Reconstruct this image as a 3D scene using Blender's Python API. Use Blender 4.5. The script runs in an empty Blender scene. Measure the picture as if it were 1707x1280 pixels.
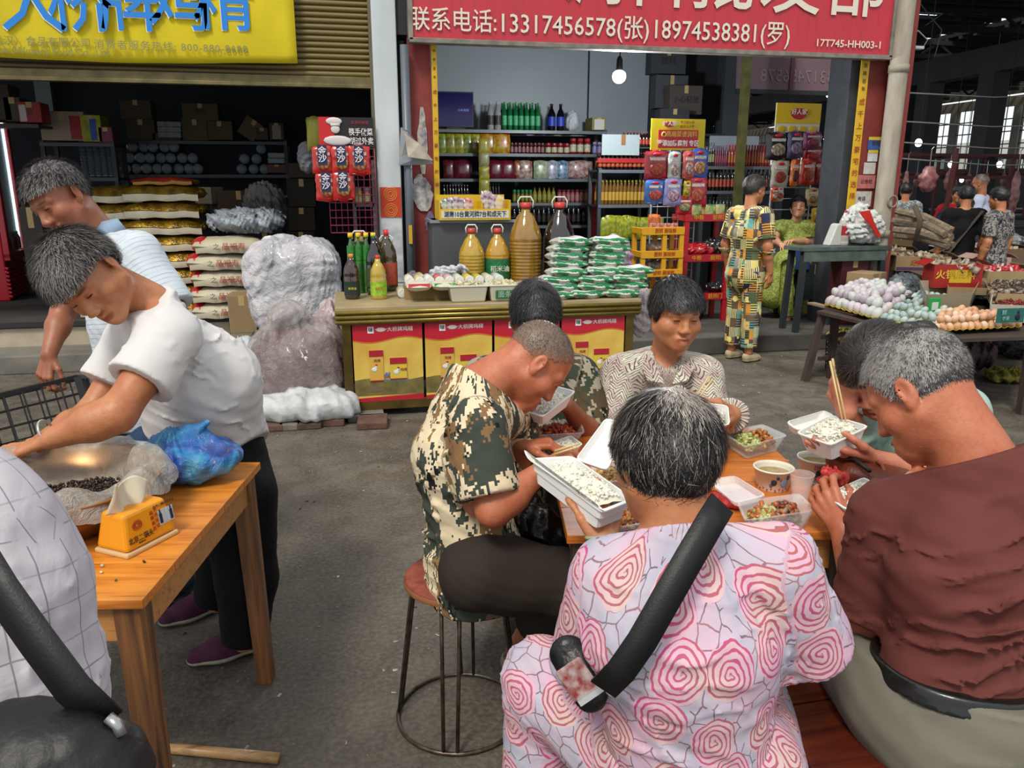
import bpy,math,random
import numpy as np
from mathutils import Vector,Matrix
rnd=random.Random(7)
C=bpy.context.scene.collection
SC=bpy.context.scene
PI=math.pi
# ---------------------------------------------------------------- camera, sky, sun, exposure
F_PX,CAM_H,YAW,PITCH=1300.0,1.58,math.radians(12),math.atan((640-308)/1300)
cd=bpy.data.cameras.new('camera');cam=bpy.data.objects.new('camera',cd);C.objects.link(cam)
cam.location=(0,0,CAM_H);cam.rotation_euler=(PI/2-PITCH,0,-YAW)
cd.sensor_width=36;cd.lens=36*F_PX/1707;cd.clip_start=0.05;cd.clip_end=300
SC.camera=cam
w=bpy.data.worlds.new('sky');SC.world=w;w.use_nodes=True
nt=w.node_tree;bg=nt.nodes['Background']
bg.inputs[0].default_value=(0.93,0.96,1.0,1);bg.inputs[1].default_value=0.95
sd=bpy.data.lights.new('sun','SUN');sun=bpy.data.objects.new('sun',sd);C.objects.link(sun)
sd.energy=2.6;sd.angle=math.radians(14);sd.color=(1.0,0.93,0.82)
sun.rotation_euler=Vector((0.42,0.62,-1.0)).to_track_quat('-Z','Y').to_euler()
SC.view_settings.view_transform='Standard';SC.view_settings.look='None'
SC.view_settings.exposure=0.15;SC.view_settings.gamma=1;SC.view_settings.use_curve_mapping=False
# ---------------------------------------------------------------- points of the place measured along the camera's rays
_fw=np.array([math.sin(YAW)*math.cos(PITCH),math.cos(YAW)*math.cos(PITCH),-math.sin(PITCH)])
_rt=np.array([math.cos(YAW),-math.sin(YAW),0.0]);_up=np.cross(_rt,_fw)
_C0=np.array([0,0,CAM_H])
def ray(x,y):return _fw+_rt*(x-853.5)/F_PX-_up*(y-640)/F_PX
def AD(x,y,d):return _C0+ray(x,y)*d
T=AD
def AZ(x,y,z=0.0):
 r=ray(x,y);return _C0+r*(z-CAM_H)/r[2]
def AY(x,y,Y):
 r=ray(x,y);return _C0+r*Y/r[1]
def AX(x,y,X):
 r=ray(x,y);return _C0+r*X/r[0]
def CV(a,b,c):
 v=_rt*a+_up*b+_fw*c;return v/np.linalg.norm(v)
def nrm(v):v=np.asarray(v,float);return v/(np.linalg.norm(v)+1e-12)
# ---------------------------------------------------------------- materials
MATS={}
def srgb(c):
 if isinstance(c,str):
  c=[int(c[i:i+2],16)/255 for i in(0,2,4)]
  c=[x/12.92 if x<=.04045 else((x+.055)/1.055)**2.4 for x in c]
 return(c[0],c[1],c[2],1)
def M(col,rough=.6,metal=0,trans=0,emit=0,var=0.0,vscale=8,bump=0,bscale=40,alpha=1,coat=0,ior=1.45,stretch=None,col2=None,spec=.5):
 key=(str(col),rough,metal,trans,emit,var,vscale,bump,bscale,alpha,coat,ior,str(stretch),str(col2),spec)
 if key in MATS:return MATS[key]
 m=bpy.data.materials.new('mat');m.use_nodes=True;n=m.node_tree.nodes;l=m.node_tree.links
 b=n['Principled BSDF'];c=srgb(col)
 b.inputs['Base Color'].default_value=c;b.inputs['Roughness'].default_value=rough
 b.inputs['Metallic'].default_value=metal;b.inputs['Transmission Weight'].default_value=trans
 b.inputs['IOR'].default_value=ior;b.inputs['Alpha'].default_value=alpha
 b.inputs['Coat Weight'].default_value=coat;b.inputs['Specular IOR Level'].default_value=spec
 if emit:
  b.inputs['Emission Color'].default_value=c;b.inputs['Emission Strength'].default_value=emit
 if var or bump:
  tc=n.new('ShaderNodeTexCoord');mp=n.new('ShaderNodeMapping');l.new(tc.outputs['Object'],mp.inputs[0])
  if stretch:mp.inputs['Scale'].default_value=stretch
 if var:
  t=n.new('ShaderNodeTexNoise');t.inputs['Scale'].default_value=vscale;t.inputs['Detail'].default_value=5
  l.new(mp.outputs[0],t.inputs['Vector'])
  r=n.new('ShaderNodeValToRGB');l.new(t.outputs[0],r.inputs[0])
  c2=srgb(col2)if col2 is not None else tuple(x*(1-var)for x in c[:3])+(1,)
  r.color_ramp.elements[0].position=.35;r.color_ramp.elements[1].position=.65
  r.color_ramp.elements[0].color=c2
  r.color_ramp.elements[1].color=c if col2 is not None else tuple(min(1,x*(1+var*.6))for x in c[:3])+(1,)
  l.new(r.outputs[0],b.inputs['Base Color'])
 if bump:
  t2=n.new('ShaderNodeTexNoise');t2.inputs['Scale'].default_value=bscale;t2.inputs['Detail'].default_value=4
  l.new(mp.outputs[0],t2.inputs['Vector'])
  bp=n.new('ShaderNodeBump');bp.inputs['Strength'].default_value=bump;bp.inputs['Distance'].default_value=.01
  l.new(t2.outputs[0],bp.inputs['Height']);l.new(bp.outputs[0],b.inputs['Normal'])
 MATS[key]=m;return m
class NG:
 """small helper to write node materials"""
 def __init__(s,rough=.7,metal=0):
  s.m=bpy.data.materials.new('mat');s.m.use_nodes=True;s.n=s.m.node_tree.nodes;s.l=s.m.node_tree.links
  s.b=s.n['Principled BSDF'];s.b.inputs['Roughness'].default_value=rough;s.b.inputs['Metallic'].default_value=metal
 def put(s,sock,v):
  if v is None:return
  if hasattr(v,'is_output'):s.l.new(v,sock)
  elif isinstance(v,(tuple,list))and len(v)==3 and sock.type=='RGBA':sock.default_value=tuple(v)+(1,)
  else:sock.default_value=v
 def math(s,op,a,b=None,c=None,clamp=False):
  x=s.n.new('ShaderNodeMath');x.operation=op;x.use_clamp=clamp
  s.put(x.inputs[0],a);s.put(x.inputs[1],b)
  if c is not None:s.put(x.inputs[2],c)
  return x.outputs[0]
 def vmath(s,op,a,b=None,scale=None):
  x=s.n.new('ShaderNodeVectorMath');x.operation=op
  s.put(x.inputs[0],a);s.put(x.inputs[1],b)
  if scale is not None:s.put(x.inputs['Scale'],scale)
  return x.outputs['Value']if op in('LENGTH','DOT_PRODUCT','DISTANCE')else x.outputs[0]
 def sep(s,v):
  x=s.n.new('ShaderNodeSeparateXYZ');s.put(x.inputs[0],v);return x.outputs
 def comb(s,a,b,c=0.0):
  x=s.n.new('ShaderNodeCombineXYZ');s.put(x.inputs[0],a);s.put(x.inputs[1],b);s.put(x.inputs[2],c);return x.outputs[0]
 def attr(s,name,vec=True):
  x=s.n.new('ShaderNodeAttribute');x.attribute_name=name;return x.outputs['Vector' if vec else 'Fac']
 def acol(s,name):
  x=s.n.new('ShaderNodeAttribute');x.attribute_name=name;return x.outputs['Color']
 def obj(s):return s.n.new('ShaderNodeTexCoord').outputs['Object']
 def noise(s,v,scale,detail=3,rough=.5,dist=0,col=False):
  x=s.n.new('ShaderNodeTexNoise');s.put(x.inputs['Vector'],v);x.inputs['Scale'].default_value=scale
  x.inputs['Detail'].default_value=detail;x.inputs['Roughness'].default_value=rough;x.inputs['Distortion'].default_value=dist
  return x.outputs[1 if col else 0]
 def vor(s,v,scale,feature='F1',out='Distance',rand=1.0,dim='3D'):
  x=s.n.new('ShaderNodeTexVoronoi');x.feature=feature;x.voronoi_dimensions=dim;s.put(x.inputs['Vector'],v)
  x.inputs['Scale'].default_value=scale;x.inputs['Randomness'].default_value=rand;return x.outputs[out]
 def mapr(s,v,a,b,c=0.0,d=1.0):
  x=s.n.new('ShaderNodeMapRange');s.put(x.inputs[0],v)
  for i,q in enumerate((a,b,c,d)):x.inputs[i+1].default_value=q
  return x.outputs[0]
 def ramp(s,f,stops,const=False):
  x=s.n.new('ShaderNodeValToRGB');s.put(x.inputs[0],f);e=x.color_ramp.elements
  if const:x.color_ramp.interpolation='CONSTANT'
  while len(e)<len(stops):e.new(.5)
  for i,(p,c)in enumerate(stops):e[i].position=p;e[i].color=srgb(c)
  return x.outputs[0]
 def mix(s,f,a,b,mode='MIX'):
  x=s.n.new('ShaderNodeMix');x.data_type='RGBA';x.blend_type=mode
  s.put(x.inputs[0],f)
  for i,v in((6,a),(7,b)):
   if isinstance(v,str):v=srgb(v)
   s.put(x.inputs[i],v)
  return x.outputs[2]
 def bump(s,h,strength=.3,dist=.01):
  x=s.n.new('ShaderNodeBump');x.inputs['Strength'].default_value=strength;x.inputs['Distance'].default_value=dist
  s.put(x.inputs['Height'],h);s.l.new(x.outputs[0],s.b.inputs['Normal'])
 def col(s,v):
  if isinstance(v,str):v=srgb(v)
  s.put(s.b.inputs['Base Color'],v);return s
# ---------------------------------------------------------------- objects
def mesh(V,F,smooth=True):
 me=bpy.data.meshes.new('mesh')
 if isinstance(F,np.ndarray):
  V=np.asarray(V,np.float32);k=F.shape[1]
  me.vertices.add(len(V));me.vertices.foreach_set('co',V.ravel())
  me.loops.add(F.size);me.loops.foreach_set('vertex_index',F.astype(np.int32).ravel())
  me.polygons.add(len(F));me.polygons.foreach_set('loop_start',np.arange(0,F.size,k,dtype=np.int32))
  me.update(calc_edges=True)
 else:
  me.from_pydata([tuple(map(float,v))for v in V],[],[tuple(f)for f in F])
 if smooth:me.polygons.foreach_set('use_smooth',np.ones(len(me.polygons),bool))
 me.update();return me
def ob(name,me,mat=None,parent=None,loc=None,rot=None,world=False,bevel=0,seg=2,sub=0):
 o=bpy.data.objects.new(name,me);C.objects.link(o)
 if mat is not None:me.materials.append(mat)
 if parent is not None:
  o.parent=parent
  if world:
   L=root_loc(parent);o.location=(-L[0],-L[1],-L[2])
 if loc is not None:o.location=tuple(float(q)for q in loc)
 if rot is not None:o.rotation_euler=rot
 if bevel:
  b=o.modifiers.new('b','BEVEL');b.width=bevel;b.segments=seg;b.limit_method='ANGLE';b.angle_limit=.6
 if sub:
  s=o.modifiers.new('s','SUBSURF');s.levels=sub;s.render_levels=sub
 return o
def root_loc(o):
 L=Vector(o.location)
 while o.parent is not None:o=o.parent;L=L+o.location
 return L
def tag(o,label,cat,group=None,kind=None):
 o['label']=label;o['category']=cat
 if group:o['group']=group
 if kind:o['kind']=kind
 return o
def thing(name,label,cat,loc=(0,0,0),rz=0.0,group=None):
 o=bpy.data.objects.new(name,None);C.objects.link(o);o.empty_display_size=.05
 o.location=tuple(float(q)for q in loc);o.rotation_euler=(0,0,rz)
 return tag(o,label,cat,group)
def struct(o):o['kind']='structure';return o
def dup(root,loc=None,rz=None,label=None,group=None,mats=None):
 r=root.copy();C.objects.link(r)
 if loc is not None:r.location=tuple(float(q)for q in loc)
 if rz is not None:r.rotation_euler=(0,0,rz)if not isinstance(rz,tuple)else rz
 if label:r['label']=label
 if group:r['group']=group
 for ch in root.children:
  c=ch.copy();C.objects.link(c);c.parent=r
  for g in ch.children:
   d=g.copy();C.objects.link(d);d.parent=c
 return r
def recolor(o,mat):
 o.data=o.data.copy()if o.data.users>1 else o.data
 o.data.materials.clear();o.data.materials.append(mat)
def rotz(a):c,s=math.cos(a),math.sin(a);return np.array([[c,-s,0],[s,c,0],[0,0,1.0]])
def rotx(a):c,s=math.cos(a),math.sin(a);return np.array([[1.0,0,0],[0,c,-s],[0,s,c]])
def roty(a):c,s=math.cos(a),math.sin(a);return np.array([[c,0,s],[0,1.0,0],[-s,0,c]])
def axis_frame(d):
 d=nrm(d);a=np.array([0,0,1.0])if abs(d[2])<.9 else np.array([1.0,0,0])
 x=nrm(np.cross(a,d));return x,np.cross(d,x),d
class MB:
 def __init__(s):s.v=[];s.f=[]
 def add(s,V,F):
  n=len(s.v);s.v.extend([tuple(map(float,q))for q in V]);s.f.extend([tuple(i+n for i in f)for f in F]);return s
 def box(s,c,d,R=None,taper=1.0):
  x,y,z=d[0]/2,d[1]/2,d[2]/2
  V=np.array([(i*x*(taper if k<0 else 1),j*y*(taper if k<0 else 1),k*z)for k in(-1,1)for j in(-1,1)for i in(-1,1)])
  if R is not None:V=V@np.asarray(R).T
  return s.add(V+np.asarray(c,float),[(0,2,3,1),(4,5,7,6),(0,1,5,4),(2,6,7,3),(0,4,6,2),(1,3,7,5)])
 def bar(s,a,b,w1,w2=None,t=None):
  """square bar from a to b, widths w1 (w2 at the b end)"""
  w2=w2 or w1;t=t or w1;x,y,z=axis_frame(np.asarray(b,float)-np.asarray(a,float))
  V=[np.asarray(p,float)+i*x*ww/2+j*y*ww*t/w1/2 for p,ww in((a,w1),(b,w2))for j in(-1,1)for i in(-1,1)]
  return s.add(V,[(0,2,3,1),(4,5,7,6),(0,1,5,4),(2,6,7,3),(0,4,6,2),(1,3,7,5)])
 def cyl(s,a,b,r0,r1=None,n=12,cap=True):
  r1=r0 if r1 is None else r1;a=np.asarray(a,float);b=np.asarray(b,float);x,y,z=axis_frame(b-a)
  V=[p+r*(x*math.cos(t)+y*math.sin(t))for p,r in((a,r0),(b,r1))for t in[2*PI*i/n for i in range(n)]]
  Fc=[(i,(i+1)%n,n+(i+1)%n,n+i)for i in range(n)]
  if cap:Fc+=[tuple(range(n))[::-1],tuple(range(n,2*n))]
  return s.add(V,Fc)
 def tube(s,P,r,n=8,closed=False):
  P=[np.asarray(p,float)for p in P];k=len(P);rr=r if hasattr(r,'__len__')else[r]*k;V=[]
  x=None
  for i,p in enumerate(P):
   a=P[(i-1)%k]if(i>0 or closed)else p;b=P[(i+1)%k]if(i<k-1 or closed)else p
   d=nrm(b-a)
   if x is None:x=axis_frame(d)[0]
   x=nrm(x-d*(x@d));y=np.cross(d,x)
   V+=[p+rr[i]*(x*math.cos(2*PI*j/n)+y*math.sin(2*PI*j/n))for j in range(n)]
  Fc=[(i*n+j,i*n+(j+1)%n,((i+1)%k)*n+(j+1)%n,((i+1)%k)*n+j)for i in range(k if closed else k-1)for j in range(n)]
  if not closed:Fc+=[tuple(range(n))[::-1],tuple(range((k-1)*n,k*n))]
  return s.add(V,Fc)
 def lathe(s,prof,n=20,o=(0,0,0),sx=1.0,sy=1.0,R=None,capb=True,capt=True):
  V=[]
  for r,z in prof:V+=[(r*sx*math.cos(2*PI*j/n),r*sy*math.sin(2*PI*j/n),z)for j in range(n)]
  V=np.array(V)
  if R is not None:V=V@np.asarray(R).T
  k=len(prof)
  Fc=[(i*n+j,i*n+(j+1)%n,(i+1)*n+(j+1)%n,(i+1)*n+j)for i in range(k-1)for j in range(n)]
  if capb:Fc.append(tuple(range(n))[::-1])
  if capt:Fc.append(tuple(range((k-1)*n,k*n)))
  return s.add(V+np.asarray(o,float),Fc)
 def sph(s,c,r,nu=12,nv=8,R=None):
  r=np.array(r if hasattr(r,'__len__')else(r,r,r),float)
  V=[(0,0,-1)]
  for i in range(1,nv):
   t=PI*i/nv-PI/2;V+=[(math.cos(t)*math.cos(2*PI*j/nu),math.cos(t)*math.sin(2*PI*j/nu),math.sin(t))for j in range(nu)]
  V.append((0,0,1));V=np.array(V)*r
  if R is not None:V=V@np.asarray(R).T
  Fc=[(0,1+(j+1)%nu,1+j)for j in range(nu)]
  for i in range(nv-2):Fc+=[(1+i*nu+j,1+i*nu+(j+1)%nu,1+(i+1)*nu+(j+1)%nu,1+(i+1)*nu+j)for j in range(nu)]
  e=1+(nv-1)*nu;Fc+=[(e,e-nu+j,e-nu+(j+1)%nu)for j in range(nu)]
  return s.add(V+np.asarray(c,float),Fc)
 def poly(s,P,th,nvec):
  """flat outline P given a thickness th along nvec"""
  P=[np.asarray(p,float)for p in P];nv=nrm(nvec)*th/2;k=len(P)
  return s.add([p-nv for p in P]+[p+nv for p in P],[tuple(range(k))[::-1],tuple(range(k,2*k))]+[(i,(i+1)%k,k+(i+1)%k,k+i)for i in range(k)])
 def o(s,name,mat,parent=None,smooth=False,**k):return ob(name,mesh(s.v,s.f,smooth),mat,parent,**k)
def wob(V,a,f=9.0,seed=0):
 """cheap smooth noise displacement vector for points V"""
 V=np.asarray(V,float);r=np.random.RandomState(seed+11);out=np.zeros_like(V)
 for k in range(5):
  w=r.normal(size=(3,3))*f*(1+k*.6);p=r.uniform(0,6.28,3)
  out+=np.sin(V@w+p)*a/(1+k*.5)/2.2
 return out
def pillow(L,W,H,seed=0,nu=18,nv=12,crumple=.004,flat=.35,e=.42,seam=0.0):
 """stuffed sack lying flat, base at z=0"""
 V=[];Fc=[]
 us=np.linspace(-1,1,nu);vs=np.linspace(-1,1,nv)
 for sgn in(1,-1):
  for u in us:
   for v in vs:
    t=max(0.0,(1-abs(u)**2.6))**e*max(0.0,(1-abs(v)**2.6))**e
    z=H/2+sgn*H/2*t*(1 if sgn>0 else 1)
    V.append((u*L/2*(1-.06*(1-abs(v))*0),v*W/2*(1+.05*math.cos(u*PI)),z))
 n=nu*nv
 for i in range(nu-1):
  for j in range(nv-1):
   a=i*nv+j;Fc.append((a,a+nv,a+nv+1,a+1));Fc.append((n+a,n+a+1,n+a+nv+1,n+a+nv))
 V=np.array(V);V+=wob(V,crumple,3.2/max(L,.05)*2,seed)*np.array([1,1,.8]);V[:,2]=np.maximum(V[:,2],0)
 for q in range(nu):
  for e2 in(0,nv-1):V[n+q*nv+e2]=V[q*nv+e2]
 for q in range(nv):
  for e2 in(0,nu-1):V[n+e2*nv+q]=V[e2*nv+q]
 return mesh(V,Fc,True)
def text(s,size,mat,parent,loc,rot=(PI/2,0,0),name='lettering',ex=.0012,sx=1.0,align='CENTER',sp=1.0,bold=0.0):
 cu=bpy.data.curves.new('text','FONT');cu.body=s;cu.size=size;cu.extrude=ex;cu.align_x=align;cu.align_y='CENTER'
 cu.space_character=sp;cu.offset=bold;cu.resolution_u=2
 o=bpy.data.objects.new(name,cu);C.objects.link(o);cu.materials.append(mat);o.parent=parent
 o.location=tuple(float(q)for q in loc);o.rotation_euler=rot;o.scale=(sx,1,1);return o
# ---------------------------------------------------------------- bodies and clothes as smooth distance fields turned into one surface
class Cone:
 def __init__(s,a,b,ra,rb,flat=None,fs=1.0):
  s.a=np.asarray(a,np.float32);s.b=np.asarray(b,np.float32);s.ra=ra;s.rb=rb
  s.flat=None if flat is None else nrm(flat).astype(np.float32);s.fs=fs
  m=max(ra,rb)*max(1,fs);s.lo=np.minimum(s.a,s.b)-m;s.hi=np.maximum(s.a,s.b)+m
 def d(s,p):
  ba=s.b-s.a;L=float(ba@ba)+1e-9;pa=p-s.a;h=np.clip(pa@ba/L,0,1)
  q=pa-h[:,None]*ba
  if s.flat is not None:
   c=q@s.flat;q=q+(c*(1/s.fs-1))[:,None]*s.flat
  return(np.sqrt((q*q).sum(1))-(s.ra+(s.rb-s.ra)*h))*(min(1,s.fs)if s.flat is not None else 1)
 def grow(s,g):
  return Cone(s.a,s.b,s.ra+g,s.rb+g,s.flat,s.fs)
class Ell:
 def __init__(s,c,r,R=None):
  s.c=np.asarray(c,np.float32);s.r=np.asarray(r,np.float32);s.R=None if R is None else np.asarray(R,np.float32)
  m=float(s.r.max());s.lo=s.c-m;s.hi=s.c+m
 def d(s,p):
  q=p-s.c
  if s.R is not None:q=q@s.R
  k0=np.sqrt(((q/s.r)**2).sum(1))+1e-6;k1=np.sqrt(((q/(s.r*s.r))**2).sum(1))+1e-6
  return k0*(k0-1)/k1
 def grow(s,g):return Ell(s.c,s.r+g,s.R)
def smin(a,b,k):
 h=np.maximum(k-np.abs(a-b),0)/k;return np.minimum(a,b)-h*h*k*.25
class Field:
 """groups: list of (prims, k_inside, k_with_the_rest, sign)"""
 def __init__(s):s.g=[];s.mods=[]
 def add(s,prims,k=.02,ko=.02):s.g.append((prims,k,ko,1));return s
 def cut(s,prims,ko=.008):s.g.append((prims,.004,ko,-1));return s
 def mod(s,fn):s.mods.append(fn);return s
 def bounds(s,m=.03):
  P=[q for g in s.g if g[3]>0 for q in g[0]]
  return np.min([q.lo for q in P],0)-m,np.max([q.hi for q in P],0)+m
 def __call__(s,p):
  p=p.astype(np.float32);D=np.full(len(p),.5,np.float32)
  for prims,k,ko,sg in s.g:
   m0=.045
   lo=np.min([q.lo for q in prims],0)-m0;hi=np.max([q.hi for q in prims],0)+m0
   idx=np.nonzero(((p>=lo)&(p<=hi)).all(1))[0]
   if not len(idx):continue
   pp=p[idx];G=np.full(len(idx),.5,np.float32)
   for q in prims:
    if len(prims)>2:
     j=np.nonzero(((pp>=q.lo-m0)&(pp<=q.hi+m0)).all(1))[0]
     if not len(j):continue
     G[j]=smin(G[j],q.d(pp[j]),k)
    else:G=smin(G,q.d(pp),k)
   if sg>0:D[idx]=smin(D[idx],G,ko)
   else:D[idx]=-smin(-D[idx],G,ko)
  for f in s.mods:D=f(p,D)
  return D
def polygonise(field,h,lo=None,hi=None):
 """surface nets on a two-level grid"""
 if lo is None:lo,hi=field.bounds()
 lo=np.asarray(lo,float);hi=np.asarray(hi,float);B=4
 n=np.maximum(2,np.ceil((hi-lo)/(h*B)).astype(int)+1)
 gc=np.stack(np.meshgrid(*[lo[i]+(np.arange(n[i])+.5)*h*B for i in range(3)],indexing='ij'),-1).reshape(-1,3)
 dc=field(gc).reshape(n)
 act=np.abs(dc)<h*B*1.25+.012
 D=np.repeat(np.repeat(np.repeat(dc,B,0),B,1),B,2)
 ai=np.argwhere(act)
 off=np.stack(np.meshgrid(*[np.arange(B)]*3,indexing='ij'),-1).reshape(-1,3)
 fi=(ai[:,None,:]*B+off[None]).reshape(-1,3)
 out=np.empty(len(fi),np.float32)
 for i in range(0,len(fi),300000):
  j=fi[i:i+300000];out[i:i+300000]=field(lo+(j+.5)*h)
 D[fi[:,0],fi[:,1],fi[:,2]]=out
 I=D<0;N=np.array(D.shape)
 cnt=np.zeros(N-1,np.int8)
 cs=[(a,b,c)for a in(0,1)for b in(0,1)for c in(0,1)]
 for a,b,c in cs:cnt+=I[a:N[0]-1+a,b:N[1]-1+b,c:N[2]-1+c]
 cell=np.argwhere((cnt>0)&(cnt<8))
 idx=np.full(N-1,-1,np.int32);idx[cell[:,0],cell[:,1],cell[:,2]]=np.arange(len(cell))
 acc=np.zeros((len(cell),3));num=np.zeros(len(cell))
 for a,b,c in cs:
  for ax in range(3):
   if(a,b,c)[ax]:continue
   e=[a,b,c];e[ax]=1
   d0=D[cell[:,0]+a,cell[:,1]+b,cell[:,2]+c];d1=D[cell[:,0]+e[0],cell[:,1]+e[1],cell[:,2]+e[2]]
   m=(d0<0)!=(d1<0);t=np.where(m,d0/(d0-d1+1e-12),0)
   q=np.tile(np.array([a,b,c],float),(len(cell),1));q[:,ax]+=t
   acc+=q*m[:,None];num+=m
 V=lo+(cell+acc/np.maximum(num,1)[:,None]+.5)*h
 Q=[]
 for ax in range(3):
  s0=[slice(None)]*3;s1=[slice(None)]*3;s0[ax]=slice(0,-1);s1[ax]=slice(1,None)
  A=I[tuple(s0)];Bv=I[tuple(s1)];e=np.argwhere(A!=Bv)
  o1,o2=[(1,2),(2,0),(0,1)][ax]
  e=e[(e[:,o1]>0)&(e[:,o2]>0)&(e[:,o1]<N[o1]-1)&(e[:,o2]<N[o2]-1)]
  sg=A[e[:,0],e[:,1],e[:,2]]
  def ci(d1,d2):
   f=e.copy();f[:,o1]-=d1;f[:,o2]-=d2;return idx[f[:,0],f[:,1],f[:,2]]
  q=np.stack([ci(1,1),ci(0,1),ci(0,0),ci(1,0)],1)
  q[~sg]=q[~sg][:,::-1];Q.append(q)
 Q=np.concatenate(Q);Q=Q[(Q>=0).all(1)]
 return V,Q
def join(parts):
 V=[];Q=[];n=0
 for v,q in parts:V.append(v);Q.append(q+n);n+=len(v)
 return np.concatenate(V),np.concatenate(Q)
def vattr(me,name,arr,kind='FLOAT_VECTOR'):
 a=me.attributes.new(name,kind,'POINT');arr=np.asarray(arr,np.float32)
 if kind=='FLOAT_VECTOR':a.data.foreach_set('vector',arr.ravel())
 elif kind=='FLOAT_COLOR':a.data.foreach_set('color',arr.ravel())
 else:a.data.foreach_set('value',arr.ravel())
def sinnoise(p,f,seed=0,oct=4):
 r=np.random.RandomState(seed);o=np.zeros(len(p))
 q=p+.35/f*np.sin(p@(r.normal(size=(3,3))*f*.6)+r.uniform(0,6,3))
 for k in range(oct):
  w=r.normal(size=3)*f*(1.7**k);o+=np.sin(q@w*1.6+r.uniform(0,6.28))/(1.5**k)
 return o*.5
# ---------------------------------------------------------------- human parts
def head_prims(c,f,u,s=1.0,fat=1.0,smile=0.0):
 f=nrm(f);r=nrm(np.cross(f,u));u=np.cross(r,f);R=np.stack([r,f,u],1);c=np.asarray(c,float)
 P=lambda x,y,z:c+R@(np.array([x,y,z])*s)
 E=lambda q,rr,RR=None:Ell(P(*q),np.array(rr)*s,R if RR is None else R@RR)
 K=lambda a,b,ra,rb:Cone(P(*a),P(*b),ra*s,rb*s)
 main=[E((0,-.012,.032),(.076,.098,.086)),E((0,.024,-.036),(.067*fat,.060,.074)),K((-.055*fat,.0,-.052),(-.016,.062,-.094),.021,.019),K((.055*fat,.0,-.052),(.016,.062,-.094),.021,.019),E((0,.077,-.097),(.019,.017,.016))]
 det=[E((.043*fat,.050,-.030),(.026,.027,.026)),E((-.043*fat,.050,-.030),(.026,.027,.026)),K((-.046,.066,.020),(-.012,.084,.021),.010,.010),K((.046,.066,.020),(.012,.084,.021),.010,.010),K((0,.082,.012),(0,.101,-.032),.008,.012),E((.0125,.098,-.037),(.009,.010,.0075)),E((-.0125,.098,-.037),(.009,.010,.0075)),K((-.021,.083,-.067+smile*.006),(0,.0955,-.065),.0045,.0065),K((.021,.083,-.067+smile*.006),(0,.0955,-.065),.0045,.0065),K((-.018,.083,-.076+smile*.003),(0,.093,-.079),.005,.0075),K((.018,.083,-.076+smile*.003),(0,.093,-.079),.005,.0075)]
 sock=[E((.031,.100,.001),(.016,.020,.011)),E((-.031,.100,.001),(.016,.020,.011)),K((-.017,.101,-.0715+smile*.004),(.017,.101,-.0715+smile*.004),.0028,.0028)]
 lids=[E((.031,.072,.001),(.0145,.0135,.0125)),E((-.031,.072,.001),(.0145,.0135,.0125))]
 ears=[];cuts=[]
 for sx in(1,-1):
  a=rotz(-sx*.35)@roty(sx*.12)
  ears.append([E((sx*.083,-.014,-.004),(.0065,.019,.031),a),E((sx*.078,-.004,-.03),(.007,.010,.012))])
  cuts.append(E((sx*.0915,-.010,.000),(.006,.0105,.018),a))
 return dict(main=main,det=det,sock=sock,lids=lids,ears=ears,cuts=cuts,P=P,R=R,s=s,c=c,f=f,u=u,r=r)
def add_head(F,H):
 F.add(H['main'],.025,.03);F.add(H['det'],.010,.020);F.cut(H['sock'],.010);F.add(H['lids'],.004,.006)
 for e in H['ears']:F.add(e,.008,.007)
 F.cut(H['cuts'],.004)
def hand_prims(w,d,n,side,curl=(20,20,20),thumb=25,spread=6,s=1.0,fc=None):
 """w wrist, d towards the fingers, n out of the BACK of the hand, side=+1 thumb on cross(d,n) side"""
 d=nrm(d);n=nrm(np.asarray(n,float)-d*(np.asarray(n,float)@d));t=np.cross(d,n)*side;w=np.asarray(w,float)
 out=[];L=[(.043,.026,.021),(.047,.030,.022),(.044,.028,.021),(.034,.021,.018)]
 off=[.031,.010,-.011,-.030];kl=[.088,.090,.085,.078];rad=[.0092,.0094,.0090,.0080]
 for i in range(4):
  cu=fc[i]if fc is not None else curl
  b=w+d*.012*s+t*off[i]*.45*s;k=w+d*kl[i]*s+t*off[i]*s+n*(.002-.004*abs(i-1.5)/1.5)*s
  out.append(Cone(b,k,.0150*s,.0112*s))
  a=math.radians((1.4-i)*spread);base=nrm(d*math.cos(a)+t*math.sin(a));ang=0;p=k
  for j in range(3):
   ang+=math.radians(cu[j]);dd=base*math.cos(ang)-n*math.sin(ang);q=p+dd*L[i][j]*s
   out.append(Cone(p,q,rad[i]*(1-.06*j)*s,rad[i]*(.93-.09*j)*s));p=q
 out.append(Cone(w+d*.02*s+t*.012*s,w+d*.05*s+t*.012*s-n*.006*s,.017*s,.017*s,n,.8))
 a=math.radians(thumb);p=w+d*.022*s+t*.022*s-n*.006*s;q=p+nrm(d*.75+t*.65-n*.2)*.040*s
 out.append(Cone(p,q,.0145*s,.0115*s));dd=nrm(d*.9+t*(.45-thumb/90)-n*(.25+thumb/70));p2=q+dd*.033*s
 out.append(Cone(q,p2,.0112*s,.0098*s));dd=nrm(dd+d*.2-t*thumb/110-n*thumb/120);out.append(Cone(p2,p2+dd*.027*s,.0098*s,.0078*s))
 return out
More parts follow.
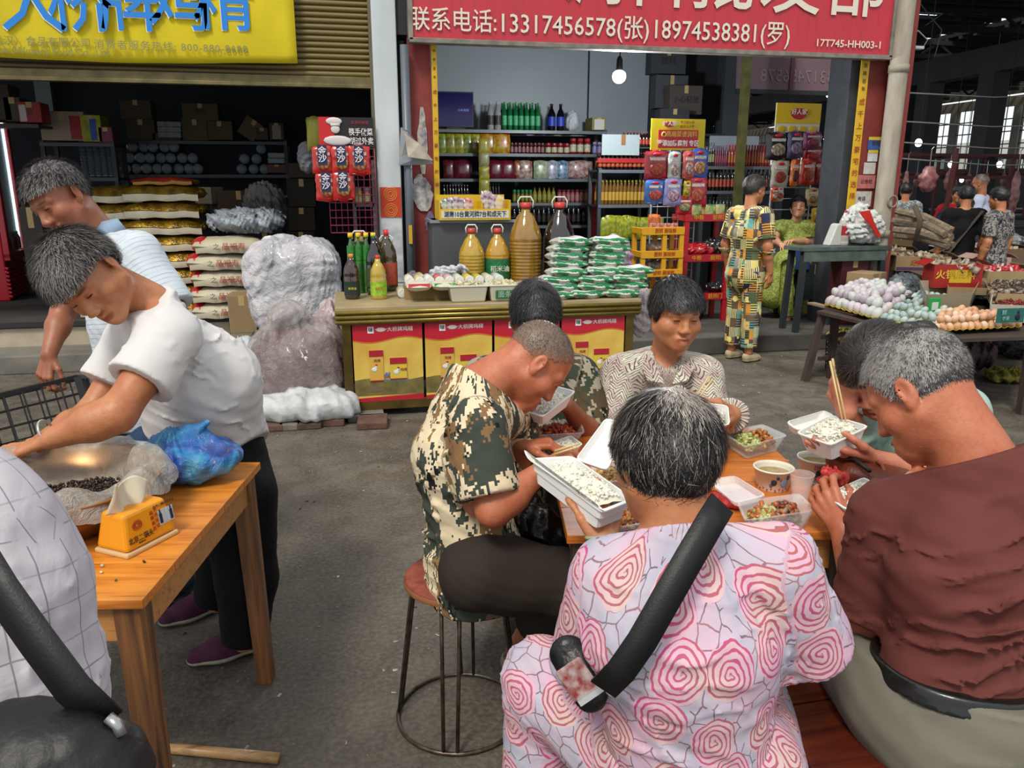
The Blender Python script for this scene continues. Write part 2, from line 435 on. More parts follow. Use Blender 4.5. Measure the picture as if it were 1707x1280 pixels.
def skin_mat(col,col2=None,rough=.48):
 g=NG(rough);o=g.obj();a=g.noise(o,14,4);b=g.noise(o,90,3)
 c=srgb(col);c2=srgb(col2)if col2 else(c[0]*.80,c[1]*.62,c[2]*.55,1)
 k=g.mix(g.mapr(a,.3,.7),c,c2);k=g.mix(g.math('MULTIPLY',g.mapr(b,.45,.7),.18),k,(c[0]*.5,c[1]*.33,c[2]*.25,1))
 lip=g.attr('lip',False);k=g.mix(g.math('MULTIPLY',g.math('MINIMUM',lip,1.0),.85),k,(c[0]*.50,c[1]*.22,c[2]*.22,1));k=g.mix(g.math('MULTIPLY',g.attr('brow',False),.8),k,(.02,.015,.012,1))
 g.col(k);g.bump(g.noise(o,160,4),.35,.002);g.b.inputs['Subsurface Weight'].default_value=0.0
 return g.m
SKIN_TAN=None
def hairline(ang,front,temple,ear,nape):
 """height of the hair's lower border by angle from the front (0) to the back (pi)"""
 a=np.abs(ang);return np.interp(a,[0,.55,1.0,1.35,1.75,2.2,PI],[front,front-.004,temple,ear+.02,ear,(ear+nape)/2-.01,nape])
def make_hair(H,root,mat,hl,thick=.012,h=.005,strands=2500,length=.03,wid=.0011,crown=(0,-.055),colfn=None,vol=(1,1,1),seed=0,lift=.5,noise=.003,drop=0.0,fwd=0.0):
 s=H['s'];R=H['R'];c=H['c']
 E0=np.array([.076,.098,.086]);cen=np.array([0,-.012,.032]);vol=np.array(vol)
 rr=(E0+thick)*vol
 def loc(p):return((p-c)@R)/s
 def fld(p):
  q=loc(np.asarray(p,float));qq=q.copy();qq[:,2]=np.where(qq[:,2]<cen[2],cen[2]+(qq[:,2]-cen[2])*(1-drop),qq[:,2])
  k=(qq-cen)/rr;k0=np.sqrt((k*k).sum(1))+1e-6;k1=np.sqrt(((qq-cen)**2/rr**4).sum(1))+1e-6
  d=k0*(k0-1)/k1
  ang=np.arctan2(q[:,0],q[:,1]);hz=hairline(ang,*hl)+.004*np.sin(ang*17+seed)+.003*np.sin(ang*31)
  d2=(hz-q[:,2])*.8
  d=d+noise*sinnoise(q,30,seed,3)
  return(-smin(-d,-d2,.012)*s).astype(np.float32)
 class Fl:
  def __call__(s2,p):return fld(p)
 m=.14*s*max(vol.max(),1)+.02
 V,Q=polygonise(Fl(),h,c-m-.02,c+m+.02);V=np.array(V)
 me=mesh(V,Q);n0=len(V)
 rs=np.random.RandomState(seed+3);base=np.zeros((len(V),4),np.float32);base[:,3]=1
 qv=loc(V);base[:,:3]=colfn(qv,np.full(len(V),.35))if colfn else.02
 vattr(me,'hc',base,'FLOAT_COLOR')
 o=ob('hair',me,mat,root,world=True)
 N=strands;d=rs.normal(size=(N*3,3));d/=np.linalg.norm(d,axis=1)[:,None]
 pts=cen+d*rr*.985;low=pts[:,2]<cen[2];pts[low,2]=cen[2]+(pts[low,2]-cen[2])/(1-drop)
 ang=np.arctan2(pts[:,0],pts[:,1]);ok=pts[:,2]>hairline(ang,*hl)+.006;pts=pts[ok][:N];N=len(pts)
 cr=np.array([crown[0],crown[1],.0]);cz=cen[2]+rr[2]*math.sqrt(max(0,1-(crown[1]/rr[1])**2));cr[2]=cz
 L=length*rs.uniform(.6,1.15,N);steps=4;P=[pts];nd=[]
 p=pts.copy();jit=rs.normal(size=(N,3))*.28
 for k in range(steps):
  nn=(p-cen)/rr**2;nn/=np.linalg.norm(nn,axis=1)[:,None]
  fl=p-cr;fl[:,1]+=fwd*.12;fl/=np.linalg.norm(fl,axis=1)[:,None]+1e-6;fl=fl+jit;fl[:,2]-=.25
  fl-=nn*(fl*nn).sum(1)[:,None];fl/=np.linalg.norm(fl,axis=1)[:,None]+1e-6
  nd.append(nn);p=p+(fl+nn*lift*(.25+.3*k))*(L/steps)[:,None];p[:,2]=np.maximum(p[:,2],hairline(np.arctan2(p[:,0],p[:,1]),*hl)-.010-.008*rs.uniform(0,1,N));P.append(p)
 nn=(p-cen)/rr**2;nn/=np.linalg.norm(nn,axis=1)[:,None];nd.append(nn)
 VV=[];wd=wid*np.array([1,1,.85,.6,.15])
 for k in range(steps+1):
  t=(P[min(k+1,steps)]-P[max(k-1,0)]);sd=np.cross(t,nd[k]);sd/=np.linalg.norm(sd,axis=1)[:,None]+1e-6
  VV.append(P[k]+sd*wd[k]);VV.append(P[k]-sd*wd[k])
 VV=np.stack(VV,1).reshape(-1,3);K=2*(steps+1)
 b0=np.arange(N)[:,None]*K;QQ=np.concatenate([b0+np.array([2*k,2*k+1,2*k+3,2*k+2])for k in range(steps)])
 W=c+(VV*s)@R.T;me2=mesh(W,QQ);rv=np.repeat(rs.uniform(0,1,N),K)
 base=np.ones((len(W),4),np.float32);base[:,:3]=colfn(VV,rv)if colfn else.03
 vattr(me2,'hc',base,'FLOAT_COLOR')
 st=ob('strands',me2,mat,o);st['kind']='stuff'
 return o
def hair_mat(rough=.42):
 g=NG(rough);g.col(g.acol('hc'));g.bump(g.noise(g.obj(),220,3),.5,.003);return g.m
def hcol(dark,light,frac,fn=None):
 dark=np.array(dark);light=np.array(light)
 def f(q,r):
  fr=frac if fn is None else fn(q)
  t=np.clip((fr-r)*6+.5,0,1);t=t*(.55+.45*np.sin(r*91)**2)
  return dark[None]*(1-t[:,None])+light[None]*t[:,None]
 return f
def person(name_label,loc,skin,H,body,hands=(),voxel=.008,hvox=.0035,headvox=.004,cat='person'):
 """body: list of prims (torso, limbs); one continuous field meshed finer at the head and the hands"""
 root=thing('person',name_label,cat,loc)
 F=Field();F.add(body,.03,.03)
 add_head(F,H)
 for hp in hands:F.add(hp,.006,.014)
 lo,hi=F.bounds();parts=[]
 boxes=[]
 hc=H['c'];m=.135*H['s'];boxes.append((hc-m,hc+m,headvox))
 for hp in hands:
  boxes.append((np.min([q.lo for q in hp],0)-.012,np.max([q.hi for q in hp],0)+.012,hvox))
 def outside(p,D,bx=boxes):
  return D
 V,Q=polygonise(F,voxel,lo,hi)
 cen=V[Q].mean(1);keep=np.ones(len(Q),bool)
 for a,b,_ in boxes:keep&=~((cen>a+voxel*.4)&(cen<b-voxel*.4)).all(1)
 parts.append((V,Q[keep]))
 for a,b,hv in boxes:parts.append(polygonise(F,hv,a-voxel*1.3,b+voxel*1.3))
 V,Q=join(parts);me=mesh(V,Q)
 P=H['P'];s=H['s'];q=((V-H['c'])@H['R'])/s
 lipd=np.sqrt((q[:,0]/.026)**2+((q[:,1]-.09)/.016)**2+((q[:,2]+.0715)/.0115)**2)
 brow=np.minimum(*[np.sqrt(((q[:,0]-k*.033)/.019)**2+((q[:,1]-.085)/.02)**2+((q[:,2]-.024)/.0045)**2)for k in(1,-1)])
 cheek=np.minimum(*[np.sqrt(((q[:,0]-k*.045)/.03)**2+((q[:,1]-.07)/.03)**2+((q[:,2]+.03)/.025)**2)for k in(1,-1)])
 eyez=np.minimum(*[np.sqrt(((q[:,0]-k*.031)/.018)**2+((q[:,1]-.085)/.02)**2+((q[:,2]-.001)/.008)**2)for k in(1,-1)])
 vattr(me,'lip',np.clip((1.15-lipd)*3,0,1)+np.clip(1.2-cheek,0,1)*.25+np.clip(1.2-eyez,0,1)*.35,'FLOAT');vattr(me,'brow',np.clip((1.15-brow)*2.2,0,1),'FLOAT')
 ob('body',me,skin,root,world=True)
 return root,F
def add_eyes(H,root,open_=.5):
 for k in(1,-1):
  b=MB();b.sph(H['P'](k*.031,.0815,.0),(.0130*H['s'],.0058*H['s'],.0026*H['s']*(1+open_)),10,6,H['R'])
  e=b.o('eye',M('1c120e',.25),root,True,world=True)
def garment(name,root,prims,mat,grow=.014,k=.04,cuts=(),planes=(),h=.008,folds=(),noise=.003,nf=9,axes=None,seed=0,kc=.01,uv0=None,voldir=None):
 """cloth over prims; planes: (point, normal) keep the side the normal points away from; axes: [(a,b)] for cloth coordinates"""
 F=Field();F.add([p.grow(grow)if hasattr(p,'grow')and grow else p for p in prims],k,k)
 pl=[(np.asarray(a,np.float32),nrm(b).astype(np.float32),(r if len(rest)else 9))for a,b,*rest in planes for r in(rest or[9])]
 fd=[(np.asarray(c,float),R_,nrm(ax),wl,am)for c,R_,ax,wl,am in folds]
 def m1(p,D):
  near=np.abs(D)<.06;q=p[near].astype(float);add=np.zeros(len(q))
  if noise:add+=noise*sinnoise(q,nf,seed)
  for c,R_,ax,wl,am in fd:
   e=q-c;g=np.exp(-(e*e).sum(1)/R_**2);ph=e@ax
   b=np.cross(ax,[.31,.55,.77]);ph=ph+wl*1.1*sinnoise(q,5,seed+3,2)+wl*.35*sinnoise(q,17,seed+5,2);wgt=np.clip(.5+.9*sinnoise(q,8,seed+9,2),0,1.3)
   sn=np.sin(ph*PI/wl);add+=am*.75*g*wgt*(1-2.2*np.exp(-(sn/.30)**2))
  D=D.copy();D[near]+=add.astype(np.float32)
  for a,b,r in pl:
   e=p-a;t=e@b
   if r<5:
    k2=(e*e).sum(1)<r*r;D=np.where(k2,np.maximum(D,t),D)
   else:D=np.maximum(D,t)
  return D
 F.mod(m1)
 if cuts:
  F2=Field();F2.add(list(cuts),.01,.01)
  F.mod(lambda p,D:np.maximum(D,-F2(p)))
 V,Q=polygonise(F,h)
 me=mesh(V,Q)
 if axes is not None:
  best=np.full(len(V),9.0);uv=np.zeros((len(V),3));u0=nrm(uv0 if uv0 is not None else-_fw)
  for i,(a,b,r)in enumerate(axes):
   a=np.asarray(a,float);b=np.asarray(b,float);ax=nrm(b-a);e=V-a;t=e@ax;tt=np.clip(t,0,np.linalg.norm(b-a))
   q=e-tt[:,None]*ax;d=np.sqrt((q*q).sum(1))-r;x=nrm(u0-ax*(u0@ax));y=np.cross(ax,x);e2=e-t[:,None]*ax
   an=np.arctan2(e2@y,e2@x);sel=d<best;best[sel]=d[sel]
   uv[sel,0]=an[sel]*r*1.25+i*3.1;uv[sel,1]=t[sel]+i*1.7
  vattr(me,'cuv',uv)
 return ob(name,me,mat,root,world=True)
# ================================================================ the setting
def XP(px,Y):return AY(px,308,Y)[0]
FY=7.10
PZ=.17
def sbox(name,c0,c1,mat,bevel=0,parent=None):
 c0=np.minimum(c0,c1)*1.0 if False else np.asarray(c0,float);c1=np.asarray(c1,float)
 mb=MB();mb.box((c0+c1)/2,np.abs(c1-c0));o=mb.o(name,mat,parent,bevel=bevel);o['kind']='structure';return o
def ground_mat():
 g=NG(.75);o=g.obj();n=g.noise(o,.9,6,.6);n2=g.noise(o,5,6,.65,.4);n3=g.noise(o,60,4)
 c=g.ramp(n,[(.3,'443f38'),(.5,'564f46'),(.7,'676055')]);c=g.mix(g.mapr(n2,.42,.62),g.mix(.55,c,'37332e'),c)
 sp=g.math('GREATER_THAN',g.vor(o,55,out='Distance'),.66);s2=g.math('LESS_THAN',g.vor(g.vmath('ADD',o,(3.3,1,0)),26),.055)
 c=g.mix(g.math('MULTIPLY',s2,g.math('GREATER_THAN',n2,.5)),c,'a09a8c');c=g.mix(g.math('MULTIPLY',g.mapr(g.noise(g.vmath('ADD',o,(9,2,0)),2.2,5,.6,.5),.55,.68),.65),c,'2c2925')
 c=g.mix(g.math('MULTIPLY',g.mapr(n3,.4,.7),.3),c,'8a8272');g.col(c)
 g.put(g.b.inputs['Roughness'],g.mapr(n2,.35,.7,.42,.9));g.bump(g.math('ADD',g.math('MULTIPLY',n2,.7),g.math('MULTIPLY',n3,.35)),.5,.02);return g.m
gm_=ground_mat()
nx=60;xs=np.linspace(-14,46,nx);ys=np.linspace(-6,54,nx);XX,YY=np.meshgrid(xs,ys,indexing='ij')
V=np.stack([XX,YY,XX*0],-1).reshape(-1,3);i=np.arange(nx-1)[:,None]*nx+np.arange(nx-1)[None];i=i.ravel()
o=ob('floor',mesh(V,np.stack([i,i+nx,i+nx+1,i+1],1)),gm_);struct(o)
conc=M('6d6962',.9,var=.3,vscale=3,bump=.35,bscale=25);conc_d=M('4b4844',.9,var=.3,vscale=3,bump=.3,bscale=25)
xl=XP(672,FY);xr=XP(1500,FY)
sbox('floor_step_lower',(-9,FY+.15,0),(XP(700,FY),FY+.62,.16),conc,.01)
st_=sbox('floor_step_upper',(-9,FY+.62,0),(XP(700,FY),13,.36),M('3c3a38',.8,var=.2,vscale=4),.005)
x=-9.0;k=0
while x<XP(690,FY)-.1:
 mb=MB();mb.box((x+.395,FY+.61,.17),(.785,.024,.31));t=mb.o('tile',M('a89d88' if k%2 else 'a09580',.55,var=.12,vscale=6),st_,bevel=.003);x+=.79;k+=1
mb=MB();mb.box(((XP(690,FY)-9)/2,FY+.60,.355),(9+XP(690,FY),.07,.035));struct(mb.o('trim_1',M('262423',.6)))
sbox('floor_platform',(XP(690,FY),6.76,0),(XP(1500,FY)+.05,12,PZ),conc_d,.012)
sbox('floor_market',(XP(1400,FY)+1.2,FY+.02+1.5,0),(30,40,.02),conc,0)
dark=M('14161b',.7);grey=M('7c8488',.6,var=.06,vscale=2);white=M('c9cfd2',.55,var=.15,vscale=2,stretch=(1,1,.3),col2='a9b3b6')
BY=10.4
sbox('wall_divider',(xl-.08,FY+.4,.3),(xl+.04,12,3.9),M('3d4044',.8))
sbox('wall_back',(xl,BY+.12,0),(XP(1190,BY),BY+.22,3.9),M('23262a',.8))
for a,b_ in((728,977),(980,1078)):
 mb=MB();c0=AY(a,225,BY+.1);c1=AY(b_,225,BY+.1);mb.box(((c0[0]+c1[0])/2,BY+.10,(c0[2]+3.9)/2),(c1[0]-c0[0],.03,3.9-c0[2]));o=mb.o('wall_panel',M('8d969a',.45,var=.04,vscale=1.5),None,bevel=.003);struct(o)
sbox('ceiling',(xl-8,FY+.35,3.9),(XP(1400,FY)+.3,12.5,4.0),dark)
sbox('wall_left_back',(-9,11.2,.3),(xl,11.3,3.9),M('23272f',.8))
sbox('wall_left_panel',(AY(55,150,11)[0]-.0,11.05,2.3),(AY(82,150,11)[0],11.15,3.9),grey)
sbox('column_dark_back',(XP(1192,10.2),10.1,PZ),(XP(1232,10.2),10.35,3.9),M('3a3d42',.7))
sbox('trim_2',(XP(1226,8.9),8.85,PZ),(XP(1236,8.9),8.95,3.9),M('5b5a2e',.6,var=.3))
zb_sign=AY(688,60,FY-.12)[2]-.06
sbox('column_white',(XP(630,FY),FY-.02,0),(XP(669,FY),FY+.38,4.6),white,.01)
p=thing('paper_charm','orange-red paper charm with gold rings pasted on the white pillar','poster',((XP(632,FY)+XP(668,FY))/2,FY-.025,1.52))
h_=AY(650,312,FY)[2];h2_=AY(650,362,FY)[2];p.location[2]=(h_+h2_)/2
mb=MB();mb.box((0,0,0),(XP(668,FY)-XP(633,FY),.004,h_-h2_));mb.o('sheet',M('b8381c',.6),p)
for dz in(-.07,.07):
 mb=MB();
 for r_ in(.022,.040,.056):mb.tube([(r_*math.cos(t),-.003,dz+r_*math.sin(t))for t in np.linspace(0,2*PI,17)[:-1]],.0035,4,True)
 mb.o('ring',M('c98a3c',.5),p)
mb=MB();mb.box((XP(650,FY),FY-.024,h2_-.29),(XP(668,FY)-XP(633,FY),.006,.56));tag(mb.o('marble_panel',M('c6c9cc',.3,var=.35,vscale=5,stretch=(1,1,2.5),col2='9aa0a6')),'white marbled board below the orange charm','board')
mb=MB();q=AY(681,308,FY-.05);mb.tube([(q[0],q[1],0),(q[0],q[1],zb_sign)],.036,12);pp=mb.o('drain_pipe',M('59626a',.45,.2),None,True);tag(pp,'grey vertical conduit pipe next to the white pillar','pipe')
mb=MB();mb.box((q[0],q[1]-.045,AY(681,390,FY)[2]),(.03,.02,.16));mb.o('tag',M('c99a2c',.5),pp)
redm=NG(.7);o_=redm.obj();n=redm.noise(o_,6,5,.6);c_=redm.mix(redm.mapr(n,.3,.7),'6e2620','83332b');redm.col(c_);redm.bump(redm.noise(o_,30,4),.2,.01);redm=redm.m
sbox('column_red',(XP(686,FY),FY+.03,0),(XP(724,FY),FY+.38,4.6),redm,.01)
pe=thing('torn_poster','torn remains of white and violet posters flaking on the red pillar','poster',(XP(705,FY),FY+.02,1.2))
rr=random.Random(5)
for k_,(px,y0,y1,wd,cl)in enumerate(((707,178,290,.10,'b9b2a2'),(700,290,330,.16,'b7b0b4'),(706,296,352,.20,'c0beb4'),(716,352,392,.10,'675a8c'))):
 z1=AY(px,y0,FY)[2];z0=AY(px,y1,FY)[2];P=[]
 for i in range(9):t=i/8;P.append((XP(px,FY)-wd/2*(.7+rr.random()*.3)*math.sin(PI*(.12+.8*t)),FY+.022-k_*.005,z0+(z1-z0)*t))
 for i in range(9):t=1-i/8;P.append((XP(px,FY)+wd/2*(.7+rr.random()*.3)*math.sin(PI*(.12+.8*t)),FY+.022-k_*.005,z0+(z1-z0)*t))
 P=[np.array(a)-np.array(pe.location)for a in P]
 mb=MB();mb.poly(P,.004,(0,1,0));mb.o('scrap',M(cl,.7,var=.3,vscale=18,col2='6d6a78'),pe)
def tape(name,label,px0,px1,ztop,seedc):
 x0=XP(px0,FY-.02);x1=XP(px1,FY-.02);t=thing(name,label,'tape',((x0+x1)/2,FY-.01,0))
 mb=MB();mb.box((0,0,(ztop+.3)/2),(x1-x0,.012,ztop-.3));mb.o('strip',M('c8a018',.45,var=.12,vscale=9),t)
 s='成千上万豪宅的选择';z=2.35
 for ch in s:
  text(ch,(x1-x0)*.75,M('a5481c',.5),t,(0,-.010,z),name='lettering');z-=.11
 z=2.75
 for ch in '不选择百年':
  text(ch,(x1-x0)*.5,M('5a4a1a',.5),t,(0,-.010,z),name='lettering');z-=.07
tape('yellow_strip','yellow lettered strip running down beside the torn posters',724,733,2.78,1)
tape('yellow_strip','yellow lettered strip running down between dark and red columns at the right',1416,1429,2.74,2)
sbox('column_dark',(XP(1394,FY+.1),FY+.05,0),(XP(1416,FY+.1),FY+.40,4.6),M('33363b',.7,var=.2),.01)
sbox('column_red_right',(XP(1429,FY),FY+.03,0),(XP(1463,FY),FY+.38,4.6),redm,.01)
sbox('wall_right',(XP(1463,FY),FY-.01,0),(XP(1498,FY),FY+.08,4.6),redm,.004)
mb=MB();q=AY(1476,308,FY-.13);rng=random.Random(3)
prof=[(q[0],q[1],z)for z in np.linspace(.0,4.6,40)];mb.tube(prof,.085,18);pi_=mb.o('white_pipe',M('a29b8c',.7,var=.35,vscale=14,bump=.3,bscale=60,stretch=(1,1,.25),col2='8d8577'),None,True);tag(pi_,'thick dirty white drain pipe standing before the red wall','pipe')
for zz in(AY(1475,388,FY)[2],AY(1475,118,FY)[2],.9):
 mb=MB();mb.tube([(q[0],q[1],zz-.035),(q[0],q[1],zz+.035)],.093,18);mb.o('collar',M('8f8876',.7),pi_,True)
mb=MB();mb.tube([(q[0]+.03+.05*math.cos(t),q[1]-.095,AY(1478,335,FY)[2]+.055*math.sin(t))for t in np.linspace(0,2*PI,17)[:-1]],.010,6,True);mb.o('valve_ring',M('7d7466',.6),pi_,True)
for(px,y0,y1,wd,cl,lab,tx)in((1454,228,250,.17,'2c5a9c','small blue and yellow bill on the red column','招租'),(1451,250,270,.11,'c5c8c8','small white bill under the blue one',''),(1448,270,291,.13,'c0bcb8','curled white and red bill mid-height on the red column',''),(1445,291,315,.20,'b06a66','faded pink bill with dark lettering','公告栏'),(1440,318,345,.22,'b5b4ac','pair of white paper notes at the bottom of the red column','电话')):
 z1=AY(px,y0,FY)[2];z0=AY(px,y1,FY)[2];t=thing('bill',lab,'poster',(XP(px,FY),FY+.015,(z0+z1)/2))
 mb=MB();mb.box((0,0,0),(wd,.004,z1-z0-.01));mb.o('sheet',M(cl,.7,var=.15,vscale=20),t)
 if tx:text(tx,.045,M('4a2c2c',.6),t,(0,-.004,0))
 if 'blue' in lab:mb=MB();mb.box((0,-.003,(z1-z0)*.38),(wd,.003,.03));mb.o('band',M('c8b03a',.6),t)
# ---- the roller shutter and the banner
zb=AY(300,141,FY+.1)[2];x0=-7.5;x1=XP(628,FY+.1);sh=thing('shutter','rusty yellow-brown ribbed roller shutter half raised over the left shop','shutter',((x0+x1)/2,FY+.1,zb))
W_=x1-x0;sm=M('6f6138',.5,.35,var=.4,vscale=3,stretch=(.15,1,6),col2='4c4636');sm2=M('8a7320',.55,.2,var=.3,vscale=4);k=0;z=.09;slm=[]
while z<1.6:
 hgt=.046;mb=MB();n_=6
 P=[(0,0),(-.014,.006),(-.020,.018),(-.020,.028),(-.014,.040),(0,hgt)]
 V=[(s*W_/2,a,b)for s in(-1,1)for a,b in P];mb.add(V,[(j,j+1,n_+j+1,n_+j)for j in range(n_-1)])
 mb.o('slat',sm2 if(18<=k<=20 or 14<=k<=15)else sm,sh,True,loc=(0,0,z));z+=hgt;k+=1
mb=MB();mb.box((0,-.012,.045),(W_,.06,.09));mb.box((0,-.035,.015),(W_,.03,.03));mb.o('bottom_rail',M('6a613f',.5,.4,var=.3),sh,bevel=.004)
mb=MB();mb.box((W_/2+.02,0,.3),(.08,.12,3.6));mb.o('side_rail',M('6b6450',.5,.4,var=.2,vscale=4),sh,bevel=.005)
bx1=AY(496,108,FY-.04);bz0=bx1[2];ban=thing('yellow_banner','yellow cloth banner with big blue characters hanging over the shutter','banner',(bx1[0],FY-.02,bz0))
nu,nv=60,18;V=[];BW=4.6
for i in range(nu):
 for j in range(nv):
  u=i/(nu-1);v=j/(nv-1);V.append((-BW*(1-u)+.0,.012*math.sin(u*19+v*2)+.008*math.sin(u*47)-.015*math.sin(v*5),v*1.15+.02*math.sin(u*7)*(1-v)))
ii=np.array([i*nv+j for i in range(nu-1)for j in range(nv-1)]);mesh_b=mesh(np.array(V),np.stack([ii,ii+nv,ii+nv+1,ii+1],1))
o=ob('cloth',mesh_b,M('c7b40c',.75,var=.10,vscale=3,bump=.1),ban);s_=o.modifiers.new('s','SOLIDIFY');s_.thickness=.003
blue=M('1b78c8',.6);whitep=M('d9dde0',.6);txt=M('7c7c50',.6)
def on(obj_x,px,py,Y):q=AY(px,py,Y);L=obj_x.location;return(q[0]-L[0],q[1]-L[1],q[2]-L[2])
for ch,px in zip('大桥牌鸡精',(52,132,216,298,372)):
 q=AY(px,8,FY-.07);text(ch,.47,blue,ban,(q[0]-bx1[0],-.040,q[2]-bz0),bold=.004);text(ch,.47,whitep,ban,(q[0]-bx1[0]-.008,-.034,q[2]-bz0-.009),bold=.002)
q=AY(52,70,FY-.05);text('美（武汉）食品有限公司',.075,txt,ban,(q[0]-bx1[0],-.035,q[2]-bz0),sp=1.05)
q=AY(60,84,FY-.05);text('McCormick (Wuhan) Food Co., Ltd.',.072,txt,ban,(q[0]-bx1[0],-.035,q[2]-bz0-.005))
q=AY(287,79,FY-.05);text('消费者服务热线: 800-880-8688',.078,txt,ban,(q[0]-bx1[0],-.035,q[2]-bz0),sp=1.15)
# ---- the red shop sign
SY=FY-.12;s0=AY(688,60,SY);s1=AY(1482,94,SY);zb=(s0[2]+s1[2])/2;cx=(s0[0]+s1[0])/2;SW=s1[0]-s0[0]
sg=thing('shop_sign','red shop sign board with white characters and phone numbers over the middle shop','sign',(cx,SY,zb))
mb=MB();mb.box((0,.05,.65),(SW,.08,1.3));
g=NG(.5);o_=g.obj();c_=g.mix(g.mapr(g.noise(g.vmath('MULTIPLY',o_,(14,1,.8)),3,4),.45,.75,0,.5),'b32836','8f2630');g.col(c_);mb.o('board',g.m,sg)
fm=M('7d786e',.5,.3,var=.3,vscale=10);mb=MB()
for a in((0,0,-.02,SW+.06,.10,.04),(-SW/2-.015,0,.64,.04,.10,1.32),(SW/2+.015,0,.64,.04,.10,1.32),(0,0,1.32,SW+.06,.1,.04)):mb.box((a[0],a[1]+.04,a[2]),a[3:])
mb.o('frame',fm,sg,bevel=.004)
wm_=M('cfc9b8',.55)
for ch,px in zip('调料批发部',(985,1095,1205,1318,1428)):
 q=AY(px,5,SY-.01);t=text(ch,.62,wm_,sg,(q[0]-cx,-.004,.56),bold=.004)
q=AY(756,36,SY);text('联系电话:',.195,wm_,sg,(AY(756,36,SY)[0]-cx,-.004,AY(756,36,SY)[2]-zb),bold=.001,sx=.90)
text('13317456578(张)',.205,wm_,sg,(AY(959,44,SY)[0]-cx,-.004,AY(957,45,SY)[2]-zb),bold=.001,sx=.93)
text('18974538381(罗)',.215,wm_,sg,(AY(1204,54,SY)[0]-cx,-.004,AY(1204,55,SY)[2]-zb),bold=.001,sx=.88)
text('17T745-HH003-1',.088,wm_,sg,(AY(1415,73,SY)[0]-cx,-.004,AY(1415,74,SY)[2]-zb),bold=.001,sx=1.1)
sbox('beam_front',(xl-.02,FY+.02,zb+.04),(XP(1463,FY),FY+.3,4.6),M('2c2c2e',.8))
# ---- bulb
q=AY(1032,128,7.75);bl=thing('hanging_bulb','lit bulb hanging on a black cord in the middle shop','lamp',q)
mb=MB();mb.tube([(0,0,.10),(.01,0,.45),(0,0,3.9-q[2])],.005,6);mb.o('cord',M('0c0c0c'),bl,True)
mb=MB();mb.lathe([(.012,.19),(.028,.16),(.032,.08),(.036,.055)][::-1],14);mb.o('socket',M('2a2b2d',.4),bl,True)
mb=MB();mb.lathe([(.003,-.062),(.030,-.055),(.055,-.035),(.068,.0),(.060,.035),(.036,.056)],16);mb.o('bulb',M('eef6ff',.4,emit=9),bl,True)
ld=bpy.data.lights.new('bulb_light','POINT');lo=bpy.data.objects.new('bulb_light',ld);C.objects.link(lo);lo.parent=bl;lo.location=(0,-.02,-.12);ld.energy=150;ld.color=(.9,.96,1);ld.shadow_soft_size=.08
# ================================================================ the market hall behind, on the right
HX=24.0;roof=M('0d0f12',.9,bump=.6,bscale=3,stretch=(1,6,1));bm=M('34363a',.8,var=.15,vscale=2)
def rz(px,py,X):return AX(px,py,X)[2]
RZ=rz(1632,62,14.0)+.25
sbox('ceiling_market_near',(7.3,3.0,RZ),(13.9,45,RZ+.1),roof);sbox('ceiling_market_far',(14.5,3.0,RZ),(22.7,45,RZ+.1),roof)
def corr(name,xa,xb,z):
 mb=MB();y=6.0
 while y<44:mb.box(((xa+xb)/2,y,z-.04),(xb-xa,.10,.07));y+=.45
 o=mb.o(name,M('1a1c20',.8));struct(o)
corr('ceiling_ribs',7.3,13.9,RZ);corr('ceiling_ribs_far',14.5,22.7,RZ)
for k,y in enumerate(np.arange(8,44,3.2)):
 mb=MB();mb.bar((7.3,y,RZ-.55),(22.7,y,RZ-.25),.10);mb.bar((7.3,y,RZ-.12),(22.7,y,RZ-.12),.10)
 for x in np.arange(7.6,22,1.2):mb.bar((x,y,RZ-.5),(x+.6,y,RZ-.12),.05);mb.bar((x+.6,y,RZ-.12),(x+1.2,y,RZ-.5),.05)
 struct(mb.o('truss',M('121417',.8),None))
b0=rz(1632,126,14.0);b1=rz(1632,84,14.0)
sbox('beam_long',(13.8,5,b0),(14.2,45,b1),bm)
for px in(1531,1632,1775):
 y=AX(px,308,14.0)[1];sbox('column_market',(13.8,y-.22,0),(14.2,y+.22,b0),bm)
for px in(1500,1440,1390,1350,1310):
 y=AX(px,308,14.0)[1]
 if y<44:sbox('column_market',(13.8,y-.22,0),(14.2,y+.22,b0),bm)
w0=rz(1632,282,HX);w1=rz(1632,183,HX)
sbox('wall_far_low',(HX,3,0),(HX+.15,60,w0),M('4a4846',.8));sbox('wall_far_top',(HX,3,w1),(HX+.15,60,w1+.35),M('5a564a',.8))
y=19.0;k=0
while y<60:
 sbox('column_far',(HX-.05,y-.16,w0),(HX+.15,y+.16,w1),M('5b5a56',.8))
 mb=MB();
 for z in np.linspace(w0,w1,6)[1:-1]:mb.box((HX,y+1.55,z),(.04,2.7,.04))
 for q in np.arange(.5,3.0,.34):mb.box((HX,y+q,(w0+w1)/2),(.025,.025,w1-w0))
 mb.box((HX,y+1.5,(w0+w1)/2),(.06,.07,w1-w0))
 o=mb.o('window_%d'%(k+1),M('2c2f30',.6));struct(o);y+=3.1;k+=1
mb=MB();y=3.0
while y<60:mb.bar((22.6,y,RZ),(HX+.6,y,w1+.55),.09);y+=.42
struct(mb.o('ceiling_battens',M('2e2c20',.8)))
mb=MB();mb.box((HX-.5,32,(RZ+w1)/2+.1),(.08,60,.16));struct(mb.o('trim_3',M('3a382c',.7)))
bd=thing('far_building','pale concrete building seen through the far window grilles','building',(34,40,0))
mb=MB();mb.box((0,0,1.9),(1,70,3.8));mb.o('wall',M('cfd2cc',.8,var=.15,vscale=.5),bd)
win=None
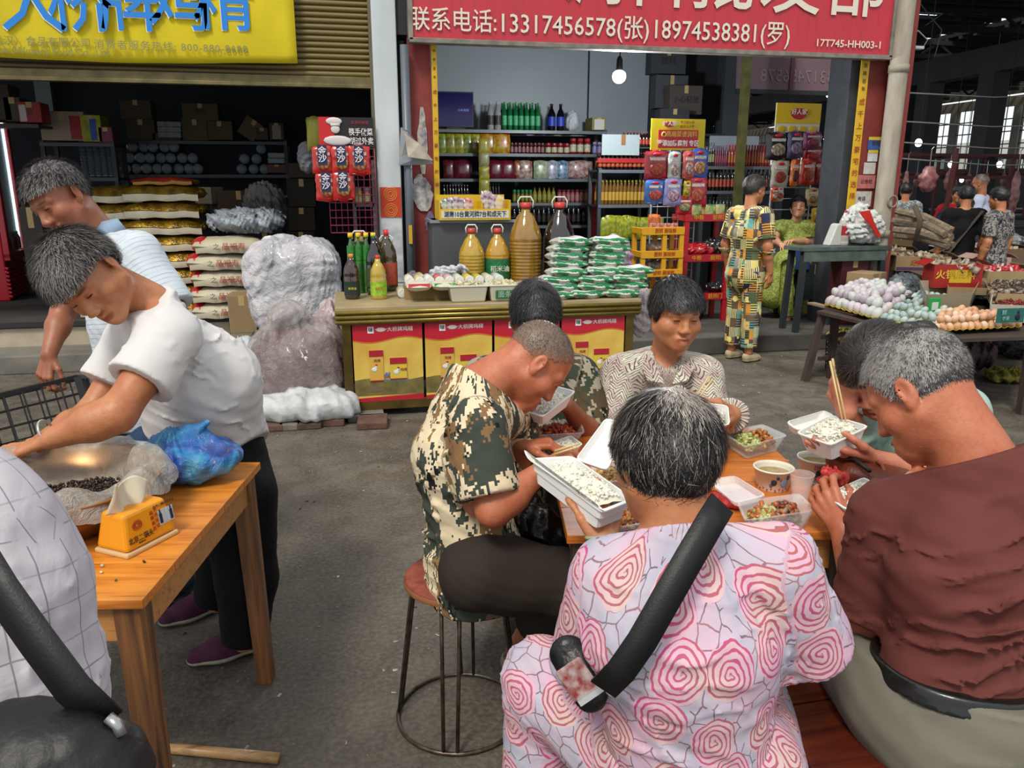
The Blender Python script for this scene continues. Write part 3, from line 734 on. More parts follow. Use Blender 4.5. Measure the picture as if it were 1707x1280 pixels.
for i in range(18):
 for z in(2.4,):
  mb=MB();mb.box((0,0,0),(.1,1.5,1.3));w_=mb.o('window',M('5d7472',.3),bd,loc=(-.52,-30+i*3.3,z))
sbox('wall_market_sheet',(26,3,0),(26.1,60,.9),M('77756e',.8))
sbox('wall_market_end',(5,46,0),(26,46.2,RZ),M('3a3c3f',.9))
# ================================================================ tables, stool, bench and what lies on them
def wood(c1,c2,c3,sc=1.0,rough=.38,axis=0):
 g=NG(rough);o=g.obj();s=(1.2,22,22)if axis==0 else((22,1.2,22)if axis==1 else(22,22,1.2))
 p=g.vmath('MULTIPLY',o,s);n=g.noise(p,1.6*sc,6,.6,.8);c=g.ramp(n,[(.32,c1),(.5,c2),(.68,c3)])
 n2=g.noise(g.vmath('MULTIPLY',o,tuple(q*2.2 for q in s)),2.2,3,.6);c=g.mix(g.mapr(n2,.56,.72,0,.55),c,'4a2208')
 n3=g.noise(o,3,4);c=g.mix(g.mapr(n3,.55,.8,0,.4),c,'6b3512');g.col(c);g.bump(n2,.15,.004)
 g.b.inputs['Coat Weight'].default_value=.25;g.b.inputs['Coat Roughness'].default_value=.25;return g.m
woodA=wood('b5651a','c97a24','d98c34');woodB=wood('a85a1c','bd6c26','c97a30')
legA=wood('3f2614','6d4422','8a5c30',axis=2,rough=.55);legB=wood('2a1c14','3c2a1e','4a3524',axis=2,rough=.6);apr=wood('9c6630','b27c40','a87038',rough=.5)
def table(label,cx,cy,rz_,W,D,top,lm,am,n=5,H=.75,group=None,lw=.058):
 t=thing('table',label,'table',(cx,cy,0),rz_,group)
 pw=D/n
 for i in range(n):
  mb=MB();mb.box((0,0,0),(W,pw-.0015,.022));mb.o('plank',top,t,loc=(0,-D/2+pw*(i+.5),H-.011+.0003*(i%2)),bevel=.0015)
 for sx in(-1,1):
  mb=MB();mb.box((sx*(W/2-.035),0,H-.022-.045),(.020,D-.14,.09));mb.o('apron',am,t,bevel=.002)
 for sy in(-1,1):
  mb=MB();mb.box((0,sy*(D/2-.035),H-.022-.045),(W-.14,.020,.09));mb.o('apron',am,t,bevel=.002)
 for sx in(-1,1):
  for sy in(-1,1):
   mb=MB();mb.bar((sx*(W/2-.045),sy*(D/2-.045),H-.022),(sx*(W/2-.030),sy*(D/2-.030),0),lw,lw*.82);mb.o('leg',lm,t,bevel=.003)
 return t
N0=AZ(237,1000,.75);B0=AZ(434,770,.75);dr=nrm(B0-N0);ang=math.atan2(dr[1],dr[0])-PI/2;lf=np.array([-math.cos(ang),-math.sin(ang),0])
D0=np.linalg.norm(B0-N0);c0=N0+dr*D0/2+lf*.44
table('orange varnished wooden table with the tissue box and blue bag on it',c0[0],c0[1],ang,.88,D0,woodA,legA,apr,5)
ang2=math.radians(-10);c2_=(.935,2.045)
table('orange wooden dining table crowded with lunch boxes and soup bowls',c2_[0],c2_[1],ang2,.74,.86,woodB,legB,apr,5)
sx_,sy_=AZ(766,972,.47)[:2];st=thing('stool','round wire-legged stool with a worn red-brown wooden seat','stool',(sx_+.0,sy_+.05,0))
sm_=NG(.6);o_=sm_.obj();sm_.col(sm_.ramp(sm_.noise(o_,14,6,.7),[(.35,'3f211a'),(.5,'7a3223'),(.65,'8d4a34')]));sm_=sm_.m
mb=MB();mb.lathe([(.150,.452),(.154,.458),(.154,.470),(.148,.476),(.05,.477),(.001,.477)],36);mb.o('seat',sm_,st,True)
mb=MB();mb.lathe([(.1545,.451),(.1558,.454),(.1558,.466),(.1545,.469)],36,capb=False,capt=False);mb.o('edge_band',M('8a5a38',.6),st,True)
wire=M('6a665c',.4,.8,var=.3,vscale=30,col2='4a3a2a')
for k in range(4):
 a=PI/4+k*PI/2+.5;ca,sa=math.cos(a),math.sin(a);t_=np.array([-sa,ca,0]);r_=np.array([ca,sa,0]);mb=MB()
 for s in(-1,1):mb.tube([r_*.06+t_*s*.026+np.array([0,0,.444]),r_*.118+t_*s*.026+np.array([0,0,.444]),r_*.132+t_*s*.026+np.array([0,0,.425]),r_*.185+t_*s*.020+np.array([0,0,.012])],.0058,7)
 mb.o('leg',wire,st,True)
mb=MB();mb.tube([(.188*math.cos(t),.188*math.sin(t),.008)for t in np.linspace(0,2*PI,49)[:-1]],.0062,7,True);mb.o('floor_ring',wire,st,True)
e0=AZ(1500,1290,.45);e1=AZ(1707,1250,.45);bd_=nrm(e1-e0);ba=math.atan2(bd_[1],bd_[0]);bc=e0+bd_*.30+np.cross([0,0,1],bd_)*.24
bn=thing('bench','dark red varnished bench under the person in brown','bench',(bc[0]+.05,bc[1],0),ba)
rw=wood('35100a','4d1a0f','5c2614',rough=.22)
for i in range(2):
 mb=MB();mb.box((.12,-.12+i*.24,.435),(1.26,.236,.03));mb.o('plank',rw,bn,bevel=.003)
for sx in(-.42,.62):
 for sy in(-.17,.17):mb=MB();mb.bar((sx,sy,.42),(sx*1.02,sy*1.05,0),.045);mb.o('leg',rw,bn,bevel=.003)
mb=MB();mb.box((.1,-.20,.385),(1.0,.018,.06));mb.o('apron',rw,bn)
mb=MB();mb.box((.1,.20,.385),(1.0,.018,.06));mb.o('apron',rw,bn)
def simple_stool(label,x,y,z=.45,s=.28,col='4a3020',rz_=.1):
 t=thing('stool',label,'stool',(x,y,0),rz_);m=M(col,.6,var=.3,vscale=12)
 mb=MB();mb.box((0,0,z-.012),(s,s,.024));mb.o('seat',m,t,bevel=.003)
 for a in(-1,1):
  for b in(-1,1):mb=MB();mb.bar((a*s*.38,b*s*.38,z-.02),(a*s*.46,b*s*.46,0),.035);mb.o('leg',m,t)
 for a in(-1,1):mb=MB();mb.bar((a*s*.42,-s*.42,z*.4),(a*s*.42,s*.42,z*.4),.02);mb.o('stretcher',m,t)
simple_stool('low wooden stool under the dark camouflage shirt at the far side of the table',.80,2.86,.45)
simple_stool('low wooden stool under the person in the leaf-print blouse',1.13,2.90,.44)
simple_stool('low wooden stool under the person in the rose print',.62,1.28,.43)
simple_stool('low wooden stool under the person with the ponytail',1.66,2.05,.43)
q=AZ(318,1008,0);simple_stool('brown wooden stool whose leg shows behind the maroon shoes',q[0]-.1,q[1]+.12,.45,.3)
a=AZ(205,1243,.018);b=AZ(465,1264,.018);mb=MB();mb.tube([a,a*.6+b*.4+[0,.004,.001],b],[.013,.015,.016],10);tag(mb.o('wooden_stick',wood('8a6a42','b08a5a','a07c4c'),None,True),'pale wooden stick lying on the ground beneath the left table','stick')
# ---- foam and plastic boxes: a tray given by its rim corners
foam=M('dcdcd8',.55,bump=.08,bscale=200);clear=None
def clear_mat(col='e8eef0',a=.28,rough=.12):
 g=NG(rough);g.col(col);g.b.inputs['Alpha'].default_value=a;g.b.inputs['Specular IOR Level'].default_value=.9;g.bump(g.noise(g.obj(),40,3),.25,.005);return g.m
clear=clear_mat();clear2=clear_mat('f2f4f4',.42,.2)
def tray(name,label,rim,depth,mat,cat='box',group=None,rimw=.008,shrink=.80,parent=None,rib=False,th=.003):
 R=[np.asarray(p,float)for p in rim];c=sum(R)/4;n=nrm(np.cross(R[1]-R[0],R[3]-R[0]));n=n if n[2]>0 else-n
 def ringp(s,z,k=4):
  out=[]
  for i in range(4):
   p0,p1,p2=R[i-1],R[i],R[(i+1)%4]
   for t in(0,.5,1):
    u=nrm(p0-p1)*.014*(1-t)**2;v=nrm(p2-p1)*.014*t**2;out.append(c+(p1+u+v-c)*s+n*z)
  return out
 prof=[(1+rimw*9,0),(1+rimw*9,th),(1.0,th),(.985,-.002),(shrink,-depth+th),(shrink,-depth),(.985+.02,-.004),(1+rimw*9,0)]
 if rib:prof=[(1+rimw*9,0),(1+rimw*9,th),(1.0,th),(.985,-.002),(shrink,-depth+th),(shrink,-depth),(.90,-depth),(.93,-depth*.45),(1.0,-depth*.42),(1.01,-.004),(1+rimw*9,0)]
 V=[];
 for s,z in prof:V+=ringp(s,z)
 m=12;F_=[(i*m+j,i*m+(j+1)%m,(i+1)*m+(j+1)%m,(i+1)*m+j)for i in range(len(prof)-1)for j in range(m)]
 F_.append(tuple(4*m+j for j in range(m)));F_.append(tuple(5*m+j for j in range(m))[::-1])
 if parent is None:
  t=thing(name,label,cat,c,0,group)
 else:t=parent
 L=root_loc(t);V=np.array(V)-np.array(L)
 ob('tray' if parent is None else name,mesh(V,F_,False),mat,t)
 return t,c,n,R
def colmesh(name,V,F_,cols,parent,rough=.5,smooth=True):
 me=mesh(V,F_,smooth);vattr(me,'hc',np.c_[cols,np.ones(len(cols))],'FLOAT_COLOR')
 k='vc%.2f'%rough
 if k not in MATS:g=NG(rough);g.col(g.acol('hc'));MATS[k]=g.m
 o=ob(name,me,MATS[k],parent);return o
def lin(h):return np.array(srgb(h)[:3])
def chunks(name,parent,c,ax,ay,n,N,cols,size,seed=0,height=.02,flat=1.0,long=1.0):
 """a heap of small pieces over the parallelogram ax, ay"""
 r=np.random.RandomState(seed);L=np.array(root_loc(parent));V=[];Q=[];K=[]
 cv=np.array([(x,y,z)for x in(-1,1)for y in(-1,1)for z in(-1,1)],float)*.5;fq=np.array([(0,1,3,2),(4,6,7,5),(0,4,5,1),(2,3,7,6),(0,2,6,4),(1,5,7,3)])
 for i in range(N):
  u,v=r.uniform(-.5,.5,2);hh=height*(1-(2*u)**2*.6)*(1-(2*v)**2*.6)*r.uniform(.3,1.05)
  A=r.normal(size=(3,3));A=np.linalg.qr(A)[0];s=size*r.uniform(.6,1.3,3)*np.array([long,1,flat])
  V.append((cv*s)@A.T*1.0+c+ax*u+ay*v+n*hh-L);Q.append(fq+8*i);col=lin(cols[r.randint(len(cols))])*r.uniform(.75,1.15);K.append(np.tile(col,(8,1)))
 o=colmesh(name,np.concatenate(V),np.concatenate(Q),np.concatenate(K),parent,.45);o['kind']='stuff';return o
def mound(name,parent,c,ax,ay,n,h,mat,seed=0,m=14):
 L=np.array(root_loc(parent));us=np.linspace(-.5,.5,m);V=[]
 for u in us:
  for v in us:V.append(c+ax*u+ay*v+n*h*max(0,(1-(2*u)**4))*max(0,(1-(2*v)**4))-L)
 V=np.array(V);V+=wob(V,.0035,60,seed);i=np.array([a*m+b for a in range(m-1)for b in range(m-1)]);return ob(name,mesh(V,np.stack([i,i+m,i+m+1,i+1],1)),mat,parent)
ricem=M('d6d3c2',.7,bump=.15,bscale=140)
def rice(parent,c,ax,ay,n,h=.02,N=420,seed=0,extra=None):
 mound('rice',parent,c,ax*.96,ay*.96,n,h,ricem,seed)['kind']='stuff'
 chunks('rice_grains',parent,c+n*.004,ax*.9,ay*.9,n,N,['e4e2d2','dcd8c4','efeee2'],.0055,seed,h*1.05,.6,1.6)
def boxed_rice(label,rim,depth=.045,lidq=None,fill=.7,seed=0,rib=False,off=(0,0),group=None):
 t,c,n,R=tray('foam_box',label,rim,depth,foam,'food box',group,rib=rib)
 ax=(R[1]-R[0]+R[2]-R[3])/2*.82;ay=(R[3]-R[0]+R[2]-R[1])/2*.82
 rice(t,c-n*depth*(1-fill)+ax*off[0]+ay*off[1],ax,ay,n,depth*.5,420,seed)
 if lidq is not None:tray('lid','',lidq,.022,foam,parent=t,shrink=.86)
 return t
def foodbox(label,rim,depth,cols,mat=None,seed=0,N=260,size=.012,lidq=None,long=1.6,broth=None,split=None,cat='food box'):
 t,c,n,R=tray('plastic_box',label,rim,depth,mat or clear,cat,shrink=.78)
 ax=(R[1]-R[0]+R[2]-R[3])/2*.74;ay=(R[3]-R[0]+R[2]-R[1])/2*.74
 if broth:mound('sauce',t,c-n*depth*.62,ax,ay,n,.006,M(broth,.15),seed)['kind']='stuff'
 if split:
  chunks('food',t,c-n*depth*.6-ax*.2,ax*.5,ay,n,N//2,split,size,seed,depth*.7,.6,long);chunks('food_pieces',t,c-n*depth*.6+ax*.2,ax*.55,ay,n,N//2,cols,size,seed+1,depth*.75,.6,long)
 else:chunks('food',t,c-n*depth*.6,ax,ay,n,N,cols,size,seed,depth*.75,.6,long)
 if lidq is not None:tray('lid','',lidq,.018,clear2,parent=t,shrink=.88)
 return t
def zq(pts,z=.75):return[AZ(x,y,z)for x,y in pts]
red_food=['a8341a','c04a22','7c2410','b86a30','8a3a18'];brown_food=['7a4a20','9a6428','5a3416','b08a48','a8441c'];green_food=['7d8a3a','9aa055','b8ba7a','6a6a28']
foodbox('clear box of red stir-fry at the far left corner of the dining table',zq([(880,703),(965,702),(972,722),(893,726)],.80),.045,red_food,seed=1)
boxed_rice('small open foam box in front of the camouflage pair',[AZ(900,745,.80),AZ(950,728,.80),AZ(970,742,.80),AZ(915,762,.79)],.035,seed=2)
t,c,n,R=tray('foam_box','open empty foam lid standing up behind the rice in the bent fist',[T(962,765,1.98),T(1010,700,2.12),T(1045,712,2.08),T(1012,782,1.93)],.02,foam,'food box',shrink=.86)
foodbox('clear box of noodles beside the black-haired head in the rose print',zq([(985,775),(1030,770),(1045,800),(1000,806)],.79),.04,['b48a4a','9a6a30','c8b070'],seed=3)
boxed_rice('foam rice box tilted on the hand with the green bangle',[T(887,768,1.90),T(1001,852,1.66),T(1052,832,1.72),T(955,764,1.93)],.05,[T(877,752,1.92),T(998,842,1.67),T(1003,850,1.655),T(884,768,1.89)],.8,4,True)
foodbox('clear box of brown shredded vegetables near the left edge of the dining table',zq([(1015,838),(1075,832),(1095,868),(1030,880)],.79),.04,brown_food+['a83018'],seed=5,long=2.4)
boxed_rice('foam rice box raised to the mouth over the camouflage collar',[T(847,676,2.36),T(905,694,2.28),T(957,654,2.42),T(905,640,2.50)],.04,None,.75,6)
boxed_rice('foam box held up by the person in the leaf-print blouse',[T(1165,672,2.36),T(1212,678,2.36),T(1215,708,2.28),T(1172,715,2.26)],.045,None,.5,7)
foodbox('clear box of braised vegetables on the far side of the dining table',zq([(1206,722),(1270,709),(1310,727),(1243,745)],.80),.048,['a8602c','b88a48','8a4a20'],seed=8,broth='8a7a2c',split=green_food)
boxed_rice('foam rice box with its lid open under the chopsticks of the person with the ponytail',[T(1330,722,2.10),T(1385,742,2.0),T(1445,712,2.06),T(1385,694,2.17)],.052,[T(1312,704,2.14),T(1372,686,2.24),T(1388,694,2.18),T(1332,718,2.11)],.85,9)
def papercup(label,c,r,h,txt_,seed):
 t=thing('soup_bowl',label,'bowl',c);m=M('d8d4c4',.5)
 mb=MB();mb.lathe([(r*.78,0),(r*.80,.002),(r*.98,h-.004),(r*1.04,h-.004),(r*1.05,h),(r*.97,h+.001),(r*.95,h-.008),(r*.76,.004),(.001,.004)],32,capt=False);mb.o('cup',m,t,True)
 mb=MB();mb.lathe([(r*.90,h*.72),(r*.5,h*.725),(.001,h*.725)],24,capb=False);mb.o('soup',M('7d6a3c',.12,var=.3,vscale=40,col2='a08a58'),t,True)
 rr_=np.random.RandomState(seed);mb=MB()
 for k in range(26):
  a=2*PI*k/26;rad=r*.835;mb.box((rad*math.cos(a),rad*math.sin(a),.007+.004*(k%2)),(.004,.004,.004),rotz(a))
 mb.o('check_band',M('a8442c',.6),t)
 for(da,zz,s,cl)in((-.25,.032,.010,'22262c'),(-.05,.045,.006,'2c3440'),(.35,.030,.014,'6d7f98'),(.12,.04,.004,'8d3a34'),(-.4,.022,.006,'4a5060'),(.55,.046,.008,'3a3f58')):
  a=-PI/2-.22+da;rad=r*(.80+.18*zz/h)+.0006;mb=MB();mb.sph((rad*math.cos(a),rad*math.sin(a),zz),(.0015,s*.8,s),8,6,rotz(a));mb.o('printed_figure',M(cl,.6),t,True)
 if txt_:
  for i,ch in enumerate(txt_):
   a=-PI/2-.62+i*.19;rad=r*.955+.001;text(ch,.016,M('9a2f28',.6),t,(rad*math.cos(a),rad*math.sin(a),h*.72),(PI/2,0,a+PI/2),ex=.0006)
 return t
papercup('white paper bowl of broth printed with small figures, beside the clear cup',AZ(1287,812,.75),.054,.062,'',1)
papercup('white paper bowl of broth with red capital letters, nearer the ponytail',AZ(1360,796,.75),.055,.064,'DESPHC',2)
cc=AZ(1333,836,.75);t=thing('plastic_cup','ribbed clear plastic cup beside the printed paper bowls','cup',cc);pr_=[(.020,0)]
for i in range(14):pr_.append((.020+.011*i/13+(.0008 if i%2 else 0),.003+.074*i/13))
pr_+=[(.0325,.079),(.0325,.081),(.030,.080)];mb=MB();mb.lathe(pr_,24,capt=False);mb.o('cup',clear_mat('ecdcd8',.35,.1),t,True)
foodbox('clear box of diced meat and cucumber near the right corner of the dining table',zq([(1232,838),(1330,825),(1357,852),(1245,868)],.80),.055,['8a3a1c','a85a2c','6a4430','9a7a68'],seed=10,split=['c0bc84','a8a860','b06030'],N=320,lidq=[AZ(1182,802,.79),AZ(1225,795,.81),AZ(1275,826,.81),AZ(1225,838,.79)],broth='7a3018')
# ---- thin plastic bags
def film(col,a=.55,rough=.2,bump=.6,sc=18):
 g=NG(rough);g.col(col);g.b.inputs['Alpha'].default_value=a;g.b.inputs['Specular IOR Level'].default_value=.9
 g.bump(g.noise(g.obj(),sc,5,.7,1.2),bump,.02);return g.m
def blob(name,label,c,r,mat,cat='bag',seed=0,lump=.02,ridges=12,neck=None,flatb=True,h=.007,parent=None,rough_f=22,group=None,tie=None,partname='film',boxy=0):
 """a crumpled, knotted bag: an ellipsoid with folds running to its neck"""
 c=np.asarray(c,float);r=np.asarray(r,float)
 t=thing(name,label,cat,(c[0],c[1],c[2]-(r[2]if flatb else 0)),0,group)if parent is None else parent
 F=Field();F.add([Ell(c,r)]if not boxy else[Ell(c,r)]+[Ell(c+np.array([a,b,e])*r*boxy*.62,r*(1-boxy*.55))for a in(-1,1)for b in(-1,1)for e in(-1,1)],.08 if boxy else.03)
 if neck is not None:
  n0,n1,ra,rb=neck;F.add([Cone(c*.35+np.asarray(n0)*.65,n0,r.min()*.55,ra),Cone(n0,n1,ra,rb)],.03,.06)
 rs=np.random.RandomState(seed);ph=rs.uniform(0,6.28,4)
 top=c+np.array([0,0,r[2]*.9])if neck is None else np.asarray(neck[0],float)
 def md(p,D):
  e=p-top;an=np.arctan2(e[:,1],e[:,0]);d=np.sqrt((e*e).sum(1));w_=np.exp(-d/(r.max()*.9))
  D=D+lump*.45*w_*np.sin(an*ridges+ph[0]+2*np.sin(an*3+ph[1])).astype(np.float32)+lump*.6*sinnoise(p,rough_f,seed).astype(np.float32)
  D=D+lump*.25*np.abs(sinnoise(p,rough_f*2.2,seed+1)).astype(np.float32)
  if flatb:D=np.maximum(D,-(p[:,2]-(c[2]-r[2]*.97)))
  return D.astype(np.float32)
 F.mod(md);lo,hi=F.bounds(.05);V,Q=polygonise(F,h,lo,hi);L=np.array(root_loc(t))
 o=ob(partname,mesh(V-L,Q),mat,t);return t
bb=AZ(322,800,.75);gB=NG(.16);o_=gB.obj();n_=gB.noise(o_,13,3,.5,.5);gB.col(gB.ramp(n_,[(.30,'06245c'),(.43,'0a48a0'),(.56,'2280bc'),(.70,'58a4be')]));gB.bump(gB.noise(o_,24,5,.7,1.5),.7,.02);gB.b.inputs['Specular IOR Level'].default_value=.9
blob('blue_bag','knotted blue plastic bag filled with lumps on the left table',bb+[0,0,.068],(.150,.10,.066),gB.m,seed=3,lump=.015,ridges=15,rough_f=15,neck=(T(288,738,2.24),T(345,706,2.20),.020,.012),h=.005)
p0=AZ(143,913,.75);p1=AZ(213,934,.75);p2=AZ(299,889,.75);ex=nrm(p2-p1);L1=np.linalg.norm(p2-p1);ra_=math.atan2(ex[1],ex[0]);ey=np.cross([0,0,1],ex);L2=.105
tc=p1+ex*L1/2+ey*L2/2;tb=thing('tissue_box','yellow trapezoid tissue box with red lettering on the left table','tissue box',tc,ra_)
ym=M('d98e0c',.35,coat=.3);mb=MB();mb.box((0,0,.006),(L1,L2,.012));mb.o('base_plate',M('c9a878',.5),tb,bevel=.004)
V=[];hh_=.088
for z,s1,s2 in((.012,.5,.5),(.012+hh_,.41,.36)):V+=[(L1*s1*a*.97,L2*s2*b*.95,z)for a,b in((-1,-1),(1,-1),(1,1),(-1,1))]
mb=MB();mb.add(V,[(3,2,1,0),(4,5,6,7),(0,1,5,4),(1,2,6,5),(2,3,7,6),(3,0,4,7)]);mb.o('cover',ym,tb,bevel=.010,seg=3)
sl_=math.atan2(L2*.5*.95-L2*.36*.95,hh_);rt_=(PI/2-sl_,0,0);fy=lambda z:-(L2*.475-(L2*.133)*(z-.012)/hh_)-.0012
text('北京二锅头',.017,M('231a14'),tb,(-.028,fy(.035),.035),rt_,ex=.0004,sx=.85);text('BEIJING',.006,M('231a14'),tb,(-.028,fy(.025),.025),rt_,ex=.0003)
mb=MB()
for r_ in(.005,.009,.013):mb.tube([(-.032+r_*math.cos(t),fy(.066)+.0,.066+r_*.95*math.sin(t))for t in np.linspace(0,2*PI,17)[:-1]],.0011,5,True)
mb.o('round_emblem',M('a8301c',.5),tb,True)
for i,s in enumerate(('品质典范','岁月见证')):
 for j,ch in enumerate(s):text(ch,.011,M('a02818'),tb,(.012-i*-.012,fy(.078-j*.013),.078-j*.013+i*.004),rt_,ex=.0004)
text('古今二锅头传承者',.008,M('5a2a1c'),tb,(.052,fy(.090),.088),rt_,ex=.0003)
mb=MB();mb.box((.052,fy(.058)+.001,.058),(.046,.0015,.036),rotx(-sl_));mb.o('picture',M('b8b8b4',.5),tb)
for i,cl in enumerate(('1c2440','a8b4c0','b0b8bc','222a44')):
 mb=MB();x=.036+i*.0105;mb.box((x,fy(.056),.056),(.0072,.002,.024),rotx(-sl_));mb.box((x,fy(.072),.072),(.003,.002,.010),rotx(-sl_));mb.o('printed_bottle',M(cl,.4),tb)
V=[];m_=16
for i in range(m_):
 for j in range(m_):
  u=i/(m_-1)-.5;v=j/(m_-1);V.append((-.030+u*.085*(1+.35*v)+v*.022,.010*math.sin(u*9+v*3)*(1-.2*v)-.006+.018*v*math.sin(u*5+1),.098+v*.062+.010*math.sin(u*8)*v-.02*v*u))
i_=np.array([a*m_+b for a in range(m_-1)for b in range(m_-1)]);o=ob('tissue',mesh(np.array(V),np.stack([i_,i_+m_,i_+m_+1,i_+1],1)),M('cfc6ae',.8),tb);s_=o.modifiers.new('s','SOLIDIFY');s_.thickness=.0012
bc_=AZ(92,866,.75);bs=thing('basin','wide steel basin on the left table lined with a crumpled clear bag','basin',bc_)
mb=MB();mb.lathe([(.17,0),(.19,.004),(.232,.050),(.250,.105),(.272,.112),(.272,.117),(.247,.112),(.227,.050),(.18,.008),(.001,.008)],48,capt=False);mb.o('bowl',M('a07850',.30,.85),bs,True)
m_r,m_a=26,96;V=[];rs=np.random.RandomState(5)
for i in range(m_r):
 u=i/(m_r-1)
 for j in range(m_a):
  a=2*PI*j/m_a;r_=.02+.27*u+.012*math.sin(a*5+2)*u+.008*math.sin(a*13)*u
  if u<.62:z=.018+.01*math.sin(a*3+u*8)+(u/.62)**3*.07
  else:z=.112+.030*math.sin((u-.62)/.38*PI)*(1+.5*math.sin(a*4+1))+.012*math.sin(a*9+u*6)-.05*max(0,u-.9)*10*.6
  V.append((r_*math.cos(a),r_*math.sin(a),z))
V=np.array(V);V+=wob(V,.006,26,2)+wob(V,.004,70,4);ii=np.array([i*m_a+j for i in range(m_r-1)for j in range(m_a)]);jj=np.array([i*m_a+(j+1)%m_a for i in range(m_r-1)for j in range(m_a)])
V[:,2]=np.maximum(V[:,2],.012);ob('liner_bag',mesh(V,np.stack([ii,jj,jj+m_a,ii+m_a],1)),film('d8d4c8',.40,.18,1.0,22),bs)
n_=np.array([0,0,1.]);L=np.array(bs.location);
mound('residue',bs,L+[.0,-.03,.040],np.array([.26,.10,0]),np.array([-.08,.17,0]),n_,.035,M('5a4028',.5,var=.5,vscale=30,col2='8d7a5c',bump=.8,bscale=70),3)['kind']='stuff'
chunks('peppercorns',bs,L+[-.0,-.04,.055],np.array([.32,.12,0]),np.array([-.06,.22,0]),n_,900,['1c100c','2a1812','3a2018','120a08'],.006,8,.035,1,1)
tray('plastic_tray','shallow clear plastic tray behind the basin and the blue bag',[AZ(195,775,.78),AZ(262,780,.78),AZ(285,742,.79),AZ(205,735,.79)],.03,clear_mat('c4d0dc',.5,.15),'tray')
t=thing('table_crumbs','few food crumbs scattered on the left table top','crumbs',(N0[0]-.2,N0[1]+.1,.75));L=np.array(t.location)
chunks('crumbs',t,L+[-.0,.08,.003],np.array([.35,.0,0]),np.array([0,.30,0]),n_,14,['c9c0a0','3a2a18','5a6a3a'],.005,3,.001);t['kind']='stuff'
rb=film('c8201a',.8,.22,.9,26);q=AZ(1408,826,.75)
F=None
blob('red_bag','red plastic bag bunched around a foam box in front of the brown sleeve',q+[.0,.01,.038],(.078,.060,.040),rb,seed=8,lump=.018,ridges=9,neck=(T(1400,795,1.98),T(1382,786,2.00),.02,.012),h=.005)
boxed_rice('foam rice box sitting in the red bag by the brown sleeve',[T(1378,826,1.90),T(1412,850,1.82),T(1475,822,1.88),T(1440,798,1.97)],.04,None,.8,11)
blob('red_bag','flat red plastic bag under the clear box lid on the dining table',AZ(1215,836,.75)+[0,0,.014],(.085,.060,.014),rb,seed=9,lump=.012,ridges=7,h=.005)
lb=thing('leather_bag','brown leather shoulder bag lying open on the edge of the dining table','bag',T(1455,800,2.05));L=np.array(lb.location)
F=Field();F.add([Cone(T(1395,768,2.12),T(1500,800,2.02),.030,.040,_up,.8),Cone(T(1420,790,2.05),T(1500,815,1.98),.028,.030)],.03);V,Q=polygonise(F,.006);ob('pouch',mesh(V-L,Q),M('6b3322',.4,var=.2,vscale=20,bump=.2,bscale=150),lb)
mb=MB();mb.tube([T(1392,762,2.08)-L,T(1425,765,2.04)-L,T(1450,785,1.98)-L],.006,6);mb.o('zip_edge',M('1a1414',.5),lb,True)
mb=MB();mb.tube([T(1400,758,2.1)-L,T(1440,750,2.08)-L,T(1470,775,2.02)-L,T(1480,805,1.98)-L],.005,6);mb.o('strap',M('7d4028',.5),lb,True)
def sticks(label,a,b,a2,b2):
 t=thing('chopsticks',label,'chopsticks',a);L=np.array(t.location)
 for p,q in((a,b),(a2,b2)):mb=MB();mb.tube([np.asarray(p)-L,np.asarray(q)-L],[.0022,.0038],6);mb.o('stick',M('c9b27c',.5),t,True)
sticks('wooden chopsticks dipping into the rice under the ponytail',T(1410,700,2.08),T(1388,598,2.14),T(1404,700,2.07),T(1384,602,2.13))
sticks('wooden chopsticks held by the person in the leaf-print blouse',T(1158,664,2.48),T(1182,628,2.52),T(1164,664,2.47),T(1188,632,2.51))
sticks('wooden chopsticks in the fist of the person in the pixel camouflage shirt',T(968,738,2.0),T(925,752,2.02),T(966,744,2.0),T(925,757,2.02))
blob('black_bag','black plastic bag hanging on the lap of the stool sitter',T(893,900,2.25),(.10,.085,.11),M('08080a',.35,bump=.8,bscale=14),seed=12,lump=.02,ridges=8,neck=(T(860,862,2.2),T(852,850,2.2),.02,.01),flatb=False)
sb=thing('shoulder_bag','black cross-body bag with a wide webbing strap over the rose print','bag',T(965,1120,1.33));L=np.array(sb.location)
P=[T(1205,838,1.285),T(1185,870,1.262),T(1150,930,1.238),T(1110,1000,1.225),T(1070,1070,1.225),T(1035,1120,1.235),T(1005,1150,1.26)];V=[]
for i,p in enumerate(P):
 d_=nrm(P[min(i+1,len(P)-1)]-P[max(i-1,0)]);s_=nrm(np.cross(d_,-_fw))*.024;V+=[p-s_-L,p+s_-L]
o=ob('strap',mesh(V,[(2*i,2*i+1,2*i+3,2*i+2)for i in range(len(P)-1)]),M('0c0d0f',.5,bump=.12,bscale=300),sb);k_=o.modifiers.new('s','SOLIDIFY');k_.thickness=.004
F=Field();F.add([Cone(T(948,1090,1.40),T(985,1160,1.36),.035,.03,_fw,.5)],.02);V,Q=polygonise(F,.006);ob('pouch',mesh(V-L,Q),M('0a0a0c',.4,bump=.3,bscale=60),sb)
mb=MB();R3=np.stack([nrm(CV(.55,-.8,0)),nrm(CV(.8,.55,0)),-_fw],1);mb.box(T(962,1132,1.31)-L,(.060,.050,.010),R3);mb.o('clear_pocket',M('a89a98',.2,var=.4,vscale=50,col2='7a2a24'),sb,bevel=.004)
mb=MB();mb.box(T(985,1158,1.30)-L,(.010,.048,.012),R3);mb.o('clip',M('c0c0c0',.3,.5),sb)
cb=thing('shoulder_bag','black nylon shoulder bag hanging at the lower left corner','bag',T(90,1270,.80));L=np.array(cb.location)
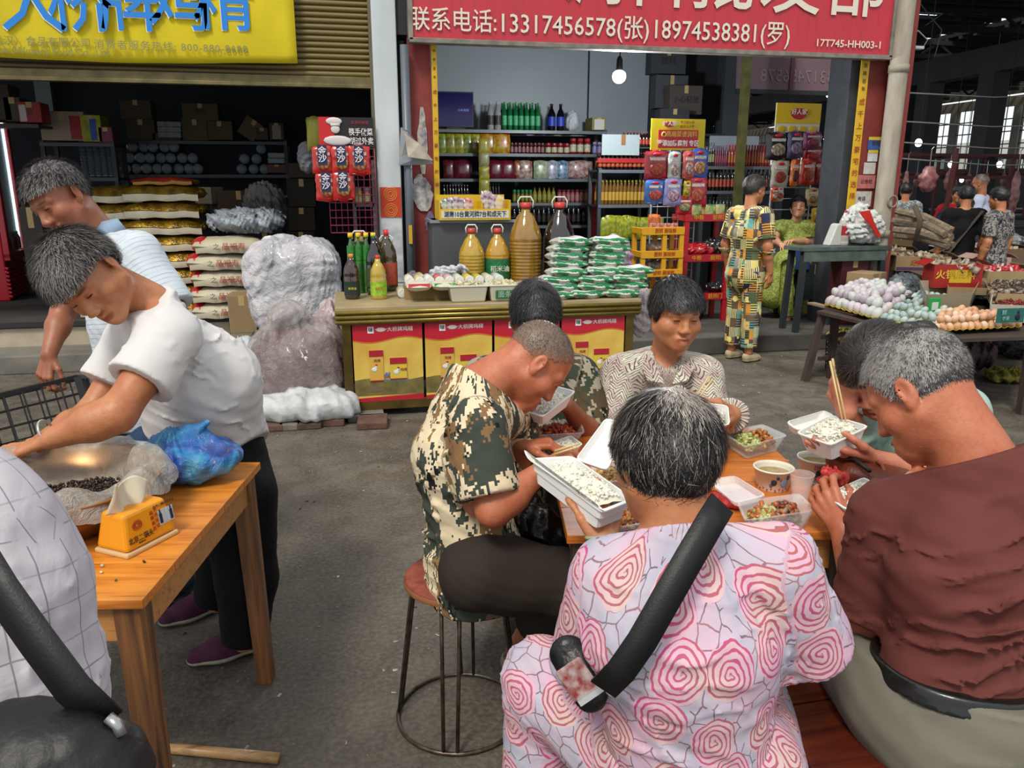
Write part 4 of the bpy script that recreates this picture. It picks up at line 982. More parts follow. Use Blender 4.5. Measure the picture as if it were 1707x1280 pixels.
F=Field();F.add([Cone(T(20,1260,.80),T(140,1260,.80),.055,.050),Cone(T(60,1330,.80),T(150,1330,.80),.07,.06)],.04);F.mod(lambda p,D:(D+.004*sinnoise(p,25,4)).astype(np.float32));V,Q=polygonise(F,.006)
ob('pouch',mesh(V-L,Q),M('0a0a0b',.5,bump=.3,bscale=40),cb)
P=[T(-40,920,.80),T(0,985,.795),T(60,1070,.785),T(120,1150,.785),T(178,1205,.80)];V=[]
for i,p in enumerate(P):
 d_=nrm(P[min(i+1,len(P)-1)]-P[max(i-1,0)]);s_=nrm(np.cross(d_,-_fw))*.019;V+=[p-s_-L,p+s_-L]
o=ob('strap',mesh(V,[(2*i,2*i+1,2*i+3,2*i+2)for i in range(len(P)-1)]),M('0c0c0d',.5,bump=.1,bscale=300),cb);k_=o.modifiers.new('s','SOLIDIFY');k_.thickness=.004
mb=MB();mb.tube([T(180,1195,.79)-L,T(196,1208,.79)-L,T(202,1225,.79)-L],.006,8);mb.o('ring',M('a0a0a0',.3,.8),cb,True)
p0=T(-60,672,2.72);p1=T(128,628,2.86);up_=nrm(CV(.28,1,.12));wv=p1-p0;W_=np.linalg.norm(wv);wx=nrm(wv);wn=nrm(np.cross(wx,up_));upv=np.cross(wn,wx);wn=wn if wn[1]>0 else-wn
cr=thing('crate','black plastic grid crate tilted in the hand of the person in the polo shirt','crate',p0);blk=M('15171a',.45);H_=.30;D_=.34
for(o0,ax_,ay_,lx,ly)in((0*wn,wx,-upv,W_,H_),(wx*W_,wn,-upv,D_,H_),(0*wn,wn,-upv,D_,H_),(wn*D_,wx,-upv,W_,H_),(-upv*H_,wx,wn,W_,D_)):
 mb=MB();nx_=int(lx/.052);ny_=int(ly/.052)
 for i in range(nx_+1):mb.bar(o0+ax_*lx*i/nx_,o0+ax_*lx*i/nx_+ay_*ly,.005)
 for i in range(ny_+1):mb.bar(o0+ay_*ly*i/ny_,o0+ay_*ly*i/ny_+ax_*lx,.014 if i in(0,ny_)else.005)
 mb.o('grid_wall',blk,cr)
mb=MB()
for a in(0*wn,wx*W_,wx*W_+wn*D_,wn*D_):mb.bar(a,a-upv*H_,.018)
mb.o('corner_posts',blk,cr)
mb=MB();wq=T(78,720,2.05);x,y,z=axis_frame(CV(-.86,-.35,0));mb.tube([wq+(x*math.cos(t)+y*math.sin(t))*.033 for t in np.linspace(0,2*PI,25)[:-1]],.0035,6,True);tag(mb.o('bracelet',M('c0bdb4',.2,.6),None,True),'thin silver bangle on the wrist reaching over the basin','bracelet')
# ================================================================ the counter and what stands on it
CY=5.34;CZ=.78;cx0=AY(575,600,CY)[0];cx1=AY(1052,600,CY)[0];CD=.78;CW=cx1-cx0
ct=thing('counter','brass-framed market counter with four red and yellow poster panels','counter',((cx0+cx1)/2,CY+CD/2,.05))
br=M('6d5a26',.42,.55,var=.25,vscale=7,col2='4f4220');br2=M('8d7a3a',.35,.6,var=.2,vscale=9)
TH=CZ-.05
mb=MB();mb.box((0,0,TH-.012),(CW+.10,CD+.06,.024));mb.o('top',M('9a8a68',.5,var=.15,vscale=6),ct,bevel=.003)
for k,(dz,rr_,off)in enumerate(((-.034,.014,.012),(-.066,.016,.006),(-.098,.014,.0))):
 mb=MB();mb.tube([(-CW/2-.05,-CD/2-.02-off,TH+dz),(CW/2+.05,-CD/2-.02-off,TH+dz)],rr_,10);mb.o('ridge',br2,ct,True)
mb=MB();mb.box((0,-CD/2+.0,TH-.07),(CW+.08,.04,.10));mb.box((-CW/2-.02,0,TH-.07),(.04,CD,.10));mb.box((CW/2+.02,0,TH-.07),(.04,CD,.10));mb.o('rim',br,ct)
for sx in(-1,1):
 for sy in(-1,1):mb=MB();mb.box((sx*(CW/2-.02),sy*(CD/2-.025),(TH-.1)/2),(.06,.05,TH-.1));mb.o('leg',br,ct,bevel=.003)
mb=MB();mb.box((0,-CD/2+.025,.035),(CW-.06,.04,.07));mb.o('bottom_rail',br,ct,bevel=.003)
mb=MB();mb.box((0,CD/2-.02,TH/2-.05),(CW-.08,.01,TH-.12));mb.box((-CW/2+.0,0,TH/2-.05),(.01,CD-.06,TH-.12));mb.box((CW/2,0,TH/2-.05),(.01,CD-.06,TH-.12));mb.o('side_panels',M('3a3428',.6),ct)
pwid=(CW-.10)/4;yel=M('d2b858',.45,var=.12,vscale=4,col2='c29a3e');rdp=M('b01f30',.4);PH=TH-.19
for i in range(4):
 x=-CW/2+.05+pwid*(i+.5);y=-CD/2+.012
 mb=MB();mb.box((0,0,0),(pwid-.018,.006,PH));pn=mb.o('poster_panel',yel,ct,loc=(x,y,.075+PH/2))
 P=[];hw=pwid/2-.009;
 for j in range(13):u=j/12;P.append((-hw+2*hw*u,0,PH/2-.115-.018*math.sin(u*2*PI)))
 P+=[(hw,0,PH/2),(-hw,0,PH/2)]
 mb=MB();mb.poly([np.array(p)+[0,-.004,0]for p in P],.003,(0,1,0));mb.o('red_band',rdp,pn)
 mb=MB();mb.poly([np.array((p[0],-.0035,p[2]-.008))for p in P[:13]]+[np.array((p[0],-.0035,p[2]+.004))for p in P[:13]][::-1],.003,(0,1,0));mb.o('orange_line',M('c8641e',.5),pn)
 mb=MB();mb.box((-.115,-.0065,PH/2-.048),(.042,.002,.046));mb.o('logo_square',M('d8d8d8',.5),pn);
 text('味',.034,M('20242c'),pn,(-.115,-.009,PH/2-.048));mb=MB();mb.sph((-.045,-.006,PH/2-.048),(.034,.0025,.016),14,6);mb.box((-.045,-.006,PH/2-.046),(.080,.002,.008));mb.o('winged_logo',M('cfc0bc',.5),pn,True)
 text('大桥牌鸡精',.036,M('e0dcd4',.5),pn,(.085,-.0065,PH/2-.048))
 for(cx_,w_,h_,zc)in((-.085,.095,.22,-.03),(.065,.115,.155,-.055)):
  mb=MB();mb.box((cx_,-.0065,zc),(w_,.006,h_));c_=mb.o('printed_can',M('c9b23c' if w_>.1 else 'c8a048',.4),pn)
  mb=MB();mb.box((cx_,-.0105,zc+h_/2-.022),(w_,.003,.044));mb.o('can_lid',M('9c2030',.4),c_);mb=MB();mb.box((cx_,-.0105,zc-h_/2+.004),(w_,.003,.008));mb.o('can_base',M('9c2030',.4),c_)
  mb=MB();mb.sph((cx_-.015,-.0105,zc-.025),(.020,.0015,.016),10,6);mb.sph((cx_-.003,-.0105,zc-.006),(.009,.0015,.010),8,6);mb.o('hen',M('d0d4d4',.5),c_,True)
  mb=MB();mb.sph((cx_-.001,-.0112,zc+.006),(.009,.0015,.007),8,5);mb.o('comb',M('a8281c',.5),c_,True)
  text('鸡精',.024,M('8a3a3c',.5),c_,(cx_+.005+(.03 if w_>.1 else 0),-.011,zc+(.035 if w_<.1 else-.01)),ex=.0005)
 mb=MB();mb.poly([np.array((-hw+2*hw*u,-.0045,-PH/2+.14+.012*math.sin(u*7)))for u in np.linspace(0,1,9)]+[np.array((hw,-.0045,-PH/2+.03)),np.array((-hw,-.0045,-PH/2+.03))],.003,(0,1,0));mb.o('printed_house',M('6f6436',.55,var=.3,vscale=12),pn)
 mb=MB();mb.poly([np.array((-.10+.055*math.cos(t),-.0065,-PH/2+.055+.05*math.sin(t)))for t in np.linspace(0,PI,9)],.003,(0,1,0));mb.o('printed_arch',M('6a5c44',.6),pn)
 text('大桥鸡精',.036,M('a8444c',.5),pn,(-.055,-.0075,-PH/2+.158),ex=.0008);text('鲜香好味',.040,M('3a7ac0',.5),pn,(.05,-.0078,-PH/2+.172),ex=.0008);text('一品大桥滋味鲜',.030,M('5a9a98',.5),pn,(.03,-.0080,-PH/2+.132),ex=.0008)
 mb=MB();mb.poly([np.array((-hw,-.006,-PH/2+.010)),np.array((hw,-.008,-PH/2+.028+.01*(i%2))),np.array((hw,-.006,-PH/2-.012)),np.array((-hw,-.006,-PH/2-.016))],.004,(0,1,0));mb.o('red_hem',M('a82430',.4),pn)
bk=[M('5b4238',.9,var=.3,vscale=10,bump=.4,bscale=60),M('6d665e',.9,var=.25,vscale=10,bump=.4,bscale=60),M('4d3c36',.9,var=.3,vscale=10,bump=.4,bscale=60)]
pd=thing('brick_pad','row of worn bricks and slabs on the ground under the sacks and the counter','bricks',(AZ(500,712,0)[0],AZ(500,712,0)[1],0));L=np.array(pd.location)
for k,(px,py,w_,d_,h_)in enumerate(((448,718,.20,.16,.045),(484,716,.14,.16,.045),(515,714,.16,.17,.045),(552,708,.19,.20,.05),(466,700,.24,.16,.05),(520,698,.26,.16,.05),(622,712,.20,.22,.05),(610,700,.25,.2,.05),(900,688,.22,.24,.05),(1030,684,.20,.24,.05))):
 q=AZ(px,py,0);mb=MB();mb.box((0,0,h_/2),(w_,d_,h_),rotz(rnd.uniform(-.08,.08)));mb.o('brick',bk[k%3],pd,loc=(q[0]-L[0],q[1]-L[1]+.05,0),bevel=.008)
# ---- bottles
def bottle(name,label,cat,prof,liquid,cap,capc,lab=None,labc='ffffff',loc=(0,0,0),group=None,sx=1.0,handle=None,n=20,fill=.8,gl=.35,labn=None,ltxt=None,ridgem=None,rz_=0):
 """prof: radius/height outline; liquid colour inside; cap (r,h); lab (z0,z1)"""
 t=thing(name,label,cat,loc,rz_,group);H_=prof[-1][1];rm=max(p[0]for p in prof)
 body=MB();body.lathe(prof,n,sx=sx)
 body.o('body',M(liquid,.12,spec=.8,coat=.6)if gl is None else M(liquid,.10,spec=.8,coat=.8,var=.15,vscale=20),t,True)
 mb=MB();mb.lathe([(cap[0],H_-.004),(cap[0]*1.05,H_+cap[1]*.3),(cap[0]*1.0,H_+cap[1])],14);mb.o('cap',M(capc,.4),t,True)
 if lab:
  z0,z1=lab;rr_=np.interp((z0+z1)/2,[p[1]for p in prof],[p[0]for p in prof])+.0012;
  mb=MB();mb.lathe([(rr_,z0),(rr_,z1)],n,sx=sx,capb=False,capt=False);mb.o('label',M(labc,.45,var=.25,vscale=40)if not labn else labn,t,True)
  if ltxt:text(ltxt[0],ltxt[1],M(ltxt[2]),t,(0,-rr_-.002,(z0+z1)/2),ex=.0005)
 if handle:
  mb=MB();hz,hw_,hh2=handle;mb.tube([(-hw_,0,hz),(-hw_*1.1,0,hz+hh2*.6),(-hw_*.7,0,hz+hh2),(hw_*.7,0,hz+hh2),(hw_*1.1,0,hz+hh2*.6),(hw_,0,hz)],.006,6);mb.o('handle',M('cfcfc8',.4),t,True)
 return t
oilp=lambda r,h:[(r*.92,0),(r,.008),(r,h*.10),(r*.96,h*.13),(r,h*.16),(r,h*.50),(r*.95,h*.53),(r*.99,h*.56),(r*.9,h*.70),(r*.62,h*.82),(r*.36,h*.90),(r*.32,h*.96)]
def jugp(r,h):
 P=[(r*.9,0),(r,.01)];z=.03
 while z<h*.62:P+=[(r,z),(r*.965,z+.006),(r,z+.012)];z+=.026
 return P+[(r*.99,h*.64),(r*.86,h*.74),(r*.50,h*.90),(r*.28,h*.95),(r*.26,h)]
q=AZ(588,498,CZ);bottle('oil_bottle','dark brown oil bottle with an orange cap, front left on the counter','bottle',oilp(.056,.31),'2a160c',(.016,.025),'c9781a',(.03,.13),'1c2c22',q,ltxt=('食用油',.02,'c9c04a'))
q=AZ(603,486,CZ);bottle('oil_bottle','large pale oil jug with a green shoulder and red cap behind the dark bottle','bottle',oilp(.088,.44),'8a7a3a',(.022,.03),'b02a24',(.34,.385),'2a6a3c',q,handle=(.40,.05,.06))
q=AZ(632,498,CZ);bottle('oil_bottle','yellow oil bottle with a lime green label, front of the counter','bottle',oilp(.058,.30),'a8902c',(.016,.025),'b8281c',(.03,.13),'8ab02c',q,ltxt=('花生油',.02,'c0302a'))
q=AZ(647,484,CZ);bottle('oil_bottle','tall dark oil jug with yellow collar and red cap next to the white pillar','bottle',oilp(.078,.44),'3a3016',(.020,.045),'b8202a',(.05,.22),'a84a34',q,handle=(.37,.045,.05))
q=np.array([AY(623,400,5.95)[0],5.95,CZ]);bottle('oil_bottle','black oil jug standing between the red-capped jugs','bottle',oilp(.066,.42),'16120c',(.02,.03),'1a3a24',(.06,.2),'34441c',q)
b0_=None
for i,px in enumerate((584,597,610,622)):
 q=np.array([AY(px,400,6.04)[0]+.0,6.04,CZ])
 if b0_ is None:b0_=bottle('sauce_bottle','green bottle with a yellow cap in the back row by the pink mesh','bottle',oilp(.030,.44),'2c5a24',(.018,.03),'c9b41c',(.20,.36),'2f7a30',q,group='yellow-capped green bottles behind the oil jugs')
 else:dup(b0_,q)
jq=lambda px:np.array([AY(px,400,5.98)[0],5.98,CZ]);jh=lambda px,py:AY(px,py,5.98)[2]-CZ
lab1=M('c89a2c',.4,var=.2,vscale=30)
q=jq(786);bottle('oil_jug','golden oil jug with a white handle, first of the big jugs on the counter','jug',jugp(.100,jh(786,388)),'a5851a',(.030,.035),'b03a30',None,loc=q,handle=(jh(786,388),.04,.06),sx=1.0)
q=jq(829);bottle('oil_jug','golden oil jug with a green and orange label in the middle of the counter','jug',jugp(.096,jh(829,388)),'a8801c',(.030,.035),'b03a30',(.10,.25),'1f6a3c',q,handle=(jh(829,388),.04,.06),ltxt=('稻米油',.05,'d8d8c8'))
q=jq(876);bottle('oil_jug','tallest ribbed amber oil jug with a white handle on the counter','jug',jugp(.128,jh(876,346)),'8a661c',(.040,.04),'b83a34',None,loc=q,handle=(jh(876,346),.055,.08),n=28)
q=jq(932);bottle('oil_jug','ribbed jug of nearly black oil behind the green-striped bags','jug',jugp(.125,jh(932,346)),'1c1210',(.040,.04),'b83a34',(.20,.23),'b08a80',q,handle=(jh(932,346),.055,.08),n=28)
# ---- rolls of noodles, ends towards the aisle
def roll(label,loc,ln,col,group,r=.0345):
 t=thing('noodle_roll',label,'noodles',loc,0,group)
 mb=MB();mb.cyl((0,0,r),(0,ln,r),r,n=16);mb.o('wrapper',M(col,.5,var=.2,vscale=25),t,True)
 mb=MB();mb.lathe([(r*.99,0),(r*1.01,.004),(r*.8,.006),(.001,.007)],16,R=rotx(PI/2));mb.o('paper_end',M('c9cac6',.6,var=.1,vscale=40,bump=.4,bscale=60),t,True,loc=(0,.0,r));return t
cols_=['c8c4b0','b8a878','c4c8c0','b8605c','b89a90','b4b8a4','b8a83c','a89a2c','b0ae90','b4b4ac']
rc=[]
for i in range(10):
 q=AY(683+i*16.6,455,5.56);q[2]=CZ+.100
 t=roll('wrapped noodle roll in the back row along the counter, %s from the left'%('first','second','third','fourth','fifth','sixth','seventh','eighth','ninth','tenth')[i],q,.20,cols_[i],'noodle rolls laid side by side in the back row')
 rc.append(t)
mb=MB();a=AY(674,463,5.62);b=AY(842,463,5.62);mb.box(((a[0]+b[0])/2,5.68,CZ+.0495),(b[0]-a[0],.14,.099));tag(mb.o('cardboard_tray',M('8a7248',.8),None,bevel=.003),'flat cardboard tray lifting the back row of noodle rolls','tray')
for i,(px,py,dz,cl)in enumerate(((671,497,0,'b0a890'),(691,498,0,'a8a078'),(710,498,0,'a8ac98'),(727,496,0,'b4b0a4'),(703,487,.066,'b8a878'))):
 q=AZ(px,py,CZ);roll('wrapped noodle roll in the front pile at the counter edge' if dz==0 else 'noodle roll lying on top of the front pile',q+[0,0,dz],.2,cl,'noodle rolls in the front pile' if dz==0 else None)
for i,(px,py,cl,nm)in enumerate(((683,480,'b02c38','red'),(718,476,'2f8a3c','green'))):
 q=AZ(px,py,CZ);t=thing('noodle_pack','noodle pack with a %s label on the front pile'%nm,'noodles',(q[0],5.52,CZ+.075));ob('pack',pillow(.17,.2,.07,i),M('bcb8a4',.5),t);mb=MB();mb.box((0,-.09,.045),(.15,.004,.028),rotx(-.3));mb.o('label',M(cl,.5),t)
for i,(px,py,r_)in enumerate(((897,463,.037),(922,462,.037),(878,462,.045),(862,468,.035))):
 q=AY(px,py,5.66);q[2]=CZ;roll(('wide white paper roll','slim paper roll','pinkish paper roll','small flat paper roll')[i]+' between the oil jugs and the green-striped bags',q+[0,0,.002],.2,('b4b08c','a8a890','b8a8a0','b09a8c')[i],None,r_)
for i,(x0,x1,y1,lab_,txt_)in enumerate(((747,812,502,'translucent white tub of noodles at the counter edge',None),(815,866,502,'translucent tub with a green lettered label at the counter edge','面条'))):
 a=AZ(x0,y1,CZ);b=AZ(x1,y1,CZ);w_=b[0]-a[0];t=thing('tub',lab_,'tub',((a[0]+b[0])/2,5.47,CZ))
 V=[(sx*w_/2*s,sy*.09*s,z)for z,s in((0,.86),(.11,1.0))for sx,sy in((-1,-1),(1,-1),(1,1),(-1,1))]
 mb=MB();mb.add(V,[(3,2,1,0),(0,1,5,4),(1,2,6,5),(2,3,7,6),(3,0,4,7)]);mb.o('tub',M('b4b09c',.3,coat=.3),t,bevel=.012,seg=3);mb=MB();mb.box((0,0,.113),(w_*1.05,.19,.010));mb.o('rim',M('c4c2b4',.35),t,bevel=.004)
 L_=np.array(t.location);chunks('noodles',t,L_+[0,0,.115],np.array([w_*.85,0,0]),np.array([0,.14,0]),np.array([0,0,1.]),90,['c9c4a4','b8b08a'],.016,i,.015,.4,2.4)
 if txt_:mb=MB();mb.box((0,-.090,.05),(w_*.6,.006,.06));mb.o('label',M('27603c',.4),t);text(txt_,.05,M('9ab8a0'),t,(0,-.095,.05),ex=.001)
# ---- the stack of green-striped bags
sk=M('b9bdb4',.35,coat=.4,var=.15,vscale=20,bump=.3,bscale=30);grn=M('0f7a42',.3,coat=.5,var=.2,vscale=30)
base=thing('starch_bag','white plastic bag with a green stripe in the stack on the counter','bag',(0,0,0),0,'green-striped bags stacked on the counter')
pm_=pillow(.29,.20,.070,3,crumple=.016,nu=16,nv=12);ob('bag',pm_,sk,base)
V=[];m_=18
for i in range(m_):
 u=-.44+.88*i/(m_-1);
 for zz,yy in((.018,-.094),(.034,-.101),(.056,-.094)):V.append((u*.29+.0,yy-.006+.016*abs(u)**3*8,zz+.004*math.sin(u*14)))
mb=MB();mb.add(V,[(3*i+j,3*i+3+j,3*i+4+j,3*i+1+j)for i in range(m_-1)for j in(0,1)]);o=mb.o('stripe',grn,base,True);o.modifiers.new('s','SOLIDIFY').thickness=.003
LV=lambda lv,j,n:'white bag with a green stripe, %s layer from the bottom of the stack, %s'%(('first','second','third','fourth','fifth','sixth','seventh','eighth')[lv],(('left','middle','right')if n==3 else('left','right'))[j])
x0=AZ(905,488,CZ)
rows=[(0,[912,962,1020]),(1,[920,975,1032]),(2,[915,972,1025]),(3,[925,985,1035]),(4,[930,990]),(5,[922,985]),(6,[925,992]),(7,[930,990])]
first=True
for k,(lv,pxs)in enumerate(rows):
 for j,px in enumerate(pxs):
  q=AY(px+12,480,CY+.12+(.05*lv if lv<5 else.30));z=CZ+.052*lv;y=CY+.13+(.012*lv if lv<4 else.14)+rnd.uniform(-.01,.01)
  lab_='white plastic bag with a green stripe in the stack on the counter'
  if first:base['label']=LV(0,0,3);base.location=(q[0],y,z);base.rotation_euler=(0,0,rnd.uniform(-.15,.15));first=False
  else:dup(base,(q[0],y,z),rnd.uniform(-.18,.18),LV(lv,j,len(pxs)))
ws=film('b8b6c4',.9,.3,.9,20)
q=AY(1030,430,CY+.45);blob('white_sack','wrinkled white and violet sack leaning behind the green-striped stack',np.array([q[0],CY+.52,CZ+.21]),(.14,.10,.21),M('b4b0bc',.4,var=.3,vscale=14,bump=.7,bscale=14,col2='9a6a88'),seed=21,lump=.03,ridges=7,h=.01)
lk=thing('leeks','bundle of dark green leek leaves lying behind the noodle rolls','vegetable',np.array([AY(770,440,5.78)[0],5.78,CZ]));r=random.Random(4)
for i in range(16):
 mb=MB();y=r.uniform(-.08,.12);z=r.uniform(.06,.14);a=r.uniform(-.2,.5);P=[(-.28+.07*k,y+.03*k*a*.3,z+.012*k*a+.0)for k in range(8)];mb.tube(P,[.004,.008,.009,.009,.008,.008,.006,.002],4);mb.o('leaf',M('1f3a18' if i%3 else '3f5a2c',.5),lk,True)
q=np.array([AY(742,430,5.85)[0],5.85,CZ]);blob('white_bag','thin white carrier bag slumped behind the noodle rolls',q+[0,.05,.115],(.13,.06,.10),film('c4c6ce',.92,.3,.8,16),seed=31,lump=.03,ridges=6,neck=(q+[.12,.0,.20],q+[.165,0,.14],.018,.022),h=.008)
q=np.array([AY(692,430,5.85)[0],5.85,CZ]);blob('clear_bag','nearly transparent carrier bag on the counter beside the white one',q+[0,.05,.07],(.10,.06,.06),film('b8aeb8',.42,.15,.9,22),seed=32,lump=.03,ridges=8,neck=(q+[-.03,.0,.15],q+[.05,0,.15],.012,.012),h=.008)
dc=thing('display_case','grey glass-fronted case behind the oil jugs','case',(AY(800,365,6.55)[0],6.75,0));zt=AY(800,366,6.55)[2]
mb=MB();mb.box((0,0,zt/2),(.80,.4,zt));mb.o('cabinet',M('4a4e50',.4,var=.2,vscale=3),dc,bevel=.01)
mb=MB();mb.box((0,0,zt-.012),(.84,.44,.024));mb.o('glass_top',M('7d8a8c',.15),dc)
a=AY(733,362,6.5);b=AY(850,362,6.5);w_=b[0]-a[0];yc=thing('display_carton','yellow display carton of snack packets behind the counter, lettered in dark blue','carton',((a[0]+b[0])/2,6.62,zt));yy=M('c9a51c',.5)
for(c_,d_)in(((0,-.13,.045),(w_,.01,.09)),((0,.13,.10),(w_,.01,.20)),((-w_/2,0,.08),(.01,.26,.16)),((w_/2,0,.08),(.01,.26,.16)),((0,0,.006),(w_,.26,.012)),((.06,0,.08),(.01,.24,.14))):
 mb=MB();mb.box(c_,d_);mb.o('card',yy,yc)
mb=MB();mb.box((0,-.137,.045),(w_*.96,.003,.060));mb.o('front_print',M('c8c8b0',.5),yc)
text('湖南10台黄河牌7台和成天下',.052,M('1c2c5a'),yc,(0,-.140,.045),sx=.80,bold=.0008)
for i,(dx,cl,h2)in enumerate(((-.20,'28305a',.11),(-.15,'5a2a5c',.12),(-.10,'2c3a6a',.11),(-.05,'9a2c34',.11),(.11,'5a2458',.17),(.16,'6a3a6c',.14),(.21,'b89a2c',.13),(-.24,'2c6a3a',.10))):
 t=thing('snack_packet',['blue-violet','plum','navy','red-topped','tall purple','short purple','golden','green'][i]+' snack packet in the yellow display carton','snack',(yc.location[0]+dx,6.60,zt+.02));ob('pouch',pillow(.10,h2+.04,.04,i,nu=10,nv=8),M(cl,.3,coat=.5,var=.4,vscale=30,col2='c0b8a8'),t).rotation_euler=(PI/2-.15,0,0)
 t.children[0].location=(0,0,(h2+.04)/2)
# ================================================================ goods in the two shops
card=[M('7a6448',.85,var=.12,vscale=5),M('8a7454',.85,var=.12,vscale=5),M('6a543c',.85,var=.12,vscale=5),M('94805c',.85,var=.1,vscale=5)]
tape_m=M('a89060',.5)
def carton(label,px0,px1,py0,py1,Y,mat=None,rz_=0,d=.3,txt_=None,tc='5a3c28',panel=None,cat='box',tilt=0,openb=False,name='cardboard_box',group=None):
 a=AY(px0,py1,Y);b=AY(px1,py0,Y);w_=b[0]-a[0];h_=b[2]-a[2];t=thing(name,label,cat,((a[0]+b[0])/2,Y+d/2,a[2]),rz_,group)
 if tilt:t.rotation_euler=(0,tilt,rz_)
 mb=MB();mb.box((0,0,h_/2),(w_,d,h_));mb.o('box',mat or card[int(abs(px0))%4],t,bevel=.004)
 mb=MB();mb.box((0,-d/2-.001,h_*.86),(.05,.002,h_*.27));mb.o('tape',tape_m,t)
 if txt_:text(txt_,min(h_*.35,w_*.8/len(txt_)),M(tc),t,(0,-d/2-.003,h_*.5),ex=.001)
 if panel:mb=MB();mb.box((w_*panel[1],-d/2-.003,h_*.45),(w_*panel[2],.004,h_*.8));mb.o('printed_panel',M(panel[0],.6),t)
 return t
def shelf(label,px0,px1,ys,Y,d=.42,col='3c4044',top=None,legs=True,z0=PZ,name='shelf_unit',edge='5a6064',py_shift=0):
 """boards at the given photo heights on plane Y"""
 a=AY(px0,ys[0],Y);b=AY(px1,ys[0],Y);t=thing(name,label,'shelf',((a[0]+b[0])/2,Y+d/2,z0));w_=b[0]-a[0];m=M(col,.5);Z=[]
 for y in ys:
  z=AY((px0+px1)/2,y,Y)[2];Z.append(z);mb=MB();mb.box((0,0,-.012),(w_,d,.024));mb.o('board',m,t,loc=(0,0,z-z0))
  mb=MB();mb.box((0,-d/2-.004,-.018),(w_,.008,.036));mb.o('price_rail',M(edge,.4),t,loc=(0,0,z-z0))
 top=top or Z[0]+.02
 if legs:
  for sx in(-1,1):
   for sy in(-1,1):mb=MB();mb.box((sx*(w_/2-.02),sy*(d/2-.02),(top-z0)/2),(.04,.04,top-z0));mb.o('post',m,t)
 return Z
def mini(name,label,cat,group,kind,r,h,c1,c2,c3,loc):
 t=thing(name,label,cat,loc,0,group)
 if kind=='bottle':
  mb=MB();mb.lathe([(r*.9,0),(r,.01),(r,h*.60),(r*.75,h*.72),(r*.35,h*.84),(r*.32,h*.93)],10);mb.o('body',M(c1,.15,coat=.5),t,True)
  mb=MB();mb.lathe([(r*.38,h*.92),(r*.40,h)],8);mb.o('cap',M(c2,.4),t);mb=MB();mb.lathe([(r*1.02,h*.18),(r*1.02,h*.52)],10,capb=False,capt=False);mb.o('label',M(c3,.5,var=.3,vscale=60),t,True)
 elif kind=='jar':
  mb=MB();mb.lathe([(r*.9,0),(r,.01),(r,h*.72),(r*.85,h*.82)],10);mb.o('body',M(c1,.2,coat=.5),t,True)
  mb=MB();mb.lathe([(r*.88,h*.82),(r*.9,h)],10);mb.o('cap',M(c2,.4),t);mb=MB();mb.lathe([(r*1.02,h*.15),(r*1.02,h*.62)],10,capb=False,capt=False);mb.o('label',M(c3,.5,var=.3,vscale=60),t,True)
 elif kind=='pouch':
  o=ob('pouch',pillow(r*2,h,r*.7,int(h*1000)%17,nu=9,nv=8),M(c1,.3,coat=.5,var=.35,vscale=22,col2=c2),t);o.rotation_euler=(PI/2-.08,0,0);o.location=(0,0,h/2)
  mb=MB();mb.box((0,-r*.36-.006,h*.5),(r*1.1,.004,h*.34));mb.o('label',M(c3,.5,var=.35,vscale=50),t)
 elif kind=='roll':
  mb=MB();mb.cyl((0,0,r),(0,h,r),r,n=12);mb.o('sleeve',M(c1,.2,coat=.5,var=.3,vscale=30),t,True);mb=MB();mb.cyl((0,-.004,r),(0,.001,r),r*.82,r*.9,n=12);mb.o('end',M(c2,.4,var=.3,vscale=40),t,True)
 return t
ORD=('first','second','third','fourth','fifth','sixth','seventh','eighth','ninth','tenth')
def rowof(n,px0,px1,z,Y,**k):
 base=None;jit=.002;rows=k.pop('rows',1);dy=k.pop('dy',.09);sp=abs(AY(px1,250,Y)[0]-AY(px0,250,Y)[0])/n
 k['r']=min(k['r'],sp*.46);dy=max(dy,k['r']*2.2);lab=k['label'];lb=lambda i:lab+', '+ORD[i]+' from the left' if rows==1 and n<=10 and len(lab.split())<=12 else lab
 for q in range(rows):
  for i in range(n):
   px=px0+(px1-px0)*((i+.5)/n);x=AY(px,250,Y)[0];loc=(x+rnd.uniform(-jit,jit),Y+.07+q*dy+rnd.uniform(-jit,jit),z)
   if base is None:k['label']=lb(i);base=mini(loc=loc,**k)
   else:dup(base,loc,rnd.uniform(-.15,.15),lb(i))
 return base
# ---------------- middle shop, shelf along the back wall
SB=9.85
Z=shelf('dark grey wall shelf along the back of the middle shop',724,1012,(217,256,298,338,376),SB,.42,'2c3034')
t=thing('television','dark screen showing faint blue light on the top shelf at the left','television',(AY(760,180,SB)[0],SB+.1,Z[0]));a=AY(729,210,SB+.1);b=AY(790,152,SB+.1);w_=b[0]-a[0];h_=b[2]-a[2]
mb=MB();mb.box((0,0,h_/2+.03),(w_,.04,h_));mb.o('case',M('0a0b10',.4),t,bevel=.004);mb=MB();mb.box((0,-.022,h_/2+.03),(w_*.96,.002,h_*.93));mb.o('screen',M('0c0c38',.15,emit=.5),t);text('小米电视',.035,M('5a6ac0',emit=.6),t,(w_*.22,-.025,h_*.55),ex=.0005)
mb=MB();mb.box((0,0,.012),(w_*.5,.16,.02));mb.o('foot',M('111216'),t)
rowof(2,813,838,Z[0],SB,name='wine_bottle',label='silver-white bottle with a dark emblem on the top back shelf',cat='bottle',group='silver bottles on the top back shelf',kind='bottle',r=.045,h=.33,c1='8d8a8c',c2='a5a2a2',c3='3a3436')
rowof(7,838,903,Z[0],SB,name='soda_bottle',label='green soda bottle on the top back shelf',cat='bottle',group='green soda bottles on the top back shelf',kind='bottle',r=.05,h=.33,c1='0c5a30',c2='1f7a3c',c3='3f9a6a',rows=2,dy=.12)
